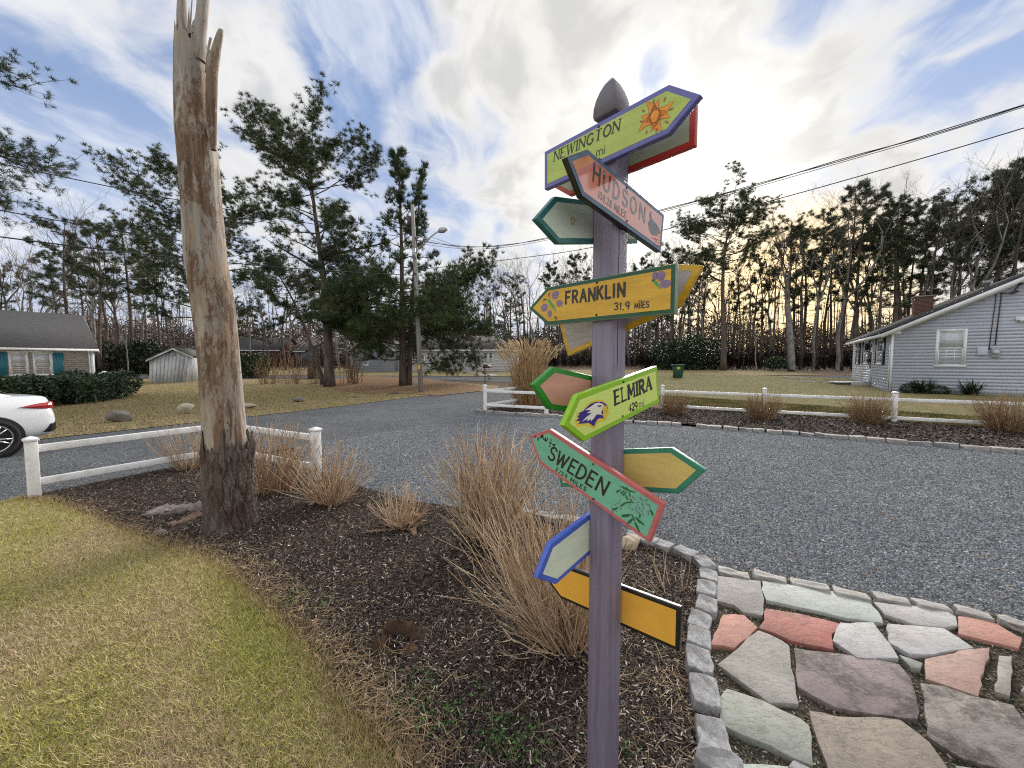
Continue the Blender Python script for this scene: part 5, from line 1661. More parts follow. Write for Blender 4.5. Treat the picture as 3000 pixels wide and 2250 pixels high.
# ------------------------------------------------------------------ hedge of dark evergreen leaves
def leafy(mb, centers, radii, n, size, seed, shade=(0.6, 1.3)):
    r2 = np.random.default_rng(seed)
    centers = np.array(centers)
    radii = np.array(radii)
    w_ = np.prod(radii, 1) ** 0.66
    ci = r2.choice(len(centers), n, p=w_ / w_.sum())
    d = r2.normal(0, 1, (n, 3))
    d /= np.linalg.norm(d, axis=1, keepdims=True)
    p = centers[ci] + d * radii[ci] * (r2.uniform(0.72, 1.08, n))[:, None]
    ax_ = d + r2.normal(0, 0.6, (n, 3)) + np.array([0, 0, -0.25])
    ax_ /= np.linalg.norm(ax_, axis=1, keepdims=True)
    sd_ = np.cross(ax_, r2.normal(0, 1, (n, 3)))
    sd_ /= np.linalg.norm(sd_, axis=1, keepdims=True)
    L = size * r2.uniform(0.7, 1.3, n)[:, None]
    V = np.stack([p - ax_ * L * 0.5, p + sd_ * L * 0.22, p + ax_ * L * 0.5, p - sd_ * L * 0.22], 1).reshape(-1, 3)
    ok = np.repeat(p[:, 2] > -0.05 + hz(p[:, 1]), 4)
    V[:, 2] = np.maximum(V[:, 2], hz(V[:, 1]) + 0.01)
    mb.add(V, np.arange(4 * n).reshape(-1, 4), np.repeat(r2.uniform(*shade, (n, 1)) * np.array([[1, 1, 1]]), 4, 0))


def hedge(label, pts, n, size, seed, mt='leaf', cat='hedge', name='evergreen_hedge', shade=(0.6, 1.3)):
    """pts: list of (x, y, z, rx, ry, rz)"""
    pts = np.array(pts, float)
    g = (pts[0][0], pts[0][1], float(hz(pts[0][1])))
    t = thing(name, label, cat, g)
    mb = MB()
    leafy(mb, pts[:, :3], pts[:, 3:], n, size, seed, shade)
    obj('foliage', mb, M[mt], t, color=True)
    mb = MB()
    for p in pts:
        for _ in range(3):
            b = np.array([p[0] + rng.normal(0, 0.2), p[1] + rng.normal(0, 0.2), float(hz(p[1]))])
            mb.tube([b, b + np.array([rng.normal(0, 0.1), rng.normal(0, 0.1), p[2] * 0.6]), p[:3] + rng.normal(0, 0.25, 3) * p[5]], [0.04, 0.03, 0.012], 5, False)
    obj('branches', mb, M['bark'], t)
    return t


hp = []
for u, v, h_ in [(-150, 1207, 1.1), (-80, 1205, 1.08), (-20, 1203, 1.1), (40, 1200, 1.08), (95, 1193, 1.08), (145, 1186, 1.12), (190, 1178, 1.2), (228, 1171, 1.22), (255, 1166, 1.1)]:
    g = G(u, v)
    for k in range(3):
        rr = rng.uniform(0.50, 0.66)
        hp.append((g[0] + rng.normal(0, 0.5), g[1] + 0.7 + rng.normal(0, 0.5), h_ * rng.uniform(0.42, 0.62), rr * 1.1, rr, h_ * 0.48))
hedge('broad dark evergreen hedge under the windows of the teal shuttered house', hp, 30000, 0.13, 4)

# ------------------------------------------------------------------ white saloon car
def car():
    rdir = np.array([0.30, 0.954, 0])      # towards the tail
    sdir = np.array([0.954, -0.30, 0])     # towards the viewer
    wheel = np.array([-8.80, 6.44, 0.0])
    tail = wheel + rdir * 0.86 - sdir * 0.93     # centre line at the tail
    t = thing('parked_car', 'white saloon car parked on the street, only its tail inside the picture', 'car', (tail[0], tail[1], 0))
    w = lambda x, y, z: tail - rdir * x + sdir * y + UZ * z      # x forward from the tail, y to the viewer
    M['car'] = mat('white_car_paint', (0.72, 0.73, 0.75), rough=0.22, spec=0.5, coat=1.0)
    M['car_dark'] = mat('car_black_trim', (0.012, 0.012, 0.014), rough=0.35)
    M['tyre'] = mat('tyre_rubber', (0.014, 0.014, 0.015), (0.022, 0.022, 0.022), 20, rough=0.85)
    M['alloy'] = mat('alloy_wheel', (0.55, 0.56, 0.58), rough=0.25, metal=0.9)
    M['lamp'] = mat('red_tail_lamp', (0.42, 0.012, 0.014), (0.30, 0.008, 0.012), 16, stretch=(1, 1, 6), rough=0.08, spec=0.8, coat=1.0)
    # stations: x, zb, y_low, (y_mid,z_mid), (y_feat,z_feat), (y_sh,z_sh), (y_deck,z_deck), z_crown
    st_ = [(0.00, 0.40, 0.55, 0.66, 0.56, 0.66, 0.64, 0.62, 0.70, 0.50, 0.72, 0.73),
           (0.035, 0.30, 0.66, 0.80, 0.55, 0.79, 0.655, 0.75, 0.71, 0.62, 0.735, 0.75),
           (0.085, 0.255, 0.74, 0.875, 0.56, 0.865, 0.67, 0.83, 0.76, 0.68, 0.97, 0.985),
           (0.13, 0.245, 0.78, 0.90, 0.57, 0.89, 0.68, 0.86, 0.80, 0.71, 1.015, 1.03),
           (0.22, 0.235, 0.82, 0.918, 0.58, 0.912, 0.69, 0.885, 0.84, 0.735, 1.025, 1.045),
           (0.45, 0.225, 0.86, 0.93, 0.60, 0.925, 0.71, 0.905, 0.87, 0.755, 1.03, 1.055),
           (0.75, 0.22, 0.88, 0.935, 0.62, 0.93, 0.73, 0.912, 0.89, 0.765, 1.03, 1.06),
           (1.05, 0.22, 0.885, 0.938, 0.63, 0.932, 0.74, 0.915, 0.90, 0.77, 1.025, 1.05),
           (1.45, 0.215, 0.88, 0.93, 0.62, 0.925, 0.74, 0.91, 0.895, 0.775, 1.005, 1.02),
           (2.4, 0.21, 0.88, 0.925, 0.60, 0.92, 0.73, 0.905, 0.875, 0.775, 0.985, 1.0),
           (3.3, 0.21, 0.88, 0.925, 0.58, 0.92, 0.71, 0.90, 0.84, 0.77, 0.95, 0.97),
           (4.0, 0.22, 0.88, 0.925, 0.56, 0.918, 0.68, 0.88, 0.79, 0.74, 0.88, 0.93),
           (4.6, 0.24, 0.80, 0.87, 0.52, 0.86, 0.62, 0.82, 0.70, 0.66, 0.78, 0.82),
           (4.86, 0.27, 0.66, 0.74, 0.48, 0.73, 0.58, 0.70, 0.64, 0.55, 0.68, 0.70),
           (4.94, 0.36, 0.50, 0.56, 0.48, 0.55, 0.54, 0.52, 0.58, 0.40, 0.60, 0.61)]
    V, nn = [], 0
    for s_ in st_:
        x, zb, yl, ym, zm, yf, zf, ys, zs, yd, zd, zc_ = s_
        half = [(0, zb), (yl * 0.6, zb), (yl, zb + 0.02), (ym, zm - (zm - zb) * 0.45), (ym, zm), (yf, zf), (ys, zs), (yd + (ys - yd) * 0.35, zd - (zd - zs) * 0.12), (yd, zd), (yd * 0.5, zc_ - 0.006), (0, zc_)]
        full = half + [(-y, z) for y, z in half[-2:0:-1]]
        nn = len(full)
        V += [w(x, y, z) for y, z in full]
    fs = []
    for i in range(len(st_) - 1):
        for j in range(nn):
            fs.append([i * nn + j, i * nn + (j + 1) % nn, (i + 1) * nn + (j + 1) % nn, (i + 1) * nn + j])
    fs.append([j for j in range(nn)][::-1])
    fs.append([(len(st_) - 1) * nn + j for j in range(nn)])
    mb = MB()
    mb.add(V, fs)
    body = obj('body', mb, M['car'], t, smooth=True, subsurf=2)
    # cabin
    cab = [(0.50, 0.66, 1.035, 0.64, 1.045), (0.95, 0.735, 1.03, 0.60, 1.255), (1.45, 0.755, 1.01, 0.565, 1.425), (2.1, 0.765, 0.995, 0.56, 1.465), (2.7, 0.77, 0.985, 0.56, 1.445), (3.25, 0.765, 0.97, 0.60, 1.22), (3.85, 0.68, 0.955, 0.64, 0.965)]
    V = []
    for x, yb, zb_, yt, zt in cab:
        V += [w(x, yb, zb_ - 0.03), w(x, yt + (yb - yt) * 0.45, zb_ + (zt - zb_) * 0.62), w(x, yt, zt), w(x, 0, zt + 0.02), w(x, -yt, zt), w(x, -(yt + (yb - yt) * 0.45), zb_ + (zt - zb_) * 0.62), w(x, -yb, zb_ - 0.03)]
    fs = [[i * 7 + j, i * 7 + j + 1, (i + 1) * 7 + j + 1, (i + 1) * 7 + j] for i in range(len(cab) - 1) for j in range(6)]
    mb = MB()
    mb.add(V, fs)
    obj('cabin', mb, M['car'], t, smooth=True, subsurf=2)
    # glass: rear screen and side windows
    mb = MB()
    mb.prism([w(0.56, 0.58, 1.075), w(1.34, 0.50, 1.420), w(1.34, -0.50, 1.420), w(0.56, -0.58, 1.075)], (w(-0.012, 0, 0.03) - w(0, 0, 0)))
    obj('rear_window', mb, M['car_dark'], t, bevel=0.006)
    for sgn in (1, -1):
        mb = MB()
        mb.prism([w(1.25, sgn * 0.748, 1.05), w(1.42, sgn * 0.66, 1.26), w(1.85, sgn * 0.60, 1.405), w(2.75, sgn * 0.60, 1.39), w(3.2, sgn * 0.66, 1.20), w(3.5, sgn * 0.755, 1.01)], sdir * 0.02 * sgn)
        obj('side_window', mb, M['glass'], t, bevel=0.004)
    # tail lamps wrap round the corner
    for sgn in (1, -1):
        prof = [(0.505, 0.845, 0.850), (0.40, 0.818, 0.872), (0.27, 0.795, 0.893), (0.16, 0.785, 0.910), (0.10, 0.788, 0.915), (0.055, 0.80, 0.905)]
        ysurf = [0.926, 0.924, 0.912, 0.888, 0.862, 0.80]
        mb = MB()
        V = []
        for (x, z0, z1), ys in zip(prof, ysurf):
            V += [w(x, sgn * (ys - 0.004), z0), w(x, sgn * (ys + 0.006), (z0 + z1) / 2), w(x, sgn * (ys - 0.022 * (z1 - z0) / 0.1), z1), w(x, sgn * (ys - 0.12), (z0 + z1) / 2)]
        fs = [[i * 4 + j, i * 4 + (j + 1) % 4, (i + 1) * 4 + (j + 1) % 4, (i + 1) * 4 + j] for i in range(5) for j in range(4)] + [[0, 1, 2, 3], [23, 22, 21, 20]]
        mb.add(V, fs)
        obj('tail_lamp', mb, M['lamp'], t, bevel=0.004)
        # dark air outlet in the bumper corner
        mb = MB()
        V = [w(0.045, sgn * 0.83, 0.53), w(0.13, sgn * 0.915, 0.50), w(0.165, sgn * 0.912, 0.36), w(0.12, sgn * 0.885, 0.345), w(0.035, sgn * 0.79, 0.37)]
        mb.prism(V, (w(0.12, 0, 0) - w(0, 0, 0)) - sdir * sgn * 0.06)
        obj('air_outlet', mb, M['car_dark'], t, bevel=0.008)
    # wheels
    for x in (0.86, 3.85):
        for sgn in (1, -1):
            c = w(x, sgn * 0.80, 0.335)
            def ringpts(r, off, n=40):
                return [c + rdir * r * math.cos(q) + UZ * r * math.sin(q) + sdir * sgn * off for q in np.linspace(0, 2 * math.pi, n, endpoint=False)]
            mb = MB()
            mb.prism(ringpts(0.385, 0.05), sdir * sgn * 0.092)
            obj('wheel_arch', mb, M['car_dark'], t, bevel=0.004)
            mb = MB()
            rings = [ringpts(0.24, 0.135), ringpts(0.255, 0.160), ringpts(0.30, 0.166), ringpts(0.325, 0.150), ringpts(0.335, 0.11), ringpts(0.335, -0.06)]
            V = np.vstack(rings)
            fs = [[i * 40 + j, i * 40 + (j + 1) % 40, (i + 1) * 40 + (j + 1) % 40, (i + 1) * 40 + j] for i in range(5) for j in range(40)]
            mb.add(V, fs)
            wh = obj('wheel', mb, M['tyre'], t, smooth=True)
            mb = MB()
            rings = [ringpts(0.245, 0.145), ringpts(0.232, 0.150), ringpts(0.222, 0.14)]
            mb.add(np.vstack(rings), [[i * 40 + j, i * 40 + (j + 1) % 40, (i + 1) * 40 + (j + 1) % 40, (i + 1) * 40 + j] for i in range(2) for j in range(40)])
            mb.prism(ringpts(0.05, 0.142, 12), sdir * sgn * 0.012)
            for k in range(10):
                q = k * math.pi / 5 + (0.12 if k % 2 else -0.12)
                e1 = rdir * math.cos(q) + UZ * math.sin(q)
                e2 = -rdir * math.sin(q) + UZ * math.cos(q)
                b0 = c + sdir * sgn * 0.144
                mb.prism([b0 + e1 * 0.04 - e2 * 0.014, b0 + e1 * 0.232 - e2 * 0.010, b0 + e1 * 0.232 + e2 * 0.010, b0 + e1 * 0.04 + e2 * 0.014], sdir * sgn * 0.010)
            obj('rim', mb, M['alloy'], wh)
    return t


car()

# ------------------------------------------------------------------ bins, mailbox, far odds and ends
g = G(1986, 1107)
bd = thing('rubbish_bin', 'dark green wheeled rubbish bin with a yellow sticker at the edge of the woods', 'bin', g)
M['bin'] = mat('green_bin_plastic', (0.022, 0.075, 0.048), rough=0.45)
M['sticker'] = mat('yellow_sticker', (0.70, 0.62, 0.02), (0.6, 0.5, 0.02), 30, rough=0.5)
mb = MB()
gx, gy, gz = g
lo = [(gx - 0.27, gy - 0.28, gz + 0.02), (gx + 0.27, gy - 0.28, gz + 0.02), (gx + 0.27, gy + 0.28, gz + 0.02), (gx - 0.27, gy + 0.28, gz + 0.02)]
hi_ = [(gx - 0.37, gy - 0.38, gz + 1.02), (gx + 0.37, gy - 0.38, gz + 1.02), (gx + 0.37, gy + 0.40, gz + 1.02), (gx - 0.37, gy + 0.40, gz + 1.02)]
mb.add(np.array(lo + hi_), [[3, 2, 1, 0], [4, 5, 6, 7], [0, 1, 5, 4], [1, 2, 6, 5], [2, 3, 7, 6], [3, 0, 4, 7]])
obj('bin_body', mb, M['bin'], bd, bevel=0.03)
mb = MB()
mb.box((gx, gy, gz + 1.07), (0.86, 0.88, 0.09))
mb.box((gx + 0.1, gy + 0.46, gz + 1.04), (0.6, 0.06, 0.05))
obj('lid', mb, M['bin'], bd, bevel=0.03)
mb = MB()
mb.box((gx - 0.12, gy - 0.365, gz + 0.82), (0.28, 0.014, 0.22))
obj('sticker', mb, M['sticker'], bd)
for s_ in (-1, 1):
    mb = MB()
    mb.tube([(gx + 0.26, gy + 0.15 + 0.0, gz + 0.13), (gx + 0.34, gy + 0.15, gz + 0.13)] if s_ > 0 else [(gx - 0.34, gy + 0.15, gz + 0.13), (gx - 0.26, gy + 0.15, gz + 0.13)], 0.13, 14)
    obj('wheel', mb, M['black'], bd)

g = G(918, 1110)
mb = MB()
mb.box((g[0], g[1], g[2] + 0.6), (0.66, 0.7, 1.2), 0.2)
o = obj('rubbish_bin', mb, mat('black_bin_plastic', (0.02, 0.02, 0.022), rough=0.5), origin=g, bevel=0.06)
tag(o, 'black rubbish bin standing among bare hedge stems by the leaning pine', 'bin')

g = P(1421, 1130, 26.5)
g[2] = float(hz(26.5))
mbx = thing('mailbox', 'dark mailbox on a thin post across the cross street behind the fence corner', 'mailbox', g)
mb = MB()
mb.box((g[0], g[1], g[2] + 0.55), (0.06, 0.06, 1.1))
obj('post', mb, M['iron'], mbx)
mb = MB()
pr_ = [(g[0] - 0.16, 0, g[2] + 1.10), (g[0] + 0.10, 0, g[2] + 1.10), (g[0] + 0.10, 0, g[2] + 1.24), (g[0] + 0.06, 0, g[2] + 1.31), (g[0] - 0.03, 0, g[2] + 1.34), (g[0] - 0.12, 0, g[2] + 1.31), (g[0] - 0.16, 0, g[2] + 1.24)]
mb.prism([(x + 0.05, g[1] - 0.3, z) for x, _, z in pr_], (0.28, 0.55, 0))
obj('box', mb, M['iron'], mbx)

# white low step boards in front of the gable house, stepping stones
st = thing('wooden_step', 'low white board platform lying on the lawn by the front of the gable house', 'step', G(2500, 1127))
g = np.array(st['_o'])
for k in range(4):
    mb = MB()
    mb.box((g[0] - 0.05 + 0.12 * k, g[1] + 0.30 * k, g[2] + 0.16), (2.3, 0.24, 0.05), 0.0)
    obj('plank', mb, M['white_paint'], st)
mb = MB()
mb.box((g[0] + 0.1, g[1] + 0.45, g[2] + 0.06), (2.0, 0.9, 0.12))
obj('frame', mb, M['rock_dark'], st)
for k, (u, v) in enumerate([(2303, 1105.5), (2322, 1108.5), (2342, 1112), (2365, 1116), (2388, 1120), (2428, 1122)]):
    g = G(u, v)
    mb = MB()
    mb.prism([(g[0] + 0.48 * math.cos(t) * (1 + 0.15 * math.sin(2 * t + k)), g[1] + 0.34 * math.sin(t), g[2] + 0.008) for t in np.linspace(0, 6.283, 9, endpoint=False)], (0, 0, 0.035))
    o = obj('stepping_stone', mb, M['concrete'], origin=g)
    tag(o, '%s pale flat stepping stone from the far end of the line crossing the right lawn' % ['first', 'second', 'third', 'fourth', 'fifth', 'sixth'][k], 'stone', 'stepping stones across the right lawn')
# blue tarpaulin covered boat and white kayak by the trees
M['tarp'] = mat('blue_tarpaulin', (0.06, 0.22, 0.40), (0.10, 0.32, 0.52), 3, rough=0.5)
for (u, v), L, mt_, lab in [((335, 1121), 1.7, M['tarp'], 'small boat under a blue tarpaulin behind the hedge end'), ((305, 1118), 1.0, M['white_paint'], 'white upturned kayak end beside the blue tarpaulin')]:
    g = G(u, v)
    mb = MB()
    mb.tube([g + np.array([-L / 2, 0, 0.25]), g + np.array([-L / 3, 0, 0.36]), g + np.array([0, 0, 0.42]), g + np.array([L / 3, 0, 0.36]), g + np.array([L / 2, 0, 0.24])], [0.03, 0.26, 0.38, 0.28, 0.04], 10)
    o = obj('covered_boat', mb, mt_, origin=g, smooth=True)
    tag(o, lab, 'boat')
# ------------------------------------------------------------------ houses
M['roof_dark'] = mat('charcoal_roof_shingle', (0.042, 0.042, 0.045), (0.062, 0.062, 0.066), 3, (1, 1, 9), rough=0.9, bump=0.6, bscale=20, c3=(0.045, 0.045, 0.048), scale3=8)
M['roof_brown'] = mat('weathered_roof_shingle', (0.17, 0.155, 0.145), (0.12, 0.112, 0.105), 1.2, (1, 1, 5), rough=0.9, bump=0.5, bscale=16, c3=(0.085, 0.088, 0.072), scale3=0.6)
M['siding'] = mat('pale_grey_vinyl_siding', (0.50, 0.535, 0.615), (0.465, 0.50, 0.58), 1.5, rough=0.5, c3=(0.53, 0.565, 0.645), scale3=0.5)
M['siding2'] = mat('light_grey_siding', (0.66, 0.68, 0.71), (0.60, 0.62, 0.66), 1.0, rough=0.55)
M['siding3'] = mat('mid_grey_siding', (0.24, 0.26, 0.29), (0.20, 0.22, 0.25), 1.0, rough=0.6)
M['shingle'] = mat('weathered_wall_shingle', (0.42, 0.395, 0.38), (0.33, 0.31, 0.298), 5, rough=0.9, attr=True)
M['teal_shutter'] = mat('teal_shutter_paint', (0.030, 0.19, 0.27), (0.024, 0.15, 0.215), 3, rough=0.5)
M['navy_shutter'] = mat('navy_shutter_paint', (0.016, 0.020, 0.045), rough=0.45)
M['brick'] = mat('chimney_brick', (0.20, 0.105, 0.078), (0.14, 0.072, 0.055), 9, rough=0.9)
M['mortar'] = mat('old_mortar', (0.26, 0.24, 0.22), rough=0.95)
M['shed_board'] = mat('whitewashed_shed_board', (0.64, 0.66, 0.69), (0.50, 0.52, 0.56), 2.2, (1, 1, 0.25), rough=0.8, c3=(0.33, 0.34, 0.36), scale3=1.6)
M['box_grey'] = mat('grey_metal_box', (0.34, 0.36, 0.36), (0.28, 0.30, 0.30), 5, rough=0.5)
M['moss_roof'] = mat('mossy_roof_shingle', (0.15, 0.14, 0.12), (0.10, 0.11, 0.075), 3, rough=0.95)


class Frame:
    """local frame of a wall: a runs along the wall, z up, o outwards"""
    def __init__(s, k, a, n):
        s.k, s.a, s.n = np.array(k, float), np.array([*a, 0.0]), np.array([*n, 0.0])

    def __call__(s, a, z, o=0.0):
        return s.k + s.a * a + s.n * o + UZ * z

    def at(s, u):
        """distance along the wall of a photograph column"""
        r = (u - CX) / F / math.cos(TILT)
        return (s.k[1] * r - s.k[0]) / (s.a[0] - s.a[1] * r)

    def zat(s, a, v):
        y = s(a, 0)[1]
        return EYE + ray(CX, v)[2] / ray(CX, v)[1] * y

    def slab(s, mb, a0, a1, z0, z1, o0, o1, col=None):
        mb.prism([s(a0, z0, o0), s(a1, z0, o0), s(a1, z1, o0), s(a0, z1, o0)], s.n * (o1 - o0), col)


def window(fr, par, a0, a1, z0, z1, cols=3, rows=2, sash=True, pane='blind', trim=0.10, mt='white_paint', pane_parts=True):
    """frame with sill; sashes, glazing bars and panes are sub-parts"""
    if a0 > a1:
        a0, a1 = a1, a0
    mb = MB()
    fr.slab(mb, a0, a0 + trim, z0, z1, 0.0, 0.05)
    fr.slab(mb, a1 - trim, a1, z0, z1, 0.0, 0.05)
    fr.slab(mb, a0 + trim, a1 - trim, z1 - trim, z1, 0.0, 0.052)
    fr.slab(mb, a0 - 0.02, a1 + 0.02, z0, z0 + trim * 0.9, 0.0, 0.07)
    f = obj('window', mb, M[mt], par)
    i0, i1, j0, j1 = a0 + trim, a1 - trim, z0 + trim * 0.9, z1 - trim
    parts = [(j0, (j0 + j1) / 2), ((j0 + j1) / 2, j1)] if sash else [(j0, j1)]
    for si, (q0, q1) in enumerate(parts):
        o = 0.014 + 0.012 * si
        mb = MB()
        w_ = 0.035
        fr.slab(mb, i0, i0 + w_, q0, q1, o - 0.006, o + 0.012)
        fr.slab(mb, i1 - w_, i1, q0, q1, o - 0.006, o + 0.012)
        fr.slab(mb, i0 + w_, i1 - w_, q0, q0 + w_, o - 0.006, o + 0.013)
        fr.slab(mb, i0 + w_, i1 - w_, q1 - w_, q1, o - 0.006, o + 0.013)
        for c in range(1, cols):
            x = i0 + (i1 - i0) * c / cols
            fr.slab(mb, x - 0.010, x + 0.010, q0 + w_, q1 - w_, o - 0.003, o + 0.008)
        for r in range(1, rows):
            z = q0 + (q1 - q0) * r / rows
            fr.slab(mb, i0 + w_, i1 - w_, z - 0.010, z + 0.010, o - 0.003, o + 0.0085)
        obj('sash', mb, M[mt], f)
        mb = MB()
        fr.slab(mb, i0 + 0.01, i1 - 0.01, q0 + 0.01, q1 - 0.01, o - 0.010, o)
        obj('pane', mb, M[pane], f)
    return f


def gable_house_right():
    K = np.array([20.6, 21.0, 0.0])
    g_ = np.array([0.828, -0.56])
    f_ = np.array([0.56, 0.828])
    t = thing('gable_house', 'pale grey clapboard house with white trim and brick chimney, its gable end facing the gravel', 'house', K)
    GW = Frame(K, g_, (-0.56, -0.828))
    FW = Frame(K, f_, (-0.828, 0.56))
    WID, LEN, EZ, PI_ = 11.0, 11.8, 3.30, 0.52
    RZ = EZ + PI_ * WID / 2
    # core walls
    mb = MB()
    mb.prism([GW(0, -0.4, -0.02), GW(WID, -0.4, -0.02), GW(WID, EZ, -0.02), GW(WID / 2, RZ, -0.02), GW(0, EZ, -0.02)], FW.a * (LEN - 0.05))
    obj('wall', mb, M['siding'], t)
    pitch = 0.168
    n = int(RZ / pitch) + 1
    for i in range(n):
        z0, z1 = 0.10 + i * pitch, 0.10 + (i + 1) * pitch + 0.012
        lim = lambda z: max(0.09, (z - EZ) / PI_ + 0.02)
        a0, a1 = lim(z0), lim(z1)
        if a0 >= WID / 2 - 0.05:
            break
        a1 = min(a1, WID / 2)
        V = [GW(a0, z0, 0.022), GW(WID - a0, z0, 0.022), GW(WID - a1, z1, 0.003), GW(a1, z1, 0.003), GW(a0, z0, -0.01), GW(WID - a0, z0, -0.01), GW(WID - a1, z1, -0.01), GW(a1, z1, -0.01)]
        mb = MB()
        mb.add(V, [[0, 1, 2, 3], [4, 7, 6, 5], [0, 4, 5, 1], [1, 5, 6, 2], [2, 6, 7, 3], [3, 7, 4, 0]])
        obj('siding_board', mb, M['siding'], t)
        if z1 < EZ:
            V = [FW(0.09, z0, 0.022), FW(LEN, z0, 0.022), FW(LEN, z1, 0.003), FW(0.09, z1, 0.003), FW(0.09, z0, -0.01), FW(LEN, z0, -0.01), FW(LEN, z1, -0.01), FW(0.09, z1, -0.01)]
            mb = MB()
            mb.add(V, [[3, 2, 1, 0], [5, 6, 7, 4], [1, 5, 4, 0], [2, 6, 5, 1], [3, 7, 6, 2], [0, 4, 7, 3]])
            obj('siding_board', mb, M['siding'], t)
    mb = MB()
    GW.slab(mb, -0.03, 0.10, -0.1, EZ, 0.0, 0.045)
    FW.slab(mb, -0.045, 0.10, -0.1, EZ - 0.004, 0.0, 0.03)
    obj('corner_board', mb, M['white_paint'], t)
    # roof planes, rake boards, fascia
    ov, rk = 0.45, 0.28
    for side in (0, 1):
        def rp(a, z, s_):
            a = a if side == 0 else WID - a
            return GW(a, z, 0) + FW.a * s_
        mb = MB()
        e = -ov
        mb.prism([rp(e, EZ + e * PI_ + 0.10, -rk), rp(WID / 2, RZ + 0.10, -rk), rp(WID / 2, RZ + 0.10, LEN + rk), rp(e, EZ + e * PI_ + 0.10, LEN + rk)], UZ * 0.09)
        obj('roof', mb, M['roof_dark'], t)
        mb = MB()
        mb.prism([rp(e, EZ + e * PI_ - 0.13, -rk - 0.02), rp(WID / 2, RZ - 0.13, -rk - 0.02), rp(WID / 2, RZ + 0.098, -rk - 0.02), rp(e, EZ + e * PI_ + 0.098, -rk - 0.02)], FW.a * 0.05)
        mb.prism([rp(0.0, EZ - 0.20, -0.06), rp(WID / 2, RZ - 0.20, -0.06), rp(WID / 2, RZ + 0.02, -0.06), rp(0.0, EZ + 0.02, -0.06)], FW.a * 0.058)
        obj('rake_board', mb, M['white_paint'], t)
        mb = MB()
        mb.prism([rp(e, EZ + e * PI_ - 0.06, -rk), rp(e, EZ + e * PI_ - 0.06, LEN + rk), rp(e, EZ + e * PI_ + 0.099, LEN + rk), rp(e, EZ + e * PI_ + 0.099, -rk)], (GW.a * (0.03 if side == 0 else -0.03)))
        mb.prism([rp(e + 0.03, EZ - 0.27, -rk), rp(-0.005, EZ - 0.03, -rk), rp(-0.005, EZ - 0.03, LEN + rk), rp(e + 0.03, EZ - 0.27, LEN + rk)], UZ * 0.02)
        obj('fascia', mb, M['white_paint'], t)
    mb = MB()
    GW.slab(mb, -0.30, 0.36, EZ - 0.17, EZ + 0.02, 0.0, 0.075)
    obj('eave_return', mb, M['white_paint'], t)
    # gable window
    a0, a1 = GW.at(2733), GW.at(2824)
    window(GW, t, a0, a1, GW.zat(a0, 1075), GW.zat(a0, 966), 3, 2, True, 'blind', 0.11)
    # meter, junction box, cables
    b0, b1 = GW.at(2854), GW.at(2884)
    mb = MB()
    GW.slab(mb, b0, b1, GW.zat(b0, 1041), GW.zat(b0, 1017), 0.02, 0.13)
    obj('junction_box', mb, M['siding'], t, bevel=0.015)
    b0, b1 = GW.at(2894), GW.at(2920)
    z0, z1 = GW.zat(b0, 1047), GW.zat(b0, 1020)
    mb = MB()
    GW.slab(mb, b0, b1, z0, z1, 0.02, 0.14)
    me_ = obj('meter_box', mb, M['box_grey'], t, bevel=0.012)
    mb = MB()
    c = GW((b0 + b1) / 2, z0 + (z1 - z0) * 0.55, 0.14)
    mb.tube([c, c + GW.n * 0.07], 0.11, 16)
    obj('dial', mb, M['blind'], me_)
    for (u0, v0, u1, v1, r) in [(2898, 860, 2889, 1025, 0.018), (2913, 858, 2906, 1012, 0.022)]:
        a, b = GW.at(u0), GW.at(u1)
        mb = MB()
        mb.tube([GW(a, GW.zat(a, v0), 0.05), GW(a, GW.zat(a, v0 + 20), 0.05), GW((a + b) / 2, GW.zat(a, (v0 + v1) / 2), 0.05), GW(b, GW.zat(b, v1), 0.05)], r, 6)
        obj('cable', mb, M['iron'], t)
    mb = MB()
    a, b = GW.at(2913), GW.at(2968)
    mb.tube([GW(a, GW.zat(a, 859), 0.06), GW(a + 0.3, GW.zat(a, 862), 0.12), GW(b - 0.2, GW.zat(b, 848), 0.15), GW(b, GW.zat(b, 828), 0.05)], 0.022, 6)
    for u, v in [(2943, 858), (2953, 854), (2965, 832)]:
        a = GW.at(u)
        c = GW(a, GW.zat(a, v), 0.12)
        mb.tube([c - GW.a * 0.06, c + GW.a * 0.06], 0.05, 8)
    obj('service_cable', mb, M['iron'], t)
    a = GW.at(2958)
    mb = MB()
    GW.slab(mb, a, a + 0.85, GW.zat(a, 940), GW.zat(a, 929), 0.02, 0.16)
    mb.tube([GW(a + 0.18, GW.zat(a, 939), 0.16), GW(a + 0.18, GW.zat(a, 943), 0.22)], [0.06, 0.085], 10)
    obj('flood_light', mb, M['white_paint'], t, bevel=0.02)
    a = GW.at(2987)
    z0, z1 = GW.zat(a, 865), GW.zat(a, 831)
    mb = MB()
    GW.slab(mb, a, a + 0.62, z0, z1, 0.02, 0.05)
    vt = obj('gable_vent', mb, M['white_paint'], t)
    for k in range(6):
        mb = MB()
        zz = z0 + 0.05 + k * (z1 - z0 - 0.08) / 6
        GW.slab(mb, a + 0.06, a + 0.56, zz, zz + 0.055, 0.05, 0.07)
        obj('slat', mb, M['white_paint'], vt)
    # front wall: windows with navy shutters, door, lantern
    fu = lambda x: FW.at(2450 + x / 3.949)
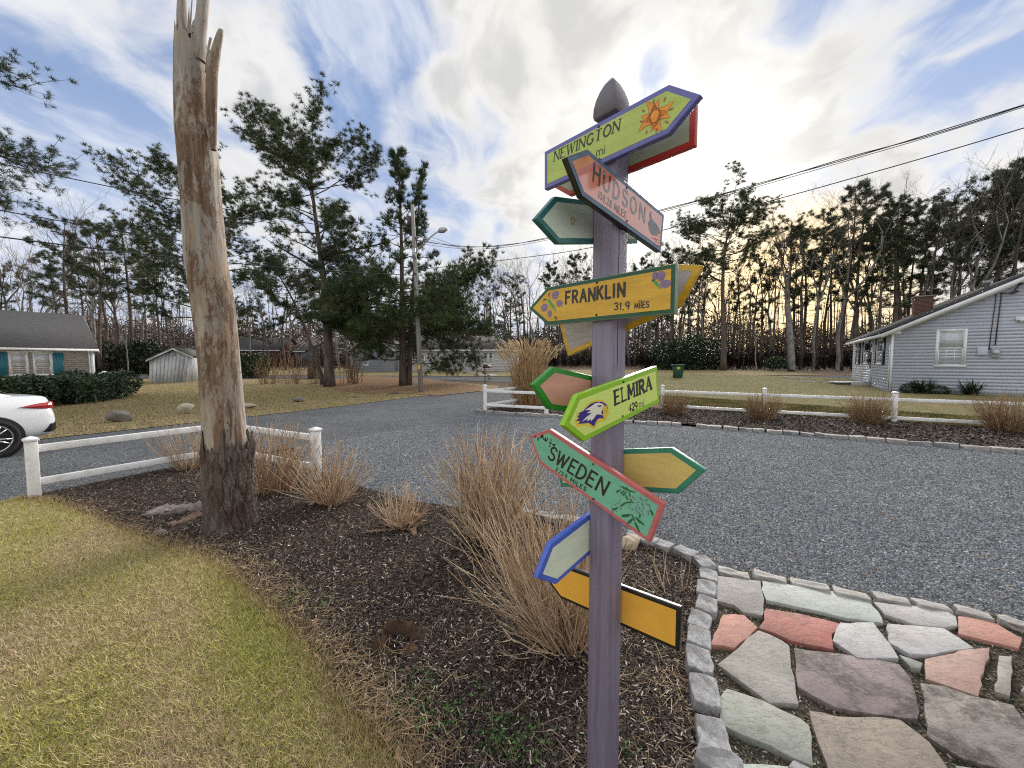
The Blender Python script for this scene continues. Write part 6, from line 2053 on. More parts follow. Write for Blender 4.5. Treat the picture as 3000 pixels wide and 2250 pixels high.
    for x0, x1, sh in [(228, 250, ((250, 266), (218, 228))), (306, 362, ((291, 303), (364, 378))), (456, 524, ((441, 454), (526, 552)))]:
        a0, a1 = fu(x1), fu(x0)
        window(FW, t, a0, a1, 1.48, 3.02, 2, 2, True, 'glass', 0.09)
        for p, q in sh:
            mb = MB()
            aa, bb = sorted((fu(p), fu(q)))
            FW.slab(mb, aa, bb, 1.46, 3.04, 0.02, 0.06)
            obj('shutter', mb, M['navy_shutter'], t)
    mb = MB()
    a0, a1 = sorted((fu(384), fu(412)))
    FW.slab(mb, a0, a1, 0.35, 2.9, 0.01, 0.06)
    dr = obj('door', mb, M['white_paint'], t)
    mb = MB()
    FW.slab(mb, a0 + 0.12 * (a1 - a0), a1 - 0.12 * (a1 - a0), 1.2, 2.8, 0.06, 0.065)
    obj('pane', mb, M['glass'], dr)
    mb = MB()
    a = fu(368)
    mb.tube([FW(a, 2.42, 0.16), FW(a, 2.5, 0.16), FW(a, 2.72, 0.16), FW(a, 2.82, 0.16)], [0.06, 0.11, 0.13, 0.02], 6)
    mb.tube([FW(a, 2.82, 0.16), FW(a, 2.9, 0.1), FW(a, 2.86, 0.02)], 0.014, 5)
    obj('lantern', mb, M['black'], t)
    mb = MB()
    a = fu(400)
    FW.slab(mb, a - 0.14, a + 0.12, 1.62, 1.86, 0.05, 0.25)
    obj('letter_box', mb, M['black'], t, bevel=0.05)
    mb = MB()
    FW.slab(mb, fu(410), fu(380) + 0.3, -0.1, 0.33, 0.03, 0.9)
    obj('doorstep', mb, M['concrete'], t)
    # brick chimney on the front slope
    cs, ct = 5.1, 2.25
    c0 = K + np.array([*(g_ * ct + f_ * cs), 0])
    CHX, CHY, B0, B1 = 0.80, 0.55, 3.9, 5.62
    mb = MB()
    ang = math.atan2(g_[1], g_[0])
    mb.box((c0[0], c0[1], (B0 + B1) / 2), (CHX - 0.02, CHY - 0.02, B1 - B0), ang)
    ch_ = obj('chimney', mb, M['mortar'], t)
    mb = MB()
    mb.box((c0[0], c0[1], B1 + 0.03), (CHX + 0.10, CHY + 0.10, 0.07), ang)
    obj('chimney_cap', mb, M['mortar'], ch_)
    bm_ = None
    zz, row = 4.15, 0
    a2, n2 = np.array([*g_, 0]), np.array([*f_, 0])
    while zz < B1 - 0.05:
        for face in (0, 1):
            half = CHX / 2 if face == 0 else CHY / 2
            dirv, nv, off = (a2, -n2, CHY / 2) if face == 0 else (n2, -a2, CHX / 2)
            x = -half - (0.10 if row % 2 else 0)
            while x < half - 0.03:
                x0, x1 = max(x, -half), min(x + 0.20, half)
                if x1 - x0 > 0.04:
                    mb = MB()
                    p = c0 * np.array([1, 1, 0]) + dirv * (x0 + x1) / 2 + nv * off + UZ * (zz + 0.033)
                    mb.box((0, 0, 0), (x1 - x0 - 0.012, 0.03, 0.064), math.atan2(dirv[1], dirv[0]))
                    o = obj('brick', mb, M['brick'], ch_, origin=np.zeros(3))
                    o.location = [float(q) for q in (p - np.array(ch_['_o']))]
                x += 0.212
        zz += 0.078
        row += 1
    mb = MB()
    pv = K + np.array([*(g_ * 3.9 + f_ * 2.0), 0])
    mb.tube([pv + UZ * 5.2, pv + UZ * 5.75, pv + UZ * 5.76, pv + UZ * 5.9], [0.09, 0.09, 0.14, 0.14], 10)
    obj('vent_pipe', mb, M['box_grey'], t)


gable_house_right()


def yucca(label, g, n, L, seed):
    r2 = np.random.default_rng(seed)
    mb = MB()
    for _ in range(n):
        a, el = r2.uniform(0, 6.28), r2.uniform(0.1, 1.35)
        d = np.array([math.cos(a) * math.cos(el), math.sin(a) * math.cos(el), math.sin(el)])
        s_ = np.cross(d, UZ)
        s_ /= np.linalg.norm(s_)
        l_ = L * r2.uniform(0.6, 1.1)
        b = g + np.array([r2.normal(0, 0.12), r2.normal(0, 0.12), 0.05])
        m1, tp = b + d * l_ * 0.55, b + d * l_ - UZ * l_ * 0.12
        mb.add([b - s_ * 0.02, b + s_ * 0.02, m1 + s_ * 0.032, m1 - s_ * 0.032, tp], [[0, 1, 2, 3], [3, 2, 4]], r2.uniform(0.6, 1.3))
    t = thing('yucca_plant', label, 'plant', g, 'spiky plants along the grey gable wall')
    obj('leaves', mb, M['leaf'], t, color=True)


yucca('larger dark spiky plant at the white corner board of the gable house', np.array([21.4, 20.0, 0]), 110, 1.0, 1)
yucca('lower spreading spiky plant against the gable wall, further from the corner', np.array([22.7, 19.0, 0]), 100, 0.95, 2)
g = np.array([22.0, 19.6, 0])
hedge('low dark ground cover between the two spiky plants', [(21.1, 20.3, 0.2, 0.45, 0.4, 0.35), (21.9, 19.8, 0.15, 0.6, 0.4, 0.28)], 1500, 0.10, 8, cat='plant', name='ground_cover')


def left_house():
    K = np.array([-30.4, 28.0, float(hz(28))])
    w_, p_ = np.array([-0.5736, -0.8192]), np.array([-0.8192, 0.5736])
    t = thing('shingled_house', 'weathered shingle house with charcoal roof and teal shutters behind the evergreen hedge', 'house', K)
    FW = Frame(K, w_, (0.8192, -0.5736))
    EZ, PI_, DEP, LEN = 2.40, 0.53, 10.0, 12.0
    RZ = EZ + PI_ * DEP / 2
    n_ = -np.array([*p_, 0])
    mb = MB()
    mb.prism([FW(0.01, -0.5, -0.02), FW(0.01, -0.5, -DEP), FW(0.01, EZ, -DEP), FW(0.01, RZ, -DEP / 2), FW(0.01, EZ, -0.02)], FW.a * LEN)
    obj('wall', mb, M['mortar'], t)
    mb = MB()
    r2 = np.random.default_rng(5)
    z = -0.2
    while z < EZ - 0.04:
        x = -r2.uniform(0, 0.1)
        while x < LEN:
            wd = r2.uniform(0.09, 0.20)
            c = r2.uniform(0.86, 1.1)
            V = [FW(max(x, 0), z, 0.026), FW(x + wd - 0.006, z, 0.026), FW(x + wd - 0.006, z + 0.15, 0.004), FW(max(x, 0), z + 0.15, 0.004), FW(max(x, 0), z, 0), FW(x + wd - 0.006, z, 0)]
            mb.add(V, [[3, 2, 1, 0], [1, 5, 4, 0]], (c, c, c))
            x += wd
        z += 0.135
    o = obj('wall_shingles', mb, M['shingle'], t, color=True)
    o['kind'] = 'stuff'
    mb = MB()
    FW.slab(mb, -0.02, 0.14, -0.5, EZ - 0.05, 0.0, 0.045)
    mb.prism([FW(-0.02, -0.5, 0.045), FW(-0.02, -0.5, -0.12), FW(-0.02, EZ - 0.05, -0.12), FW(-0.02, EZ - 0.05, 0.045)], -FW.a * 0.03)
    obj('corner_board', mb, M['white_paint'], t)
    # roof
    mb = MB()
    e = 0.30
    for sd in (0, 1):
        q = lambda d, a: FW(a, EZ + 0.08 + min(d, DEP - d) * PI_, -d)
        d0, d1 = (-e, DEP / 2) if sd == 0 else (DEP + e, DEP / 2)
        mb.prism([q(d0, -0.25), q(d1, -0.25), q(d1, LEN + 0.3), q(d0, LEN + 0.3)], UZ * 0.07)
    obj('roof', mb, M['roof_dark'], t)
    mb = MB()
    mb.prism([FW(-0.25, EZ - 0.16, e + 0.02), FW(LEN, EZ - 0.16, e + 0.02), FW(LEN, EZ + 0.0, e + 0.02), FW(-0.25, EZ + 0.0, e + 0.02)], -FW.n * 0.03)
    mb.prism([FW(-0.2, EZ - 0.10, 0), FW(LEN, EZ - 0.10, 0), FW(LEN, EZ - 0.10, e), FW(-0.2, EZ - 0.10, e)], UZ * 0.02)
    obj('gutter', mb, M['white_paint'], t)
    mb = MB()
    mb.tube([FW(0.24, EZ - 0.1, 0.25), FW(0.22, EZ - 0.3, 0.08), FW(0.22, -0.3, 0.08)], 0.04, 6)
    obj('downpipe', mb, M['white_paint'], t)
    mb = MB()
    mb.prism([FW(-0.28, EZ + 0.03 - e * PI_, e), FW(-0.28, RZ + 0.08, -DEP / 2), FW(-0.28, RZ - 0.08, -DEP / 2), FW(-0.28, EZ - 0.14 - e * PI_, e)], FW.a * 0.03)
    obj('rake_board', mb, M['white_paint'], t)
    fu = lambda x: FW.at(x / 3.687)
    zt, zb_ = 2.12, 0.55
    for x0, x1 in ((110, 326), (372, 586)):
        window(FW, t, fu(x1), fu(x0), zb_, zt, 2, 2, True, 'blind', 0.10)
    mb = MB()
    FW.slab(mb, fu(612), fu(92), zt, zt + 0.09, 0.0, 0.075)
    obj('lintel_board', mb, M['white_paint'], t)
    for x0, x1 in ((590, 703), (-6, 96)):
        a0, a1 = fu(x1), fu(x0)
        for k in range(3):
            mb = MB()
            FW.slab(mb, a0 + (a1 - a0) * k / 3 + 0.006, a0 + (a1 - a0) * (k + 1) / 3 - 0.006, zb_, zt - 0.02, 0.03, 0.06)
            obj('shutter_board', mb, M['teal_shutter'], t)


left_house()


def shed():
    Y0 = 28.0
    A = lambda x, y, d=0.0: P(0 + x / 3.687, 880 + y / 3.687, Y0 + d)
    g0 = G(495, 1127)
    t = thing('garden_shed', 'small whitewashed board shed with leaning end wall and mossy gable roof', 'shed', g0)
    nrm = np.array([0.32, -0.947, 0])       # gable faces us, slightly right
    def pt(x, y, off=0.0):
        r = ray(x / 3.687, 880 + y / 3.687)
        P0 = np.array([g0[0], Y0, 0])
        k = np.dot(P0 - np.array([0, 0, EYE]), nrm) / np.dot(r, nrm)
        return np.array([0, 0, EYE]) + k * r + nrm * off
    back = -nrm * 3.0
    prof = [(1612, 912), (2034, 896), (2090, 628), (1882, 540), (1612, 655)]
    mb = MB()
    mb.prism([pt(x, y, -0.03) for x, y in prof], back)
    obj('wall', mb, M['shed_board'], t)
    n = 11
    for k in range(n):
        xb0, xb1 = 1612 + (2034 - 1612) * k / n, 1612 + (2034 - 1612) * (k + 1) / n
        xt0, xt1 = 1612 + (2090 - 1612) * k / n, 1612 + (2090 - 1612) * (k + 1) / n
        yt = lambda x: (655 + (540 - 655) * (x - 1612) / 270) if x < 1882 else (540 + (628 - 540) * (x - 1882) / 208)
        yb = lambda x: 912 - 16 * (x - 1612) / 422
        pl = [(xb0 + 2, yb(xb0)), (xb1 - 2, yb(xb1)), (xt1 - 2, yt(xt1))] + ([(1882, 541)] if xt0 < 1882 < xt1 else []) + [(xt0 + 2, yt(xt0))]
        mb = MB()
        mb.prism([pt(x, y, -0.012 + 0.006 * (k % 2)) for x, y in pl], nrm * 0.025)
        obj('plank', mb, M['shed_board'], t)
    mb = MB()
    pk, le, re_ = (1882, 514), (1592, 646), (2098, 608)
    for a, b in ((pk, le), (pk, re_)):
        mb.prism([pt(*a, 0.2), pt(*b, 0.2), pt(*b, 0.2) + back * 1.14, pt(*a, 0.2) + back * 1.14], UZ * 0.06)
    obj('roof', mb, M['moss_roof'], t)
    mb = MB()
    for a, b in ((pk, le), (pk, re_)):
        mb.prism([pt(*a, 0.21) - UZ * 0.015, pt(*b, 0.21) - UZ * 0.015, pt(*b, 0.21) - UZ * 0.13, pt(*a, 0.21) - UZ * 0.13], nrm * 0.03)
    obj('rake_board', mb, M['shed_board'], t)
    mb = MB()
    mb.prism([pt(1868, 558, 0.02), pt(1900, 558, 0.02), pt(1900, 596, 0.02), pt(1868, 596, 0.02)], nrm * 0.02)
    v = obj('vent', mb, M['box_grey'], t)
    # door in the side wall and a small ramp
    s0 = pt(1612, 912)
    left = pt(1612, 655)
    bk = back / 3.0
    mb = MB()
    on = np.array([nrm[1], -nrm[0], 0])      # outward of the left wall
    q = lambda d, z: np.array([s0[0], s0[1], s0[2]]) + bk * d + UZ * z + on * 0.012
    mb.prism([q(0.5, 0.12), q(1.9, 0.12), q(1.9, 1.75), q(0.5, 1.75)], on * 0.03)
    obj('door', mb, M['shed_board'], t)
    mb = MB()
    mb.prism([q(0.5, 0.08), q(1.9, 0.08), q(1.9, 0.0) + on * 1.4, q(0.5, 0.0) + on * 1.4], UZ * 0.05)
    obj('ramp', mb, M['moss_roof'], t)


shed()


def centre_house():
    Y0 = 43.6
    z0 = float(hz(Y0))
    t = thing('ranch_house', 'long light grey ranch house with white trimmed windows behind the white pine', 'house', (-6.0, Y0, z0))
    FW = Frame((0.6, Y0 - 0.6, z0), (-1.0, 0.03), (-0.03, -1.0))
    LEN, EZ, DEP = 14.0, 2.38, 8.0
    mb = MB()
    FW.slab(mb, 0, LEN, -0.4, EZ, -DEP, -0.01)
    obj('wall', mb, M['siding2'], t)
    mb = MB()
    for i in range(14):
        V = [FW(0, i * 0.17, 0.03), FW(LEN, i * 0.17, 0.03), FW(LEN, i * 0.17 + 0.175, 0.004), FW(0, i * 0.17 + 0.175, 0.004), FW(0, i * 0.17, -0.01), FW(LEN, i * 0.17, -0.01)]
        mb.add(V, [[3, 2, 1, 0], [1, 5, 4, 0]])
    o = obj('siding', mb, M['siding2'], t)
    o['kind'] = 'stuff'
    mb = MB()
    e = 0.4
    RZ = EZ + 1.75
    hip = 2.6
    c = [FW(-e, EZ, e), FW(LEN + e, EZ, e), FW(LEN + e, EZ, -DEP - e), FW(-e, EZ, -DEP - e), FW(hip, RZ, -DEP / 2), FW(LEN - 1.0, RZ, -DEP / 2)]
    mb.add(np.array(c) + UZ * 0.02, [[1, 0, 4, 5], [0, 3, 4], [2, 1, 5], [3, 2, 5, 4], [0, 1, 2, 3]])
    obj('roof', mb, M['roof_brown'], t)
    mb = MB()
    FW.slab(mb, -e, LEN + e, EZ - 0.14, EZ + 0.01, e - 0.02, e + 0.03)
    obj('fascia', mb, M['white_paint'], t)
    fu = lambda x: FW.at(1000 + x / 3.687)
    zv = lambda y: FW.zat(4, 900 + y / 3.687) - z0
    for x0, x1, y0, y1, cols, pn in [(1208, 1260, 482, 612, 1, 'glass'), (1260, 1340, 482, 612, 3, 'glass'), (1340, 1392, 482, 612, 1, 'glass'), (1534, 1588, 486, 616, 1, 'glass'), (1588, 1642, 486, 616, 1, 'glass'), (1686, 1740, 487, 540, 1, 'glass'), (1764, 1812, 487, 540, 1, 'glass'), (770, 905, 500, 625, 2, 'glass')]:
        window(FW, t, fu(x1), fu(x0), zv(y1), zv(y0), cols, 2, y1 - y0 > 90, pn, 0.10)
    mb = MB()
    FW.slab(mb, fu(1125), fu(1052), 0.1, 2.1, 0.02, 0.07)
    obj('door', mb, M['white_paint'], t)
    mb = MB()
    a = fu(1343)
    c = FW(a, EZ + 1.0, -2.6)
    mb.box((c[0], c[1], c[2] + 0.4), (0.8, 0.7, 1.9))
    obj('chimney', mb, M['brick'], t)
    # darker wing on the left with a gable towards the street
    Wg = Frame((-12.9, 42.4, z0), (-1.0, 0.03), (-0.03, -1.0))
    mb = MB()
    WL = 5.0
    mb.prism([Wg(0, -0.4), Wg(WL, -0.4), Wg(WL, EZ), Wg(WL / 2, EZ + 1.7), Wg(0, EZ)], -Wg.n * 6)
    obj('wing_wall', mb, M['siding3'], t)
    mb = MB()
    for i in range(22):
        zz = i * 0.17
        lim = max(0, (zz + 0.17 - EZ) / 0.68)
        if lim > WL / 2 - 0.1:
            break
        mb.add([Wg(lim, zz, 0.03), Wg(WL - lim, zz, 0.03), Wg(WL - lim, zz + 0.175, 0.004), Wg(lim, zz + 0.175, 0.004)], [[3, 2, 1, 0]])
    o = obj('wing_siding', mb, M['siding3'], t)
    o['kind'] = 'stuff'
    mb = MB()
    for a, b in ((-0.3, WL / 2), (WL + 0.3, WL / 2)):
        za = EZ - 0.2
        mb.prism([Wg(a, za, 0.3), Wg(b, EZ + 1.72, 0.3), Wg(b, EZ + 1.72, -6), Wg(a, za, -6)], UZ * 0.1)
    obj('wing_roof', mb, M['roof_brown'], t)
    mb = MB()
    for a, b in ((-0.3, WL / 2), (WL + 0.3, WL / 2)):
        mb.prism([Wg(a, EZ - 0.2, 0.31), Wg(b, EZ + 1.72, 0.31), Wg(b, EZ + 1.54, 0.31), Wg(a, EZ - 0.38, 0.31)], Wg.n * 0.03)
    obj('rake_board', mb, M['white_paint'], t)
    window(Wg, t, Wg.at(1000 + 300 / 3.687), Wg.at(1000 + 240 / 3.687), zv(632), zv(545), 1, 1, True, 'glass', 0.12)


centre_house()


def far_house(label, u, v, Y0, wid, dep, ez, rz, wall, roof, rot):
    c = P(u, v, Y0)
    z0 = float(hz(Y0))
    g = np.array([c[0], Y0, z0])
    t = thing('distant_house', label, 'house', g)
    ca, sa = math.cos(rot), math.sin(rot)
    fr = Frame(g, (ca, sa), (sa, -ca))
    mb = MB()
    fr.slab(mb, -wid / 2, wid / 2, -0.5, ez, -dep, 0)
    obj('wall', mb, M[wall], t)
    mb = MB()
    for s_ in (0, 1):
        d0 = 0.3 if s_ == 0 else -dep - 0.3
        mb.prism([fr(-wid / 2 - 0.3, ez - 0.1, d0), fr(wid / 2 + 0.3, ez - 0.1, d0), fr(wid / 2 + 0.3, rz, -dep / 2), fr(-wid / 2 - 0.3, rz, -dep / 2)], UZ * 0.12)
    obj('roof', mb, M[roof], t)
    mb = MB()
    mb.prism([fr(-wid / 2 - 0.01, ez, -0.01), fr(-wid / 2 - 0.01, ez, -dep), fr(-wid / 2 - 0.01, rz, -dep / 2)], fr.a * 0.05)
    mb.prism([fr(wid / 2 + 0.01, ez, -0.01), fr(wid / 2 + 0.01, ez, -dep), fr(wid / 2 + 0.01, rz, -dep / 2)], -fr.a * 0.05)
    obj('gable', mb, M[wall], t)
    mb = MB()
    fr.slab(mb, -wid / 2 - 0.3, wid / 2 + 0.3, ez - 0.25, ez - 0.08, 0.3, 0.34)
    obj('fascia', mb, M['white_paint'], t)
    for x in (-wid * 0.28, wid * 0.2):
        window(fr, t, x - 0.55, x + 0.55, 0.9, 2.1, 2, 1, True, 'glass', 0.1)


far_house('distant brown house with dark roof seen through the trees right of the dead trunk', 735, 1060, 58, 8, 8, 2.5, 4.4, 'brick', 'roof_dark', 0.1)
far_house('distant low house with grey roof and white eave between the bare hedge stems', 830, 1060, 62, 9, 8, 2.3, 4.0, 'siding3', 'roof_brown', -0.3)
far_house('distant pale blue house half hidden by the leaning pine', 945, 1060, 64, 7, 8, 2.8, 4.6, 'siding2', 'roof_brown', 0.2)

# ------------------------------------------------------------------ utility pole, street light, wires
M['pole'] = mat('weathered_pole_wood', (0.22, 0.21, 0.20), (0.32, 0.31, 0.295), 6, (1, 1, 0.1), rough=0.9, bump=0.4, bscale=20)
M['galv'] = mat('galvanised_steel', (0.42, 0.44, 0.46), rough=0.4, metal=0.4)
PB, PT = G(1234, 1150), P(1208, 600, 20.9)
pole = thing('utility_pole', 'weathered wooden utility pole with a yellow tag and a street light arm', 'pole', PB)
mb = MB()
mb.tube([PB - UZ * 0.2, PB * 0.5 + PT * 0.5, PT], [0.135, 0.115, 0.09], 14)
obj('shaft', mb, M['pole'], pole, smooth=True)
pa = lambda v: PB + (PT - PB) * ((1150 - v) / 550)
mb = MB()
arm = [pa(745), P(1226, 728, 20.6), P(1245, 712, 20.3), P(1262, 694, 20.1), P(1280, 680, 20.0), P(1296, 676, 19.9)]
mb.tube(arm, 0.035, 8)
obj('lamp_arm', mb, M['galv'], pole, smooth=True)
mb = MB()
h0, h1 = P(1284, 679, 20.0), P(1312, 671, 19.8)
mb.tube([h0, h0 * 0.8 + h1 * 0.2 + UZ * 0.03, h0 * 0.45 + h1 * 0.55 + UZ * 0.02, h1], [0.06, 0.13, 0.15, 0.04], 12)
obj('lamp_head', mb, M['galv'], pole, smooth=True)
mb = MB()
mb.box(pa(1076) + np.array([-0.02, -0.14, 0]), (0.11, 0.02, 0.26))
obj('tag', mb, M['p_tag'] if 'p_tag' in M else mat('yellow_tag', (0.72, 0.46, 0.02), rough=0.5), pole)
mb = MB()
mb.tube([pa(648) + np.array([-0.20, 0, -0.25]), pa(648) + np.array([-0.20, 0, 0.25])], 0.11, 10)
mb.box(pa(660) + np.array([-0.13, 0, 0]), (0.14, 0.06, 0.08))
mb.tube([pa(802) + np.array([0.0, -0.16, -0.03]), pa(802) + np.array([0.0, -0.16, 0.06])], 0.06, 8)
mb.tube([pa(698) + np.array([0.13, -0.1, -0.06]), pa(698) + np.array([0.13, -0.1, 0.06])], 0.05, 8)
obj('fittings', mb, M['iron'], pole)
mb = MB()
mb.box(pa(742) + np.array([0.0, -0.14, 0]), (0.16, 0.1, 0.5))
obj('bracket', mb, M['galv'], pole)


def spline(pts, n=60):
    pts = np.array(pts, float)
    s_ = np.concatenate([[0], np.cumsum(np.linalg.norm(np.diff(pts, axis=0), axis=1))])
    k = len(pts)
    out_ = []
    for q in np.linspace(0, s_[-1], n):
        i = min(max(np.searchsorted(s_, q) - 1, 0), k - 2)
        t = (q - s_[i]) / (s_[i + 1] - s_[i])
        p0, p1, p2, p3 = pts[max(i - 1, 0)], pts[i], pts[i + 1], pts[min(i + 2, k - 1)]
        out_.append(0.5 * (2 * p1 + (p2 - p0) * t + (2 * p0 - 5 * p1 + 4 * p2 - p3) * t * t + (3 * p1 - p0 - 3 * p2 + p3) * t ** 3))
    return np.array(out_)


M['wire'] = mat('black_cable', (0.05, 0.05, 0.055), rough=0.6)


def wire(label, pts, r=0.012, twist=False, group='overhead wires'):
    mb = MB()
    c = spline(pts)
    if twist:
        for k in (0, 1):
            a = np.linspace(0, 40, len(c)) + k * math.pi
            mb.tube(c + np.stack([np.zeros(len(c)), np.zeros(len(c)), 0.02 * np.sin(a)], 1) + np.stack([0.02 * np.cos(a), 0 * a, 0 * a], 1), r, 5)
    else:
        mb.tube(c, r, 5)
    o = obj('overhead_wire', mb, M['wire'], origin=c[0])
    return tag(o, label, 'wire', group)


dirL = np.array([-0.55, -0.83, 0])
for v_end, zs, lab, r in [(698, (6.5, 6.3, 7.6), 'uppermost overhead wire on the left, meeting the utility pole', 0.014), (795, (5.35, 5.3, 6.2), 'middle overhead wire on the left, meeting the utility pole', 0.014), (806, (4.70, 4.6, 5.4), 'lowest and thickest overhead wire on the left, meeting the utility pole', 0.018)]:
    a = pa(v_end) + np.array([-0.1, -0.1, 0])
    L = lambda t, z: np.array([a[0] + dirL[0] * t, a[1] + dirL[1] * t, z])
    wire(lab, [a, L(7, a[2] * 0.45 + zs[0] * 0.55 - 0.12), L(13.6, zs[0]), L(20, zs[1]), L(34, zs[2])], r)
Rr = lambda s_, z: np.array([-5.2 + 17.2 * s_, 20.7 - 11.7 * s_, z])
wire('twin overhead cable sagging from the utility pole behind the post to the right', [pa(704) + np.array([0.1, -0.1, 0]), Rr(0.192, 7.05), Rr(0.372, 6.74), Rr(0.643, 6.93), Rr(0.82, 7.2), Rr(1.0, 7.57), Rr(1.4, 8.9)], 0.013, True)
wire('thin overhead wire running beside the twin cable on its lower side', [pa(712) + np.array([0.1, -0.1, 0]), Rr(0.192, 6.95), Rr(0.372, 6.66), Rr(0.643, 6.86), Rr(0.82, 7.13), Rr(1.0, 7.53), Rr(1.4, 8.85)], 0.009)
wire('lower single overhead wire crossing the trees on the right', [pa(790) + np.array([0.1, -0.1, 0]), Rr(0.3, 6.15), Rr(0.5, 6.05), Rr(0.709, 6.4), Rr(0.847, 6.67), Rr(1.0, 7.05), Rr(1.4, 8.2)], 0.014)
wire('service wire dropping from the utility pole to the ranch house', [pa(690) + np.array([0.1, 0, 0]), P(1350, 728, 28), P(1450, 760, 36), P(1530, 800, 43)], 0.018)
wire('thin street light wire crossing behind the lamp head', [P(1262, 694, 20.3), P(1340, 722, 23), P(1396, 748, 26), P(1480, 800, 34)], 0.012)
# ------------------------------------------------------------------ trees
def needles(mb, pos, dirs, per, L, w, seed, spread=0.75, droop=0.0, shade=(0.55, 1.35)):
    """tufts of thin needle sprays; pos, dirs: (n,3)"""
    r2 = np.random.default_rng(seed)
    n = len(pos)
    p = np.repeat(pos, per, 0)
    d = np.repeat(dirs, per, 0)
    q = r2.normal(0, 1, p.shape)
    q /= np.linalg.norm(q, axis=1, keepdims=True)
    d = d * (1 - spread * 0.55) + q * spread
    d[:, 2] -= droop
    d /= np.linalg.norm(d, axis=1, keepdims=True)
    l_ = L * r2.uniform(0.6, 1.25, len(p))[:, None]
    s_ = np.cross(d, r2.normal(0, 1, p.shape))
    s_ /= np.linalg.norm(s_, axis=1, keepdims=True) + 1e-9
    b = p + q * L * 0.12
    V = np.stack([b - s_ * w * 0.5, b + s_ * w * 0.5, b + d * l_], 1).reshape(-1, 3)
    c = np.repeat(np.repeat(r2.uniform(*shade, n), per) * r2.uniform(0.8, 1.2, len(p)), 3)
    mb.add(V, np.arange(3 * len(p)).reshape(-1, 3), c[:, None] * np.ones(3))


def curve_branch(r2, b, d, L, n=6, up=0.10, wob=0.12):
    pts = [np.array(b)]
    d = np.array(d, float)
    for k in range(n - 1):
        d = d + r2.normal(0, wob, 3) + np.array([0, 0, up])
        d /= np.linalg.norm(d)
        pts.append(pts[-1] + d * L / (n - 1))
    return np.array(pts)


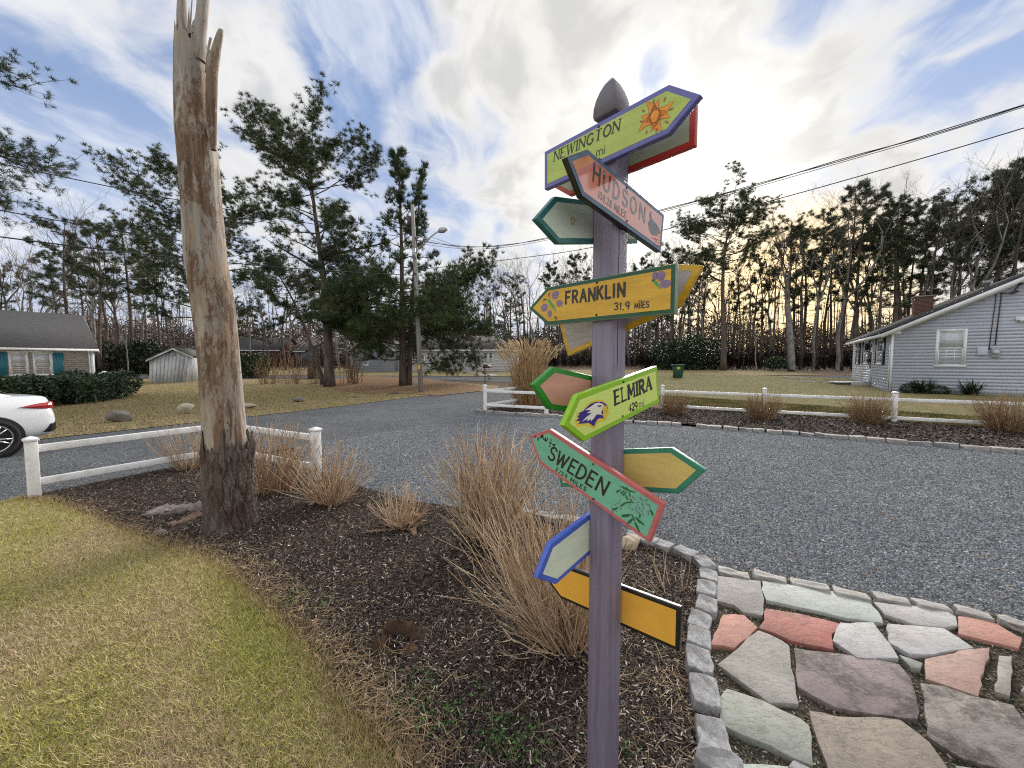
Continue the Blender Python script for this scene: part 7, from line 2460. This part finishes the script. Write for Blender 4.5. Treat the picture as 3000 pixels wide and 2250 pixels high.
def pine_mesh(h, seed, trunk_r=0.28, base=0.35, crown_r=4.0, nb=46, prof=None, lean=(0, 0), per=12, nL=0.26, nw=0.030, dead=6, tuft=1.0, elev=(0.1, 0.7), wob=0.02, fs=None, shade=(0.55, 1.35), spread=0.75, limbs=()):
    """returns trunk MB (with limbs) and needle MB, foot at the origin"""
    r2 = np.random.default_rng(seed)
    tr, nd_ = MB(), MB()
    k = 14
    zz = np.linspace(0, 1, k)
    ph = r2.uniform(0, 6, 2)
    cx = lean[0] * h * zz ** 1.3 + h * wob * np.sin(zz * 5 + ph[0]) * zz
    cy = lean[1] * h * zz ** 1.3 + h * wob * np.sin(zz * 4 + ph[1]) * zz
    tp = np.stack([cx, cy, zz * h], 1)
    rad = trunk_r * (1.0 - 0.88 * zz ** 0.9) * (1 + 0.18 * np.exp(-zz * 40))
    tr.tube(tp, rad, 9)
    at = lambda f: np.array([np.interp(f, zz, tp[:, i]) for i in range(3)])
    prof = prof or (lambda f: math.sin(math.pi * min(1, 0.15 + 0.85 * f)) ** 0.6 if f < 0.8 else 0.9 * (1.02 - f) / 0.22)
    pos, dirs = [], []
    def clothe(bp, L, dens):
        m = len(bp)
        for _ in range(max(2, int(dens))):
            q = r2.uniform(0.35, 1.0) ** 0.7 * (m - 1)
            i = min(int(q), m - 2)
            p = bp[i] + (bp[i + 1] - bp[i]) * (q - i)
            dv = bp[i + 1] - bp[i]
            dv /= np.linalg.norm(dv)
            sl = curve_branch(r2, p, dv * 0.6 + r2.normal(0, 0.65, 3) + np.array([0, 0, 0.15]), L * r2.uniform(0.14, 0.34), 4, 0.14, 0.15)
            tr.tube(sl, np.linspace(0.016, 0.006, 4), 3, False)
            for j in range(1, 4):
                for _k in range(2 if j < 3 else 3):
                    pos.append(sl[j] + r2.normal(0, 0.10, 3))
                    v = sl[j] - sl[j - 1]
                    dirs.append(v / np.linalg.norm(v) + np.array([0, 0, 0.45]))
        for j in range(2, m):
            pos.append(bp[j] + r2.normal(0, 0.08, 3))
            v = bp[j] - bp[j - 1]
            dirs.append(v / np.linalg.norm(v) + np.array([0, 0, 0.4]))
    ga = r2.uniform(0, 6.28)
    for i in range(nb):
        f = (i + r2.uniform(0, 1)) / nb if fs is None else fs[i % len(fs)] + r2.normal(0, 0.012)
        f = min(max(f, 0.0), 1.0)
        hh = base + (1 - base) * (f * 0.985)
        L = crown_r * max(0.10, prof(f)) * r2.uniform(0.55, 1.15)
        ga += 2.4 + r2.normal(0, 0.5)
        el = (elev(f) if callable(elev) else elev[0] + (elev[1] - elev[0]) * f) + r2.normal(0, 0.18)
        d = np.array([math.cos(ga) * math.cos(el), math.sin(ga) * math.cos(el), math.sin(el)])
        bp = curve_branch(r2, at(hh), d, L, 6, 0.0 if callable(elev) and f < 0.42 else 0.05, 0.10 if callable(elev) else 0.16)
        tr.tube(bp, np.linspace(max(0.018, trunk_r * 0.22 * (1 - f * 0.6)), 0.012, 6), 5, False)
        clothe(bp, L, L * 2.6 * (tuft(f) if callable(tuft) else tuft))
    for (hh, az, L, el) in limbs:
        d = np.array([math.cos(az) * math.cos(el), math.sin(az) * math.cos(el), math.sin(el)])
        bp = curve_branch(r2, at(hh), d, L, 8, 0.05, 0.12)
        tr.tube(bp, np.linspace(trunk_r * 0.42, 0.015, 8), 6, False)
        clothe(bp, L, L * 2.2 * (0.8 if callable(tuft) else tuft))
    for i in range(dead):
        hh = r2.uniform(0.15, base + 0.1)
        ga += 2.4
        d = np.array([math.cos(ga), math.sin(ga), r2.uniform(-0.2, 0.5)])
        bp = curve_branch(r2, at(hh), d, crown_r * r2.uniform(0.25, 0.6), 5, 0.02, 0.2)
        tr.tube(bp, np.linspace(0.03, 0.008, 5), 4, False)
        for j in range(1, 5):
            sl = curve_branch(r2, bp[j], r2.normal(0, 1, 3), 0.5, 3, 0.05, 0.2)
            tr.tube(sl, [0.012, 0.009, 0.004], 3, False)
    # leader
    for j in range(4):
        pos.append(at(1 - 0.012 * j))
        dirs.append(np.array([0, 0, 1.0]))
    needles(nd_, np.array(pos), np.array(dirs), per, nL, nw, seed + 1, spread, 0.0, shade)
    zm = max(v[:, 2].max() for v in nd_.v)
    sz = np.array([1.0, 1.0, h / zm])
    tr.v = [v * sz for v in tr.v]
    nd_.v = [v * sz for v in nd_.v]
    return tr, nd_


def bare_mesh(h, seed, trunk_r=0.18, spread=0.5, forks=2, depth=6, lean=(0, 0), twig_r=0.012, first=0.4, thin=1.0):
    r2 = np.random.default_rng(seed)
    tr, tw = MB(), MB()
    def grow(p, d, L, r, lev):
        nonlocal tr, tw, r2
        n = 6 if lev < 2 else (4 if lev < 4 else 3)
        bp = curve_branch(r2, p, d, L, n, 0.05 if lev else 0.03, 0.09 if lev < 2 else 0.16)
        r1 = max(twig_r * 0.5, r * 0.68)
        (tr if lev < 3 else tw).tube(bp, np.linspace(r, r1, n), 7 if lev < 2 else (4 if lev < 4 else 3), False)
        if lev >= depth:
            return
        k = forks if lev == 0 else (2 if r2.random() < 0.55 else 3)
        de = (bp[-1] - bp[-2])
        de /= np.linalg.norm(de)
        for i in range(k):
            nd2 = de + r2.normal(0, spread * (0.7 if lev == 0 else 1), 3)
            nd2[2] += 0.12
            nd2 /= np.linalg.norm(nd2)
            grow(bp[-1], nd2, L * r2.uniform(0.52, 0.88) * (0.95 if lev else 0.8), r1 * r2.uniform(0.6, 0.9), lev + 1)
        if lev >= 1:
            for i in range(1, n - 1):
                if r2.random() < 0.8 * thin:
                    nd2 = de * 0.6 + r2.normal(0, 0.65, 3)
                    nd2[2] += 0.15
                    nd2 /= np.linalg.norm(nd2)
                    grow(bp[i], nd2, L * r2.uniform(0.35, 0.6), max(twig_r * 0.6, r1 * 0.4), max(lev + 2, depth - 1))
    for rep in (0, 1):
        grow(np.zeros(3), np.array([lean[0], lean[1], 1.0]), h * first, trunk_r, 0)
        z = max(v[:, 2].max() for v in tw.v + tr.v)
        if rep == 0:      # second pass with radii corrected for the final height
            trunk_r, twig_r = trunk_r * z / h, twig_r * z / h
            r2 = np.random.default_rng(seed)
            tr, tw = MB(), MB()
    for q in (tr, tw):
        q.v = [v * np.array([h / z, h / z, h / z]) for v in q.v]
    return tr, tw


def tree(name, label, meshes, loc, mats, cat='tree', group=None, crown='crown', rz=0.0, kinds=('trunk', 'crown')):
    t = thing(name, label, cat, loc, group)
    tr, nd_ = meshes
    a = obj('trunk', tr, mats[0], t, origin=np.zeros(3), smooth=True)
    b = obj(crown, nd_, mats[1], t, origin=np.zeros(3), color=True)
    t.rotation_euler = (0, 0, rz)
    return t


PB_ = (M['bark'], M['needle'])
PD_ = (M['bark'], M['needle_dark'])
# the tall open pine left of the middle
g = G(966, 1133)
pr_f = lambda f: [0.30, 0.45, 0.60, 0.70, 0.62, 0.80, 0.95, 1.0, 1.0, 0.92, 0.72][int(min(f, 0.999) * 11)]
tree('pitch_pine', 'tall open crowned pine with dark tufts standing alone left of the utility pole', pine_mesh(17.4, 3, 0.33, 0.42, 4.6, 44, pr_f, lean=(-0.035, 0.0), per=30, nL=0.23, nw=0.023, dead=12, tuft=lambda f: 0.55 if f < 0.3 else (0.95 if f < 0.55 else 1.9), spread=0.95, elev=(0.05, 0.55), wob=0.012,
     limbs=((0.56, 0.15, 5.0, 0.2), (0.50, 3.1, 3.8, 0.3), (0.86, 3.0, 5.0, 0.4))), g, PB_)
# leaning small pine in front of it
g = G(948, 1127)
tree('pitch_pine', 'small leaning pine with a round dark crown beside the tall open pine', pine_mesh(9.2, 5, 0.17, 0.52, 2.9, 26, lambda f: [0.8, 1.0, 1.0, 0.8, 0.5][int(min(f, 0.999) * 5)], lean=(-0.36, 0.0), per=26, nL=0.23, nw=0.024, dead=4, tuft=1.4, spread=0.95, elev=(0.0, 0.5)), g, PD_)
# white pine with twin tops behind the utility pole
g = G(1181, 1130)
wp_prof = lambda f: (0.62 if f < 0.14 else (1.0 if f < 0.42 else (0.24 if f < 0.62 else 0.05 + max(0.0, 0.30 * (1.0 - f) / 0.38))))
wp_f = list(np.linspace(0.02, 0.14, 9)) + list(np.repeat(np.linspace(0.17, 0.40, 8), 6)) + list(np.linspace(0.45, 0.62, 8)) + list(np.linspace(0.63, 1.0, 30))
tree('white_pine', 'feathery white pine with broad lower boughs just left of the utility pole', pine_mesh(15.2, 9, 0.25, 0.07, 5.7, len(wp_f), wp_prof, per=20, nL=0.30, nw=0.026, dead=3, tuft=lambda f: 1.0 if f < 0.16 else (2.1 if f < 0.42 else 0.75), elev=lambda f: 0.02 if f < 0.42 else 0.10 + 0.60 * f, wob=0.006, spread=0.6, fs=wp_f), g, (M['bark'], M['needle_white']))
tree('white_pine', 'slimmer second white pine top rising right behind the utility pole head', pine_mesh(14.7, 11, 0.2, 0.52, 1.6, 28, lambda f: max(0.2, 1 - f), per=18, nL=0.28, nw=0.024, tuft=1.3, elev=(0.3, 0.95), wob=0.006, spread=0.6, lean=(0.075, 0.02), dead=2), g + np.array([0.30, 0.25, 0.02]), (M['bark'], M['needle_white']))
# broad pine behind the dead trunk
g = P(600, 1100, 31)
g[2] = float(hz(31))
tree('pitch_pine', 'broad layered pine spreading behind the top half of the dead trunk', pine_mesh(17.6, 13, 0.34, 0.30, 6.3, 50, lambda f: [0.55, 0.7, 0.8, 0.95, 0.9, 0.95, 0.9, 0.7, 0.5][int(min(f, 0.999) * 9)], per=26, nL=0.25, nw=0.027, dead=10, tuft=1.35, spread=0.95, elev=(-0.1, 0.5)), g, PB_)
# near pine whose boughs reach in at the left edge
g = np.array([-22.6, 12.4, 0.0])
tree('pitch_pine', 'near pine at the left edge with hanging boughs reaching into the sky', pine_mesh(17.5, 17, 0.34, 0.40, 5.2, 60, lambda f: [0.55, 0.8, 0.95, 1.0, 1.0, 1.0, 0.95, 0.8, 0.6][int(min(f, 0.999) * 9)], per=32, nL=0.19, nw=0.015, dead=4, tuft=2.0, spread=0.95, elev=(-0.35, 0.4)), g, PD_)
# lone pine right of the post
g = P(2118, 1085, 45)
g[2] = float(hz(45))
tree('pitch_pine', 'lone flat topped pine in front of the woods right of the sign post', pine_mesh(22.8, 19, 0.36, 0.58, 5.4, 46, lambda f: [0.8, 0.9, 0.9, 1.0, 1.05, 1.05, 1.0, 0.9, 0.75][int(min(f, 0.999) * 9)], per=22, nL=0.28, nw=0.032, dead=10, tuft=1.2, spread=0.95, elev=(0.05, 0.5), limbs=((0.54, 3.3, 6.0, 0.05),)), g, PB_)

# birch like pale forked tree right of it
g = P(2318, 1086, 44)
g[2] = float(hz(44))
tree('pale_forked_tree', 'pale barked tree forked low in a V at the edge of the right woods', bare_mesh(21.5, 6, 0.42, 0.20, 2, 6, first=0.035), g, (M['bark_grey'], M['twig']), crown='twigs')

# ---- the woods: a few kinds, each copied with its parts
def protos():
    out_ = {}
    tops = [lambda f: [0.5, 0.7, 0.85, 1.0, 0.95, 0.75, 0.5][int(min(f, 0.999) * 7)], lambda f: [0.8, 0.9, 0.7, 0.9, 1.0, 0.9, 0.6][int(min(f, 0.999) * 7)], lambda f: [0.6, 0.9, 1.0, 0.9, 0.9, 0.7, 0.45][int(min(f, 0.999) * 7)]]
    for i in range(4):
        out_['P%d' % i] = pine_mesh(20.0, 30 + i, 0.26, [0.50, 0.42, 0.58, 0.36][i], [3.0, 3.6, 2.8, 3.4][i], 30, tops[i % 3], lean=((i - 1.5) * 0.02, 0), per=20, nL=0.30, nw=0.036, dead=20, tuft=0.95, spread=0.95, elev=(0.0, 0.6), wob=0.02)
    for i in range(4):
        out_['B%d' % i] = bare_mesh(20.0, 50 + i, 0.19, [0.34, 0.42, 0.30, 0.38][i], 2 + i % 2, 6, first=[0.34, 0.30, 0.42, 0.36][i], thin=0.8)
    return out_


PR = protos()
PT_ = {}
GW_ = {'PL': ('dark pine among the left woods, trunk bare and crown tufted high above the shingled house', 'pines in the woods on the left'),
       'BL': ('leafless grey tree with fine twigs among the pines of the left woods', 'leafless trees in the woods on the left'),
       'PC': ('slim pine in the distant row behind the ranch house and dry grass clump', 'pines in the distant row behind the ranch house'),
       'BC': ('slender leafless tree in the distant row behind the ranch house', 'leafless trees in the distant row behind the ranch house'),
       'PR': ('tall dark pine in the right woods rising behind the grey gable house and lawn', 'pines in the woods on the right'),
       'BR': ('tall leafless tree with fine twig crown among the pines of the right woods', 'leafless trees in the woods on the right')}


ORD = ['first', 'second', 'third', 'fourth', 'fifth', 'sixth', 'seventh', 'eighth', 'ninth', 'tenth']
ZONES = {'L': [(90, 'above the far end of the shingled house roof'), (240, 'above the near end of the shingled house roof'), (345, 'in the gap between shingled house and shed'), (560, 'above the shed beside the dead trunk'), (800, 'between dead trunk and tall open pine'), (1100, 'between tall open pine and white pine')],
         'C': [(1250, 'behind the utility pole'), (1400, 'above the ranch house roof'), (1520, 'behind the dry grass clump'), (1610, 'just right of the dry grass clump'), (1740, 'behind the signs on the left of the post'), (2000, 'behind the post near the bin')],
         'R': [(2118, 'between the bin and the lone flat topped pine'), (2318, 'between lone pine and pale forked tree'), (2480, 'just right of the pale forked tree'), (2600, 'above the long eave of the gable house'), (2720, 'above the brick chimney'), (2860, 'above the gable window'), (3200, 'above the gable roof at the picture edge')]}
ZLIST = {}


def zone_label(k, area, u):
    for zu, ph in ZONES[area]:
        if u < zu:
            break
    i = sorted(ZLIST[(k, area, ph)]).index(u)
    n = len(ZLIST[(k, area, ph)])
    kind = 'dark pine' if k == 'P' else 'leafless tree'
    return (('%s %s from the left ' % (ORD[i], kind)) if n > 1 else ('only %s ' % kind)) + ph


def plant(area, rows, lo, hi, jit):
    r3 = np.random.default_rng(ord(area))
    rows = [(u + round(float(r3.normal(0, jit)), 2), Y, vt, kd) for u, Y, vt, kd in rows]
    for u, Y, vt, kd in rows:
        for zu, ph in ZONES[area]:
            if u < zu:
                break
        ZLIST.setdefault((kd[0], area, ph), []).append(u)
    for u, Y, vt, kd in rows:
        wood(kd, area, u, Y, vt, r3.uniform(0, 6.28), r3.uniform(lo, hi))


def wood(kind, area, u, Y, vtop, rz, sx=1.0):
    x = P(u, 1060, Y)[0]
    z = float(hz(Y))
    h = P(u, vtop, Y)[2] - z
    loc = (x, Y, z)
    lab, grp = GW_[kind[0] + area]
    lab = zone_label(kind[0], area, u)
    sc = h / 20.0
    if kind not in PT_:
        nm = 'pitch_pine' if kind[0] == 'P' else 'bare_tree'
        t = tree(nm, lab, PR[kind], loc, PD_ if kind[0] == 'P' else (M['bark_grey'] if kind in ('B1', 'B3') else M['bark'], M['twig']), crown='crown' if kind[0] == 'P' else 'twigs', group=grp)
        PT_[kind] = t
        t.rotation_euler = (0, 0, rz)
        t.scale = (sc * sx, sc * sx, sc)
        return t
    return dup(PT_[kind], loc, rz, (sc * sx, sc * sx, sc), lab, grp)


# left woods behind the shingled house and the shed
plant('L', [(-60, 44, 640, 'P1'), (25, 46, 620, 'B0'), (60, 40, 690, 'B1'), (110, 50, 700, 'B3'), (150, 44, 760, 'B1'), (215, 40, 600, 'P1'), (262, 36, 585, 'B3'), (300, 42, 560, 'B2'), (330, 40, 600, 'B2'), (395, 38, 610, 'P1'), (430, 44, 590, 'B1'), (470, 42, 640, 'B0'),
                     (505, 46, 700, 'B0'), (20, 58, 760, 'P3'), (95, 60, 720, 'B2'), (180, 58, 730, 'P0'), (250, 56, 700, 'P2'), (355, 58, 700, 'B1'), (420, 60, 730, 'P2'), (540, 56, 760, 'B2'), (335, 50, 640, 'B0'),
                     (620, 50, 720, 'B3'), (690, 52, 860, 'P3'), (735, 50, 790, 'B1'), (770, 56, 900, 'P1'), (810, 52, 860, 'B0'), (850, 58, 780, 'B3'), (900, 50, 850, 'B2'), (1010, 50, 800, 'B1'), (1035, 56, 860, 'B2'), (1075, 52, 780, 'B0'), (-40, 40, 700, 'B2'),
                     (140, 34, 900, 'B0'), (290, 35, 640, 'P0'), (380, 34, 850, 'B1'), (840, 45, 690, 'B2'), (1000, 46, 700, 'B3'), (790, 47, 760, 'B0')], 0.9, 1.2, 6)
# distant row behind the ranch house
plant('C', [(1090, 64, 850, 'B2'), (1130, 66, 860, 'B3'), (1180, 64, 840, 'B0'), (1230, 68, 860, 'B1'), (1285, 66, 830, 'B3'), (1335, 64, 760, 'B0'), (1350, 66, 755, 'B1'), (1390, 64, 800, 'B2'), (1425, 66, 790, 'P0'), (1465, 64, 765, 'B3'), (1500, 66, 790, 'P1'), (1545, 62, 720, 'B0'),
                     (1580, 64, 740, 'B3'), (1615, 60, 760, 'P2'), (1650, 62, 700, 'B1'), (1690, 58, 740, 'P0'), (1725, 60, 730, 'B2'), (1860, 58, 740, 'P3'), (1890, 56, 700, 'B0'), (1930, 58, 760, 'P1'), (1790, 58, 760, 'P2'), (1412, 60, 740, 'B3'), (1448, 62, 770, 'B1'), (1487, 60, 735, 'B2'), (1522, 64, 745, 'B0'), (1562, 60, 715, 'B1'), (1598, 62, 735, 'B3'), (1633, 63, 720, 'B0'), (1668, 60, 730, 'B2'), (1705, 61, 700, 'B1'), (1845, 60, 690, 'B3'), (1875, 62, 720, 'B2'), (1912, 60, 705, 'B0'), (1945, 62, 690, 'B3')], 0.85, 1.1, 5)
# right woods
plant('R', [(1955, 50, 700, 'P1'), (1990, 52, 660, 'B1'), (2040, 54, 760, 'P0'), (2070, 48, 720, 'B3'), (2165, 50, 800, 'P2'), (2200, 54, 700, 'B0'), (2235, 50, 730, 'P3'), (2265, 48, 620, 'B2'), (2300, 50, 620, 'P1'), (2345, 47, 520, 'B0'), (2385, 46, 540, 'B3'), (2400, 48, 600, 'P2'),
                     (2445, 44, 520, 'B1'), (2470, 46, 530, 'P0'), (2500, 44, 540, 'P3'), (2540, 46, 620, 'B2'), (2570, 42, 640, 'P1'), (2610, 43, 545, 'P2'), (2640, 44, 570, 'P0'), (2670, 42, 540, 'B0'), (2690, 43, 550, 'P3'), (2725, 41, 580, 'P2'), (2755, 42, 500, 'B3'), (2790, 42, 530, 'P1'),
                     (2820, 40, 480, 'B1'), (2850, 41, 500, 'P0'), (2885, 40, 450, 'B2'), (2915, 40, 470, 'P2'), (2950, 39, 430, 'P3'), (2985, 40, 440, 'P0'), (3030, 39, 460, 'P1'), (3070, 40, 480, 'P2'), (2880, 48, 560, 'P3'), (2780, 50, 600, 'P2'), (2660, 50, 650, 'P1'), (2520, 52, 700, 'B3'), (2430, 54, 660, 'P0'), (2350, 54, 640, 'P3'),
                     (2130, 56, 780, 'B1'), (2010, 58, 780, 'P2'), (2220, 44, 860, 'B3'), (2590, 40, 830, 'B0'), (2180, 46, 900, 'B2'), (1975, 56, 690, 'B0'), (2055, 57, 680, 'B2'), (2100, 55, 720, 'B3'), (2150, 57, 700, 'B2'), (2250, 56, 640, 'B1'), (2330, 57, 600, 'B0'), (2420, 55, 600, 'B2'), (2490, 56, 590, 'B3'), (2560, 55, 610, 'B1'), (2630, 54, 600, 'B2')], 0.85, 1.15, 5)

# ---- far woods as one mass, undergrowth, leaf litter
mb = MB()
r2 = np.random.default_rng(77)
for i in range(560):
    u = r2.uniform(-300, 3400)
    Y = r2.uniform(62, 90)
    x = P(u, 1060, Y)[0]
    z = float(hz(Y))
    h = r2.uniform(9, 16) * (1.15 if u > 1900 else 1.0)
    rr = r2.uniform(0.06, 0.16)
    mb.tube([(x, Y, z), (x + r2.normal(0, 0.3), Y, z + h * 0.5), (x + r2.normal(0, 0.6), Y, z + h)], [rr, rr * 0.7, 0.02], 4, False)
    for k in range(9):
        zz = z + h * r2.uniform(0.25, 1)
        d = r2.normal(0, 1, 3)
        d[2] = abs(d[2]) * 0.6
        mb.tube([(x, Y, zz), np.array([x, Y, zz]) + d * 1.0, np.array([x, Y, zz]) + d * 1.8 + np.array([0, 0, 0.4])], [0.03, 0.02, 0.008], 3, False)
n = 110000
u = r2.uniform(-300, 3400, n)
Y = r2.uniform(60, 95, n)
hh = r2.uniform(0, 1, n) ** 1.9 * (7.6 + 1.3 * np.sin(u / 140) + 0.9 * np.sin(u / 37 + 1))
c = np.stack([(u - CX) / F * Y, Y, hz(Y) + hh], 1)
d = r2.normal(0, 1, (n, 3))
d /= np.linalg.norm(d, axis=1, keepdims=True)
s_ = np.cross(d, r2.normal(0, 1, (n, 3)))
s_ /= np.linalg.norm(s_, axis=1, keepdims=True)
L = r2.uniform(0.3, 1.0, n)[:, None]
mb.add(np.stack([c - d * L - s_ * 0.08, c - s_ * 0.0 + s_ * 0.14, c + d * L], 1).reshape(-1, 3), np.arange(3 * n).reshape(-1, 3))
fw = obj('far_woods', mb, mat('far_wood_mix', (0.125, 0.096, 0.076), (0.085, 0.080, 0.062), 0.25, rough=0.95, spec=0.1, c3=(0.16, 0.105, 0.075), scale3=0.12), kind='stuff')


def brush(name, regions, n, seed, col):
    mb = MB()
    r2 = np.random.default_rng(seed)
    for (u0, u1, y0, y1, hmax, k) in regions:
        for i in range(k):
            u = r2.uniform(u0, u1)
            Y = r2.uniform(y0, y1)
            b = np.array([P(u, 1060, Y)[0], Y, float(hz(Y))])
            h = hmax * r2.uniform(0.4, 1.0)
            bp = curve_branch(r2, b, np.array([r2.normal(0, 0.25), r2.normal(0, 0.25), 1]), h, 4, 0.03, 0.15)
            mb.tube(bp, np.linspace(0.022, 0.006, 4), 3, False, r2.uniform(0.7, 1.3))
            for j in range(1, 4):
                for _ in range(3):
                    q = curve_branch(r2, bp[j], r2.normal(0, 0.8, 3) + np.array([0, 0, 0.3]), h * r2.uniform(0.12, 0.35), 3, 0.05, 0.2)
                    mb.tube(q, [0.010, 0.008, 0.004], 3, False, r2.uniform(0.7, 1.3))
                    for _2 in range(2):
                        p = q[2] + r2.normal(0, 0.12, 3)
                        v, w2 = r2.normal(0, 0.07, 3), r2.normal(0, 0.05, 3)
                        mb.add([p - v, p + w2, p + v], [[0, 1, 2]], r2.uniform(0.7, 1.5) * np.array(col))
    return obj(name, mb, mat(name + '_twig', (0.11, 0.075, 0.055), (0.15, 0.11, 0.085), 2, rough=0.95, attr=True, spec=0.1), kind='stuff')


brush('undergrowth', [(-50, 560, 34, 52, 2.6, 420), (1000, 1500, 50, 60, 2.2, 120), (1880, 2560, 44, 58, 2.8, 620), (1500, 1900, 52, 60, 2.4, 200), (2500, 2700, 38, 46, 2.6, 80), (600, 1010, 46, 56, 2.2, 220)], 1, 5, (1.7, 0.95, 0.7))
# evergreen bushes under the trees
hedge('dark dense evergreen thicket in the shade of the right woods behind the bin', [(P(u, 1060, 47)[0], 47, 1.7 + hz(47), 1.6, 1.4, r) for u, r in [(1990, 2.0), (2030, 2.6), (2075, 2.2), (1950, 1.8)]], 7000, 0.30, 31, cat='bush', name='evergreen_bush')
hedge('low evergreen bush at the foot of the pale forked tree', [(P(2270, 1060, 44)[0], 44, 1.0 + hz(44), 1.2, 1.0, 0.7)], 1600, 0.22, 32, cat='bush', name='evergreen_bush')
hedge('dark bushy yew beyond the lawn just right of the dead trunk', [(P(u, 1060, 33)[0], 33, 1.0 + hz(33), 0.85, 0.8, 1.05) for u in (712, 738, 758)], 5200, 0.16, 33, cat='bush', name='evergreen_bush')
hedge('dark evergreen mass under the trees between shingled house and shed', [(P(u, 1060, 38)[0], 38, 1.6 + hz(38), 1.4, 1.2, 1.7) for u in (385, 415, 440, 295)], 7000, 0.26, 34, cat='bush', name='evergreen_bush', shade=(0.5, 1.0))

# row of bare hedge stems beyond the lawn
g = G(800, 1124)
hs = thing('bare_hedge_bush', 'leafless upright bush between the dark yew and the sparse bush row', 'bush', g, 'sparse row of leafless bushes beyond the left lawn')
mb = MB()
stems(mb, (g[0], g[1], g[2]), 15, 2.2, 0.35, br=0.28, r=0.015, twigs=3.0, sides=3, cols=((0.42, 0.32, 0.26), (0.6, 0.45, 0.35), (0.35, 0.25, 0.2)))
obj('stems', mb, M['stem'], hs, color=True)
for u in (775, 826, 852, 880, 908, 938, 1012, 1030, 1048, 790, 865):
    g = G(u, 1124 + rng.normal(0, 1.5))
    k_ = sorted((775, 826, 852, 880, 908, 938, 1012, 1030, 1048, 790, 865)).index(u)
    dup(hs, g, rng.uniform(0, 6), rng.uniform(0.8, 1.15) * (1.35 if u > 1000 else 1.0), label=('%s leafless bush of the sparse row ' % ORD[k_ if u < 1000 else k_ - 8]) + ('left of the leaning pine' if u < 1000 else 'right of the tall open pine'))

# fallen leaves along the edge of the bed and drifts under the shrubs
mb = MB()
ep = np.array(edge[4:-1])
for i in range(74):
    if i < 42:
        q = rng.uniform(0, len(ep) - 1.01)
        p = ep[int(q)] + (ep[int(q) + 1] - ep[int(q)]) * (q % 1) + np.array([0.07, 0.03]) + rng.normal(0, 0.06, 2)
    else:
        p = np.array(G(*Q(rng.uniform(0, 700), rng.uniform(1150, 1640)))[:2])
        if not pip(front_lawn, np.array([p[0]]), np.array([p[1]]))[0]:
            continue
    a = rng.uniform(0, 6.28)
    s_ = rng.uniform(0.4, 0.95) if i < 42 else rng.uniform(0.3, 0.6)
    u_ = np.array([math.cos(a), math.sin(a), rng.normal(0, 0.25)]) * 0.032 * s_
    w_ = np.array([-math.sin(a), math.cos(a), rng.normal(0, 0.35)]) * 0.016 * s_
    c = np.array([p[0], p[1], 0.05])
    mb.add([c - u_, c - u_ * 0.3 + w_ * 1.2, c - u_ * 0.1 + w_ * 0.6, c + u_ * 0.3 + w_, c + u_, c + u_ * 0.3 - w_, c - u_ * 0.1 - w_ * 0.6, c - u_ * 0.4 - w_ * 1.1], [[0, 1, 2, 3, 4, 5, 6, 7]])
obj('fallen_leaves', mb, M['brown_leaf'], kind='stuff')

for o in bpy.data.objects:
    if '_o' in o:
        del o['_o']
